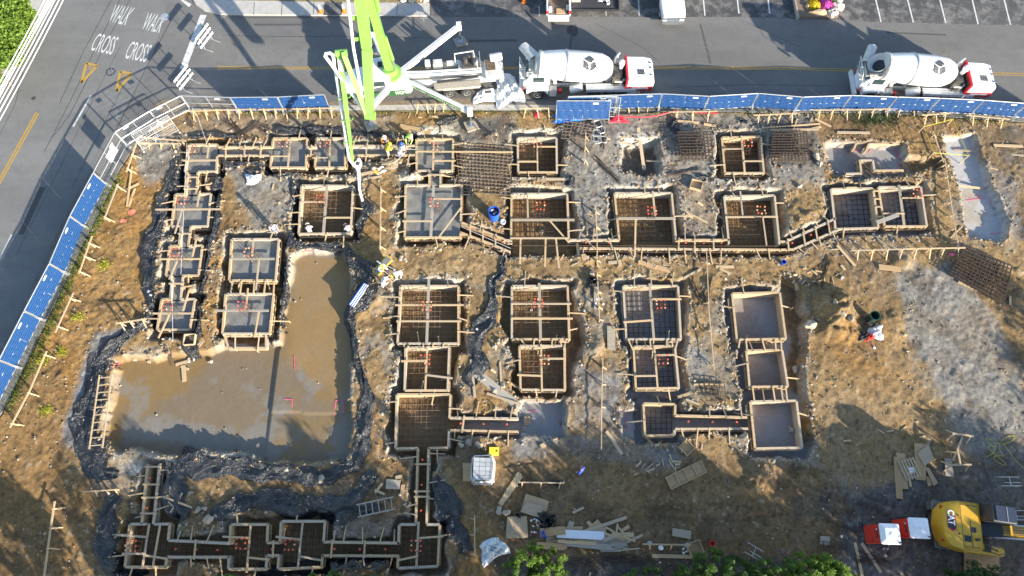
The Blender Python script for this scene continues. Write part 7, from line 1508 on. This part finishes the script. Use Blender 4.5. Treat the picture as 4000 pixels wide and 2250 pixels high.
# gravel and clods: uncountable
def gravel(name,n,rmin,rmax,mats,seed,where):
    g=np.random.RandomState(seed); base=[]; 
    ico=[(0,0,1),(.89,0,.45),(.28,.85,.45),(-.72,.53,.45),(-.72,-.53,.45),(.28,-.85,.45),(.72,.53,-.3),(-.28,.85,-.3),(-.89,0,-.3),(-.28,-.85,-.3),(.72,-.53,-.3)]
    fc=[(0,1,2),(0,2,3),(0,3,4),(0,4,5),(0,5,1),(1,6,2),(2,7,3),(3,8,4),(4,9,5),(5,10,1),(2,6,7),(3,7,8),(4,8,9),(5,9,10),(1,10,6)]
    V_=[];F_=[];M_=[]; ico=np.array(ico); k=0; tries=0
    while k<n and tries<n*6:
        tries+=1; x,y,sp=where(g)
        if x<GX0+1 or x>GX1-1 or y<-6 or y>35: continue
        i=int((x-GX0)/GS); j=int((y-GY0)/GS)
        if not inside[j,i] or (pitdepth[j,i]>.1 and g.rand()<.93): continue
        r=rmin+(rmax-rmin)*g.rand()**3; a=g.rand()*6.28; s=np.array([r*g.uniform(.7,1.3),r*g.uniform(.7,1.3),r*g.uniform(.5,.9)]); p=ico*s*g.uniform(.85,1.15,(11,1)); ca,sa=math.cos(a),math.sin(a)
        px_=p[:,0]*ca-p[:,1]*sa+x; py_=p[:,0]*sa+p[:,1]*ca+y; pz_=p[:,2]+hgt[j,i]+r*.25
        V_.append(np.stack([px_,py_,pz_],1)); F_+=[tuple(np.array(f)+11*k) for f in fc]; M_+=[int(g.randint(len(mats)))]*15; k+=1
    co=np.concatenate(V_); me=bpy.data.meshes.new(name); me.from_pydata(co.tolist(),[],F_); 
    for m_ in mats: me.materials.append(m_)
    me.polygons.foreach_set('material_index',M_); o=bpy.data.objects.new(name,me); COL.objects.link(o); o['kind']='stuff'; return o
g1=plain('tan clod',(.30,.20,.10),.9,var=.2); g2=plain('grey gravel stone',(.27,.25,.22),.9,var=.2); g3=plain('pale chip',(.46,.40,.31),.9,var=.15); g4=plain('dark clod',(.10,.065,.04),.9,var=.2)
def anywhere(g): return g.uniform(-40,42),g.uniform(-3,34),1
rimj,rimi=np.where((rimf>.08)&inside)
def rims(g):
    k=g.randint(len(rimj)); return gx[rimi[k]]+g.normal()*.3,gy[rimj[k]]+g.normal()*.3,1
o=gravel('gravel',6500,.025,.085,[g1,g2,g1,g4,g2,g3],5,anywhere); o['label']='scattered gravel and clods over the whole site'; o=gravel('rubble',7500,.03,.13,[g1,g3,g2,g1,g4,g1,g2],6,rims); o['label']='rubble and clods along the excavation edges'
# ------------------------------------------------------------------ planter in the parking lot
def petals(n,r,c,seed,flat=.7,size=.07):
    g=random.Random(seed); m=MB()
    for k in range(n):
        z=g.uniform(-.1,1); a=g.uniform(0,6.283); q=math.sqrt(max(0,1-z*z)); p=Vector((q*math.cos(a),q*math.sin(a),max(z,0)*flat))*r*g.uniform(.82,1.05); nrm=p.normalized(); t=nrm.orthogonal().normalized(); b_=nrm.cross(t); s=size*g.uniform(.7,1.2); w0=g.uniform(0,3); t,b_=t*math.cos(w0)+b_*math.sin(w0),b_*math.cos(w0)-t*math.sin(w0)
        P=Vector(c)+p; m.add([P-t*s,P-b_*s*.8+nrm*s*.3,P+t*s,P+b_*s*.8+nrm*s*.3],[(0,1,2,3)])
    return m
pc=W(2060,22,.05); e=empty('planter_bed',(pc.x,pc.y,.02)); tag(e,'stone-edged flower bed at the top of the parking lot','flower bed'); MB().prism([(-1.9,-1.0),(1.4,-1.0),(1.9,0),(1.6,2.5),(-1.9,2.5)],0,.25).build('soil',C_brown,e); board('edging',(-2.05,-1.25,.2),(-2.05,2.5,.2),.14,.35,oldw,e)
def bush(dx,dy,r,mat,label,seed):
    p=W(dx,dy,.3); o=petals(700,r,(0,0,0),seed).build('flower_bush',mat,loc=(p.x,p.y,.3)); e2=o; tag(o,label,'flowers'); petals(160,r*.86,(0,0,-.05),seed+1,size=.09).build('leaves',leaf_dark,o)
bush(2047,13,.55,flower_y,'yellow chrysanthemum bush, front of the flower bed',3); bush(2043,-3,.5,flower_y,'yellow chrysanthemum bush at the frame top',4); bush(2076,12,.6,flower_p,'magenta chrysanthemum bush in the flower bed',5); bush(2094,-2,.5,leaf_mid,'green bush at the back of the flower bed',6)
PS=stone_mesh(11,pale_stone); PS2=stone_mesh(12,pale_stone); TS=stone_mesh(13,tan_stone)
def boulder(dx,dy,sc,me,label,rz=0):
    p=W(dx,dy,.2); o=bpy.data.objects.new('boulder',me); COL.objects.link(o); o.location=(p.x,p.y,.28); o.scale=sc; o.rotation_euler=(0,0,rz); tag(o,label,'boulder','planter boulders')
boulder(2052,34,(1.0,.42,.42),TS,'long tan boulder at the front of the flower bed'); boulder(2093,34,(.55,.5,.5),PS,'pale cracked boulder at the flower bed corner',.4); boulder(2105,18,(.6,.45,.45),PS2,'pale boulder on the right of the flower bed',-.5); boulder(2106,4,(.5,.5,.4),PS,'pale boulder behind the right one',1.0); boulder(2028,18,(.22,.35,.25),TS,'small brown stone inside the wooden edging'); boulder(2026,4,(.25,.4,.25),TS,'small brown stone at the edging top',.3)
# stones by the verge at the top
for k,x in enumerate((1015,1035,1058,1070)): rock(x,1,.35,[PS,PS2,TS,PS][k],label=['pale kerb stone left of the verge group','pale kerb stone second in the verge group','brown kerb stone third in the verge group','small kerb stone right of the verge group'][k],z=.14)
# ------------------------------------------------------------------ trees and shrubs
def crown_mesh(seed,rx,ry,h,n,size,spiky,z0):
    """leaf-sized faces gathered in clumps on the ends of twigs, with gaps between"""
    g=random.Random(seed); m=MB(); tips=[]
    nb=30 if spiky else 34
    for k in range(nb):
        if spiky:
            a=g.uniform(0,6.283); q=math.sqrt(g.random()); tips.append((Vector((rx*q*math.cos(a),ry*q*math.sin(a),h*(.40+.6*(1-q*.8)*g.uniform(.7,1.1)))),g.uniform(.13,.26)*min(rx,1.6)))
        else:
            a=g.uniform(0,6.283); z=g.uniform(-.6,1); q=math.sqrt(max(.05,1-z*z)); rr3=g.uniform(.62,1.0); tips.append((Vector((rx*q*rr3*math.cos(a),ry*q*rr3*math.sin(a),z0+(h-z0)*(.5+.5*z*rr3))),g.uniform(.28,.5)*rx*.7))
    per=max(10,n//nb)
    for t,r in tips:
        for k in range(per):
            d=Vector((g.gauss(0,1),g.gauss(0,1),g.gauss(0,1))).normalized()*(r*g.random()**.5); 
            if spiky: d=Vector((d.x,d.y,0))*(1-.8*max(0,min(1,(d.z/r+1)/2)))+Vector((d.x*.3,d.y*.3,d.z*3.2))
            p=t+d; u=Vector((g.gauss(0,1),g.gauss(0,1),g.gauss(0,.6)+(.6 if spiky else 0))).normalized(); v=u.orthogonal().normalized(); w0=g.uniform(0,6); v=v*math.cos(w0)+u.cross(v)*math.sin(w0); s=size*g.uniform(.6,1.25); w_=.34 if spiky else .55
            m.add([p-u*s,p+v*s*w_,p+u*s,p-v*s*w_],[(0,1,2,3)])
    return m,tips
def tree(x,y,rx,h,n,mat,phrase,seed,spiky=True,size=.085,label=None,ry=None,zb=None):
    zb=(Z(x,y) if zb is None else zb)
    e=empty('tree',(x,y,zb)); m,tips=crown_mesh(seed,rx,ry or rx,h,n,size,spiky,h*.3); m.build('crown',mat,e)
    t=MB(); t.tube([(0,0,-.3),(.05,.03,h*.3),(0,.06,h*.7)],[.05*h*.35,.04*h*.3,.01*h*.3],8)
    for p,r in tips[::2]:
        b0=Vector((0,0,min(p.z*.55,h*.55))); t.tube([b0,(b0+p)/2+Vector((0,0,.1)),p],[.035,.022,.008],5)
    t.build('trunk',bark,e)
    if label: tag(e,label,'tree','trees round the site')
    else: auto(e,phrase,'tree','trees round the site',pos=(x,y,zb+h*.8))
    return e
TB=lambda dx,dy,h:W(dx,dy,h*.9)
def tvis(dx,dy,rx,h,n,mat,ph,seed,**k):
    p=TB(dx,dy,h); tree(p.x,p.y,rx,h,n,mat,ph,seed,**k)
for a in [(1335,1414,1.12,4.4,6300,leaf_bright,'bright feathery young tree',1),(1385,1429,1.08,3.9,5700,leaf_bright,'bright feathery young tree',2),(1300,1449,0.99,3.6,4500,leaf_mid,'bright feathery young tree',3),
 (1610,1489,1.08,3.2,4800,leaf_mid,'mid green feathery shrub',4),(1655,1474,0.90,3.2,4200,leaf_mid,'mid green feathery shrub',5),(1690,1494,0.99,3.0,4200,leaf_dark,'mid green feathery shrub',6),
 (1770,1474,1.35,3.8,6300,leaf_mid,'mid green feathery shrub',7),(1815,1446,1.35,4.2,6900,leaf_mid,'mid green feathery shrub',8),(1875,1469,1.35,3.9,6600,leaf_dark,'mid green feathery shrub',9),(1935,1459,1.26,4.0,6600,leaf_mid,'mid green feathery shrub',10),
 (2000,1464,1.35,4.2,6900,leaf_mid,'mid green feathery shrub',11),(2060,1456,1.35,4.3,6900,leaf_bright,'bright feathery shrub',12),(2115,1454,1.35,4.4,7200,leaf_bright,'bright feathery shrub',13),(2150,1484,1.17,3.8,5400,leaf_bright,'bright feathery shrub',14),
 (2450,1479,1.08,3.4,4500,leaf_dark,'dark green shrub',15),(2500,1476,1.26,3.6,5400,leaf_dark,'dark green shrub',16),(2560,1484,1.26,3.6,5100,leaf_dark,'dark green shrub',17),
 (545,1486,0.90,2.6,3900,leaf_mid,'low feathery shrub',18),(770,1484,0.81,2.6,3900,leaf_mid,'low feathery shrub',19),(825,1482,0.90,2.8,4200,leaf_mid,'low feathery shrub',20),(900,1486,0.81,2.6,3900,leaf_dark,'low feathery shrub',21),(940,1480,0.72,2.5,3300,leaf_mid,'low feathery shrub',22),(1005,1482,0.63,2.5,2850,leaf_mid,'low feathery shrub',23),(1060,1490,0.72,2.4,3000,leaf_mid,'low feathery shrub',24),(1110,1486,0.63,2.6,3000,leaf_bright,'low feathery shrub',25),(1150,1492,0.72,2.4,3000,leaf_mid,'low feathery shrub',26)]: tvis(*a)
for k,(dx,dy,r,h) in enumerate([(-22,18,2.3,4.4),(-8,66,1.7,3.8),(-14,104,1.5,3.4),(-70,50,2.8,5.0),(-50,140,2.0,4.0)]):
    p=TB(dx,dy,h); tree(p.x,p.y,r,h,9000,leaf_bright,'leafy bright green tree',40+k,spiky=False,size=.13,zb=.1)
# the wood south of the site, beyond the picture's lower edge: it shades the near part of the yard
rt_=random.Random(77)
proto=None
def dup_tree(src,x,y,s,rz,phrase):
    r=src.copy(); COL.objects.link(r); r.location=(x,y,-.2); r.scale=(s,s,s); r.rotation_euler=(0,0,rz)
    for ch in src.children: c_=ch.copy(); COL.objects.link(c_); c_.parent=r
    auto(r,phrase,'tree','trees round the site',pos=(x,y,6)); return r
SOUTH=[(-27,-9.5,1.0),(-21,-10,.95),(-15,-9,.85),(-9,-10,.95),(-3.5,-10,.9),(2,-10.5,1.0),(8,-11,1.05),(14,-11,1.0),(20,-11,1.0),(26,-12,1.1),(33,-10,1.0),(39,-11,1.15),(-33,-11,1.1),(-40,-10,1.1),(45,-9,1.1),(54,-7,1.2),(57,-14,1.3),(37.5,-8,.95),(44,-14,1.2),(50,-13,1.2),(55,-1,1.15),(60,2,1.3),(30,-14,1.2)]
proto=tree(-27,-9.5,2.7,7.0,3000,leaf_mid,'tall leafy tree south of the yard',60,spiky=False,size=.2)
for k,(x,y,s) in enumerate(SOUTH[1:]): dup_tree(proto,x,y,s,rt_.uniform(0,6),'tall leafy tree south of the yard')
# grass tufts along the kerb
def tufts(pts,n,sp,h,name,label,mat=grassm,seed=1):
    g=random.Random(seed); m=MB()
    for k in range(n):
        p=poly_pt([W(*q) for q in pts],g.random()); x,y=p.x+g.gauss(0,sp),p.y+g.gauss(0,sp); z=Z(x,y)
        if z<-.4: z=0
        a=g.uniform(0,6.28); s=.03; hh=h*g.uniform(.5,1.2); m.add([(x-s*math.cos(a),y-s*math.sin(a),z),(x+s*math.cos(a),y+s*math.sin(a),z),(x+g.gauss(0,.05),y+g.gauss(0,.05),z+hh)],[(0,1,2)])
    o=m.build(name,mat); o['kind']='stuff'; o['label']=label
tufts([(600,282),(1000,280),(1300,281),(1560,278),(2000,283),(2300,290),(2560,305)],2600,.18,.16,'kerb_grass','thin grass strip along the road kerb',seed=2)
tufts([(300,440),(200,650),(100,870),(20,1030)],2400,.25,.2,'fence_grass','grass strip along the left fence',seed=3)
tufts([(2150,300),(2260,300)],500,.4,.25,'weeds','green weeds behind the guard rail',leaf_dark,4)
lime=leafm('lime weeds',(.42,.46,.05),.3)
for k,(x,y) in enumerate([(262,665),(195,797),(152,885),(105,905),(115,1035)]): tufts([(x-6,y),(x+6,y)],160,.2,.18,'weed_patch','lime green weed patch %s'%['by the left batter boards','beside the orange batter rail','below the fence bend','above the crossing boards','near the lowest fence panels'][k],lime,10+k)
tufts([(575,0),(800,2),(1080,5)],3500,.35,.12,'verge_grass','dry grass along the sidewalk top',plain('straw',(.30,.24,.11),.9),30)
# ------------------------------------------------------------------ finish the labels: landmark and place in the row
MARKS=[("the pump truck",(1030,190)),("the mixer truck with hoisted chute",(1480,190)),("the mixer truck with open hopper",(2330,200)),("the yellow excavator",(2420,1320)),("the portable toilets",(2245,1330)),
 ("the big muddy slab",(480,1030)),("the long mud ramp",(800,800)),("the blue fence on the left",(130,760)),("the road corner",(330,330)),("the blue barrel",(1242,547)),("the dark trash can",(2188,800)),
 ("the wrapped block pallet",(1215,1180)),("the scrap lumber heap",(1470,1345)),("the yellow barrier tape",(2355,360)),("the tilted rebar mat",(2470,690)),("the wooden pallet",(2290,1180)),
 ("the bottom left footing row",(650,1380)),("the raised rebar mats",(1850,365)),("the folded blue fence panels",(1470,290)),("the parking lot",(1800,20)),("the hose end",(990,420)),
 ("the narrow concrete chain",(450,590)),("the grey slab pits",(1930,930)),("the central footing column",(1070,900)),("the twin footing column",(1365,860)),("the footings left of the grey pits",(1650,860)),
 ("the bottom link trench",(1065,1250)),("the pale slab strip",(2480,520)),("the paired slab footings",(2210,520)),("the middle trench row",(1620,600)),("the flagged open yard",(1850,1200)),("the left yard bottom",(130,1350))]
def ordn(i): 
    w=['first','second','third','fourth','fifth','sixth','seventh','eighth','ninth','tenth','eleventh','twelfth','thirteenth','fourteenth','fifteenth','sixteenth','seventeenth','eighteenth','nineteenth','twentieth']
    return w[i] if i<20 else '%d%s'%(i+1,{1:'st',2:'nd',3:'rd'}.get((i+1)%10,'th'))
bpy.context.view_layer.update()
groups={}
for o,ph,pos in AUTO:
    p=pos or o.matrix_world.translation; d=toD(p[0],p[1],p[2])
    k=min(MARKS,key=lambda m:(m[1][0]-d[0])**2+(m[1][1]-d[1])**2)[0]
    groups.setdefault((ph,k),[]).append((d[0],o))
for (ph,k),l in groups.items():
    l.sort(key=lambda t:t[0])
    for i,(x,o) in enumerate(l):
        o['label']=f"{ph} by {k}" if len(l)==1 else f"{ph} by {k}, {ordn(i)} from left"
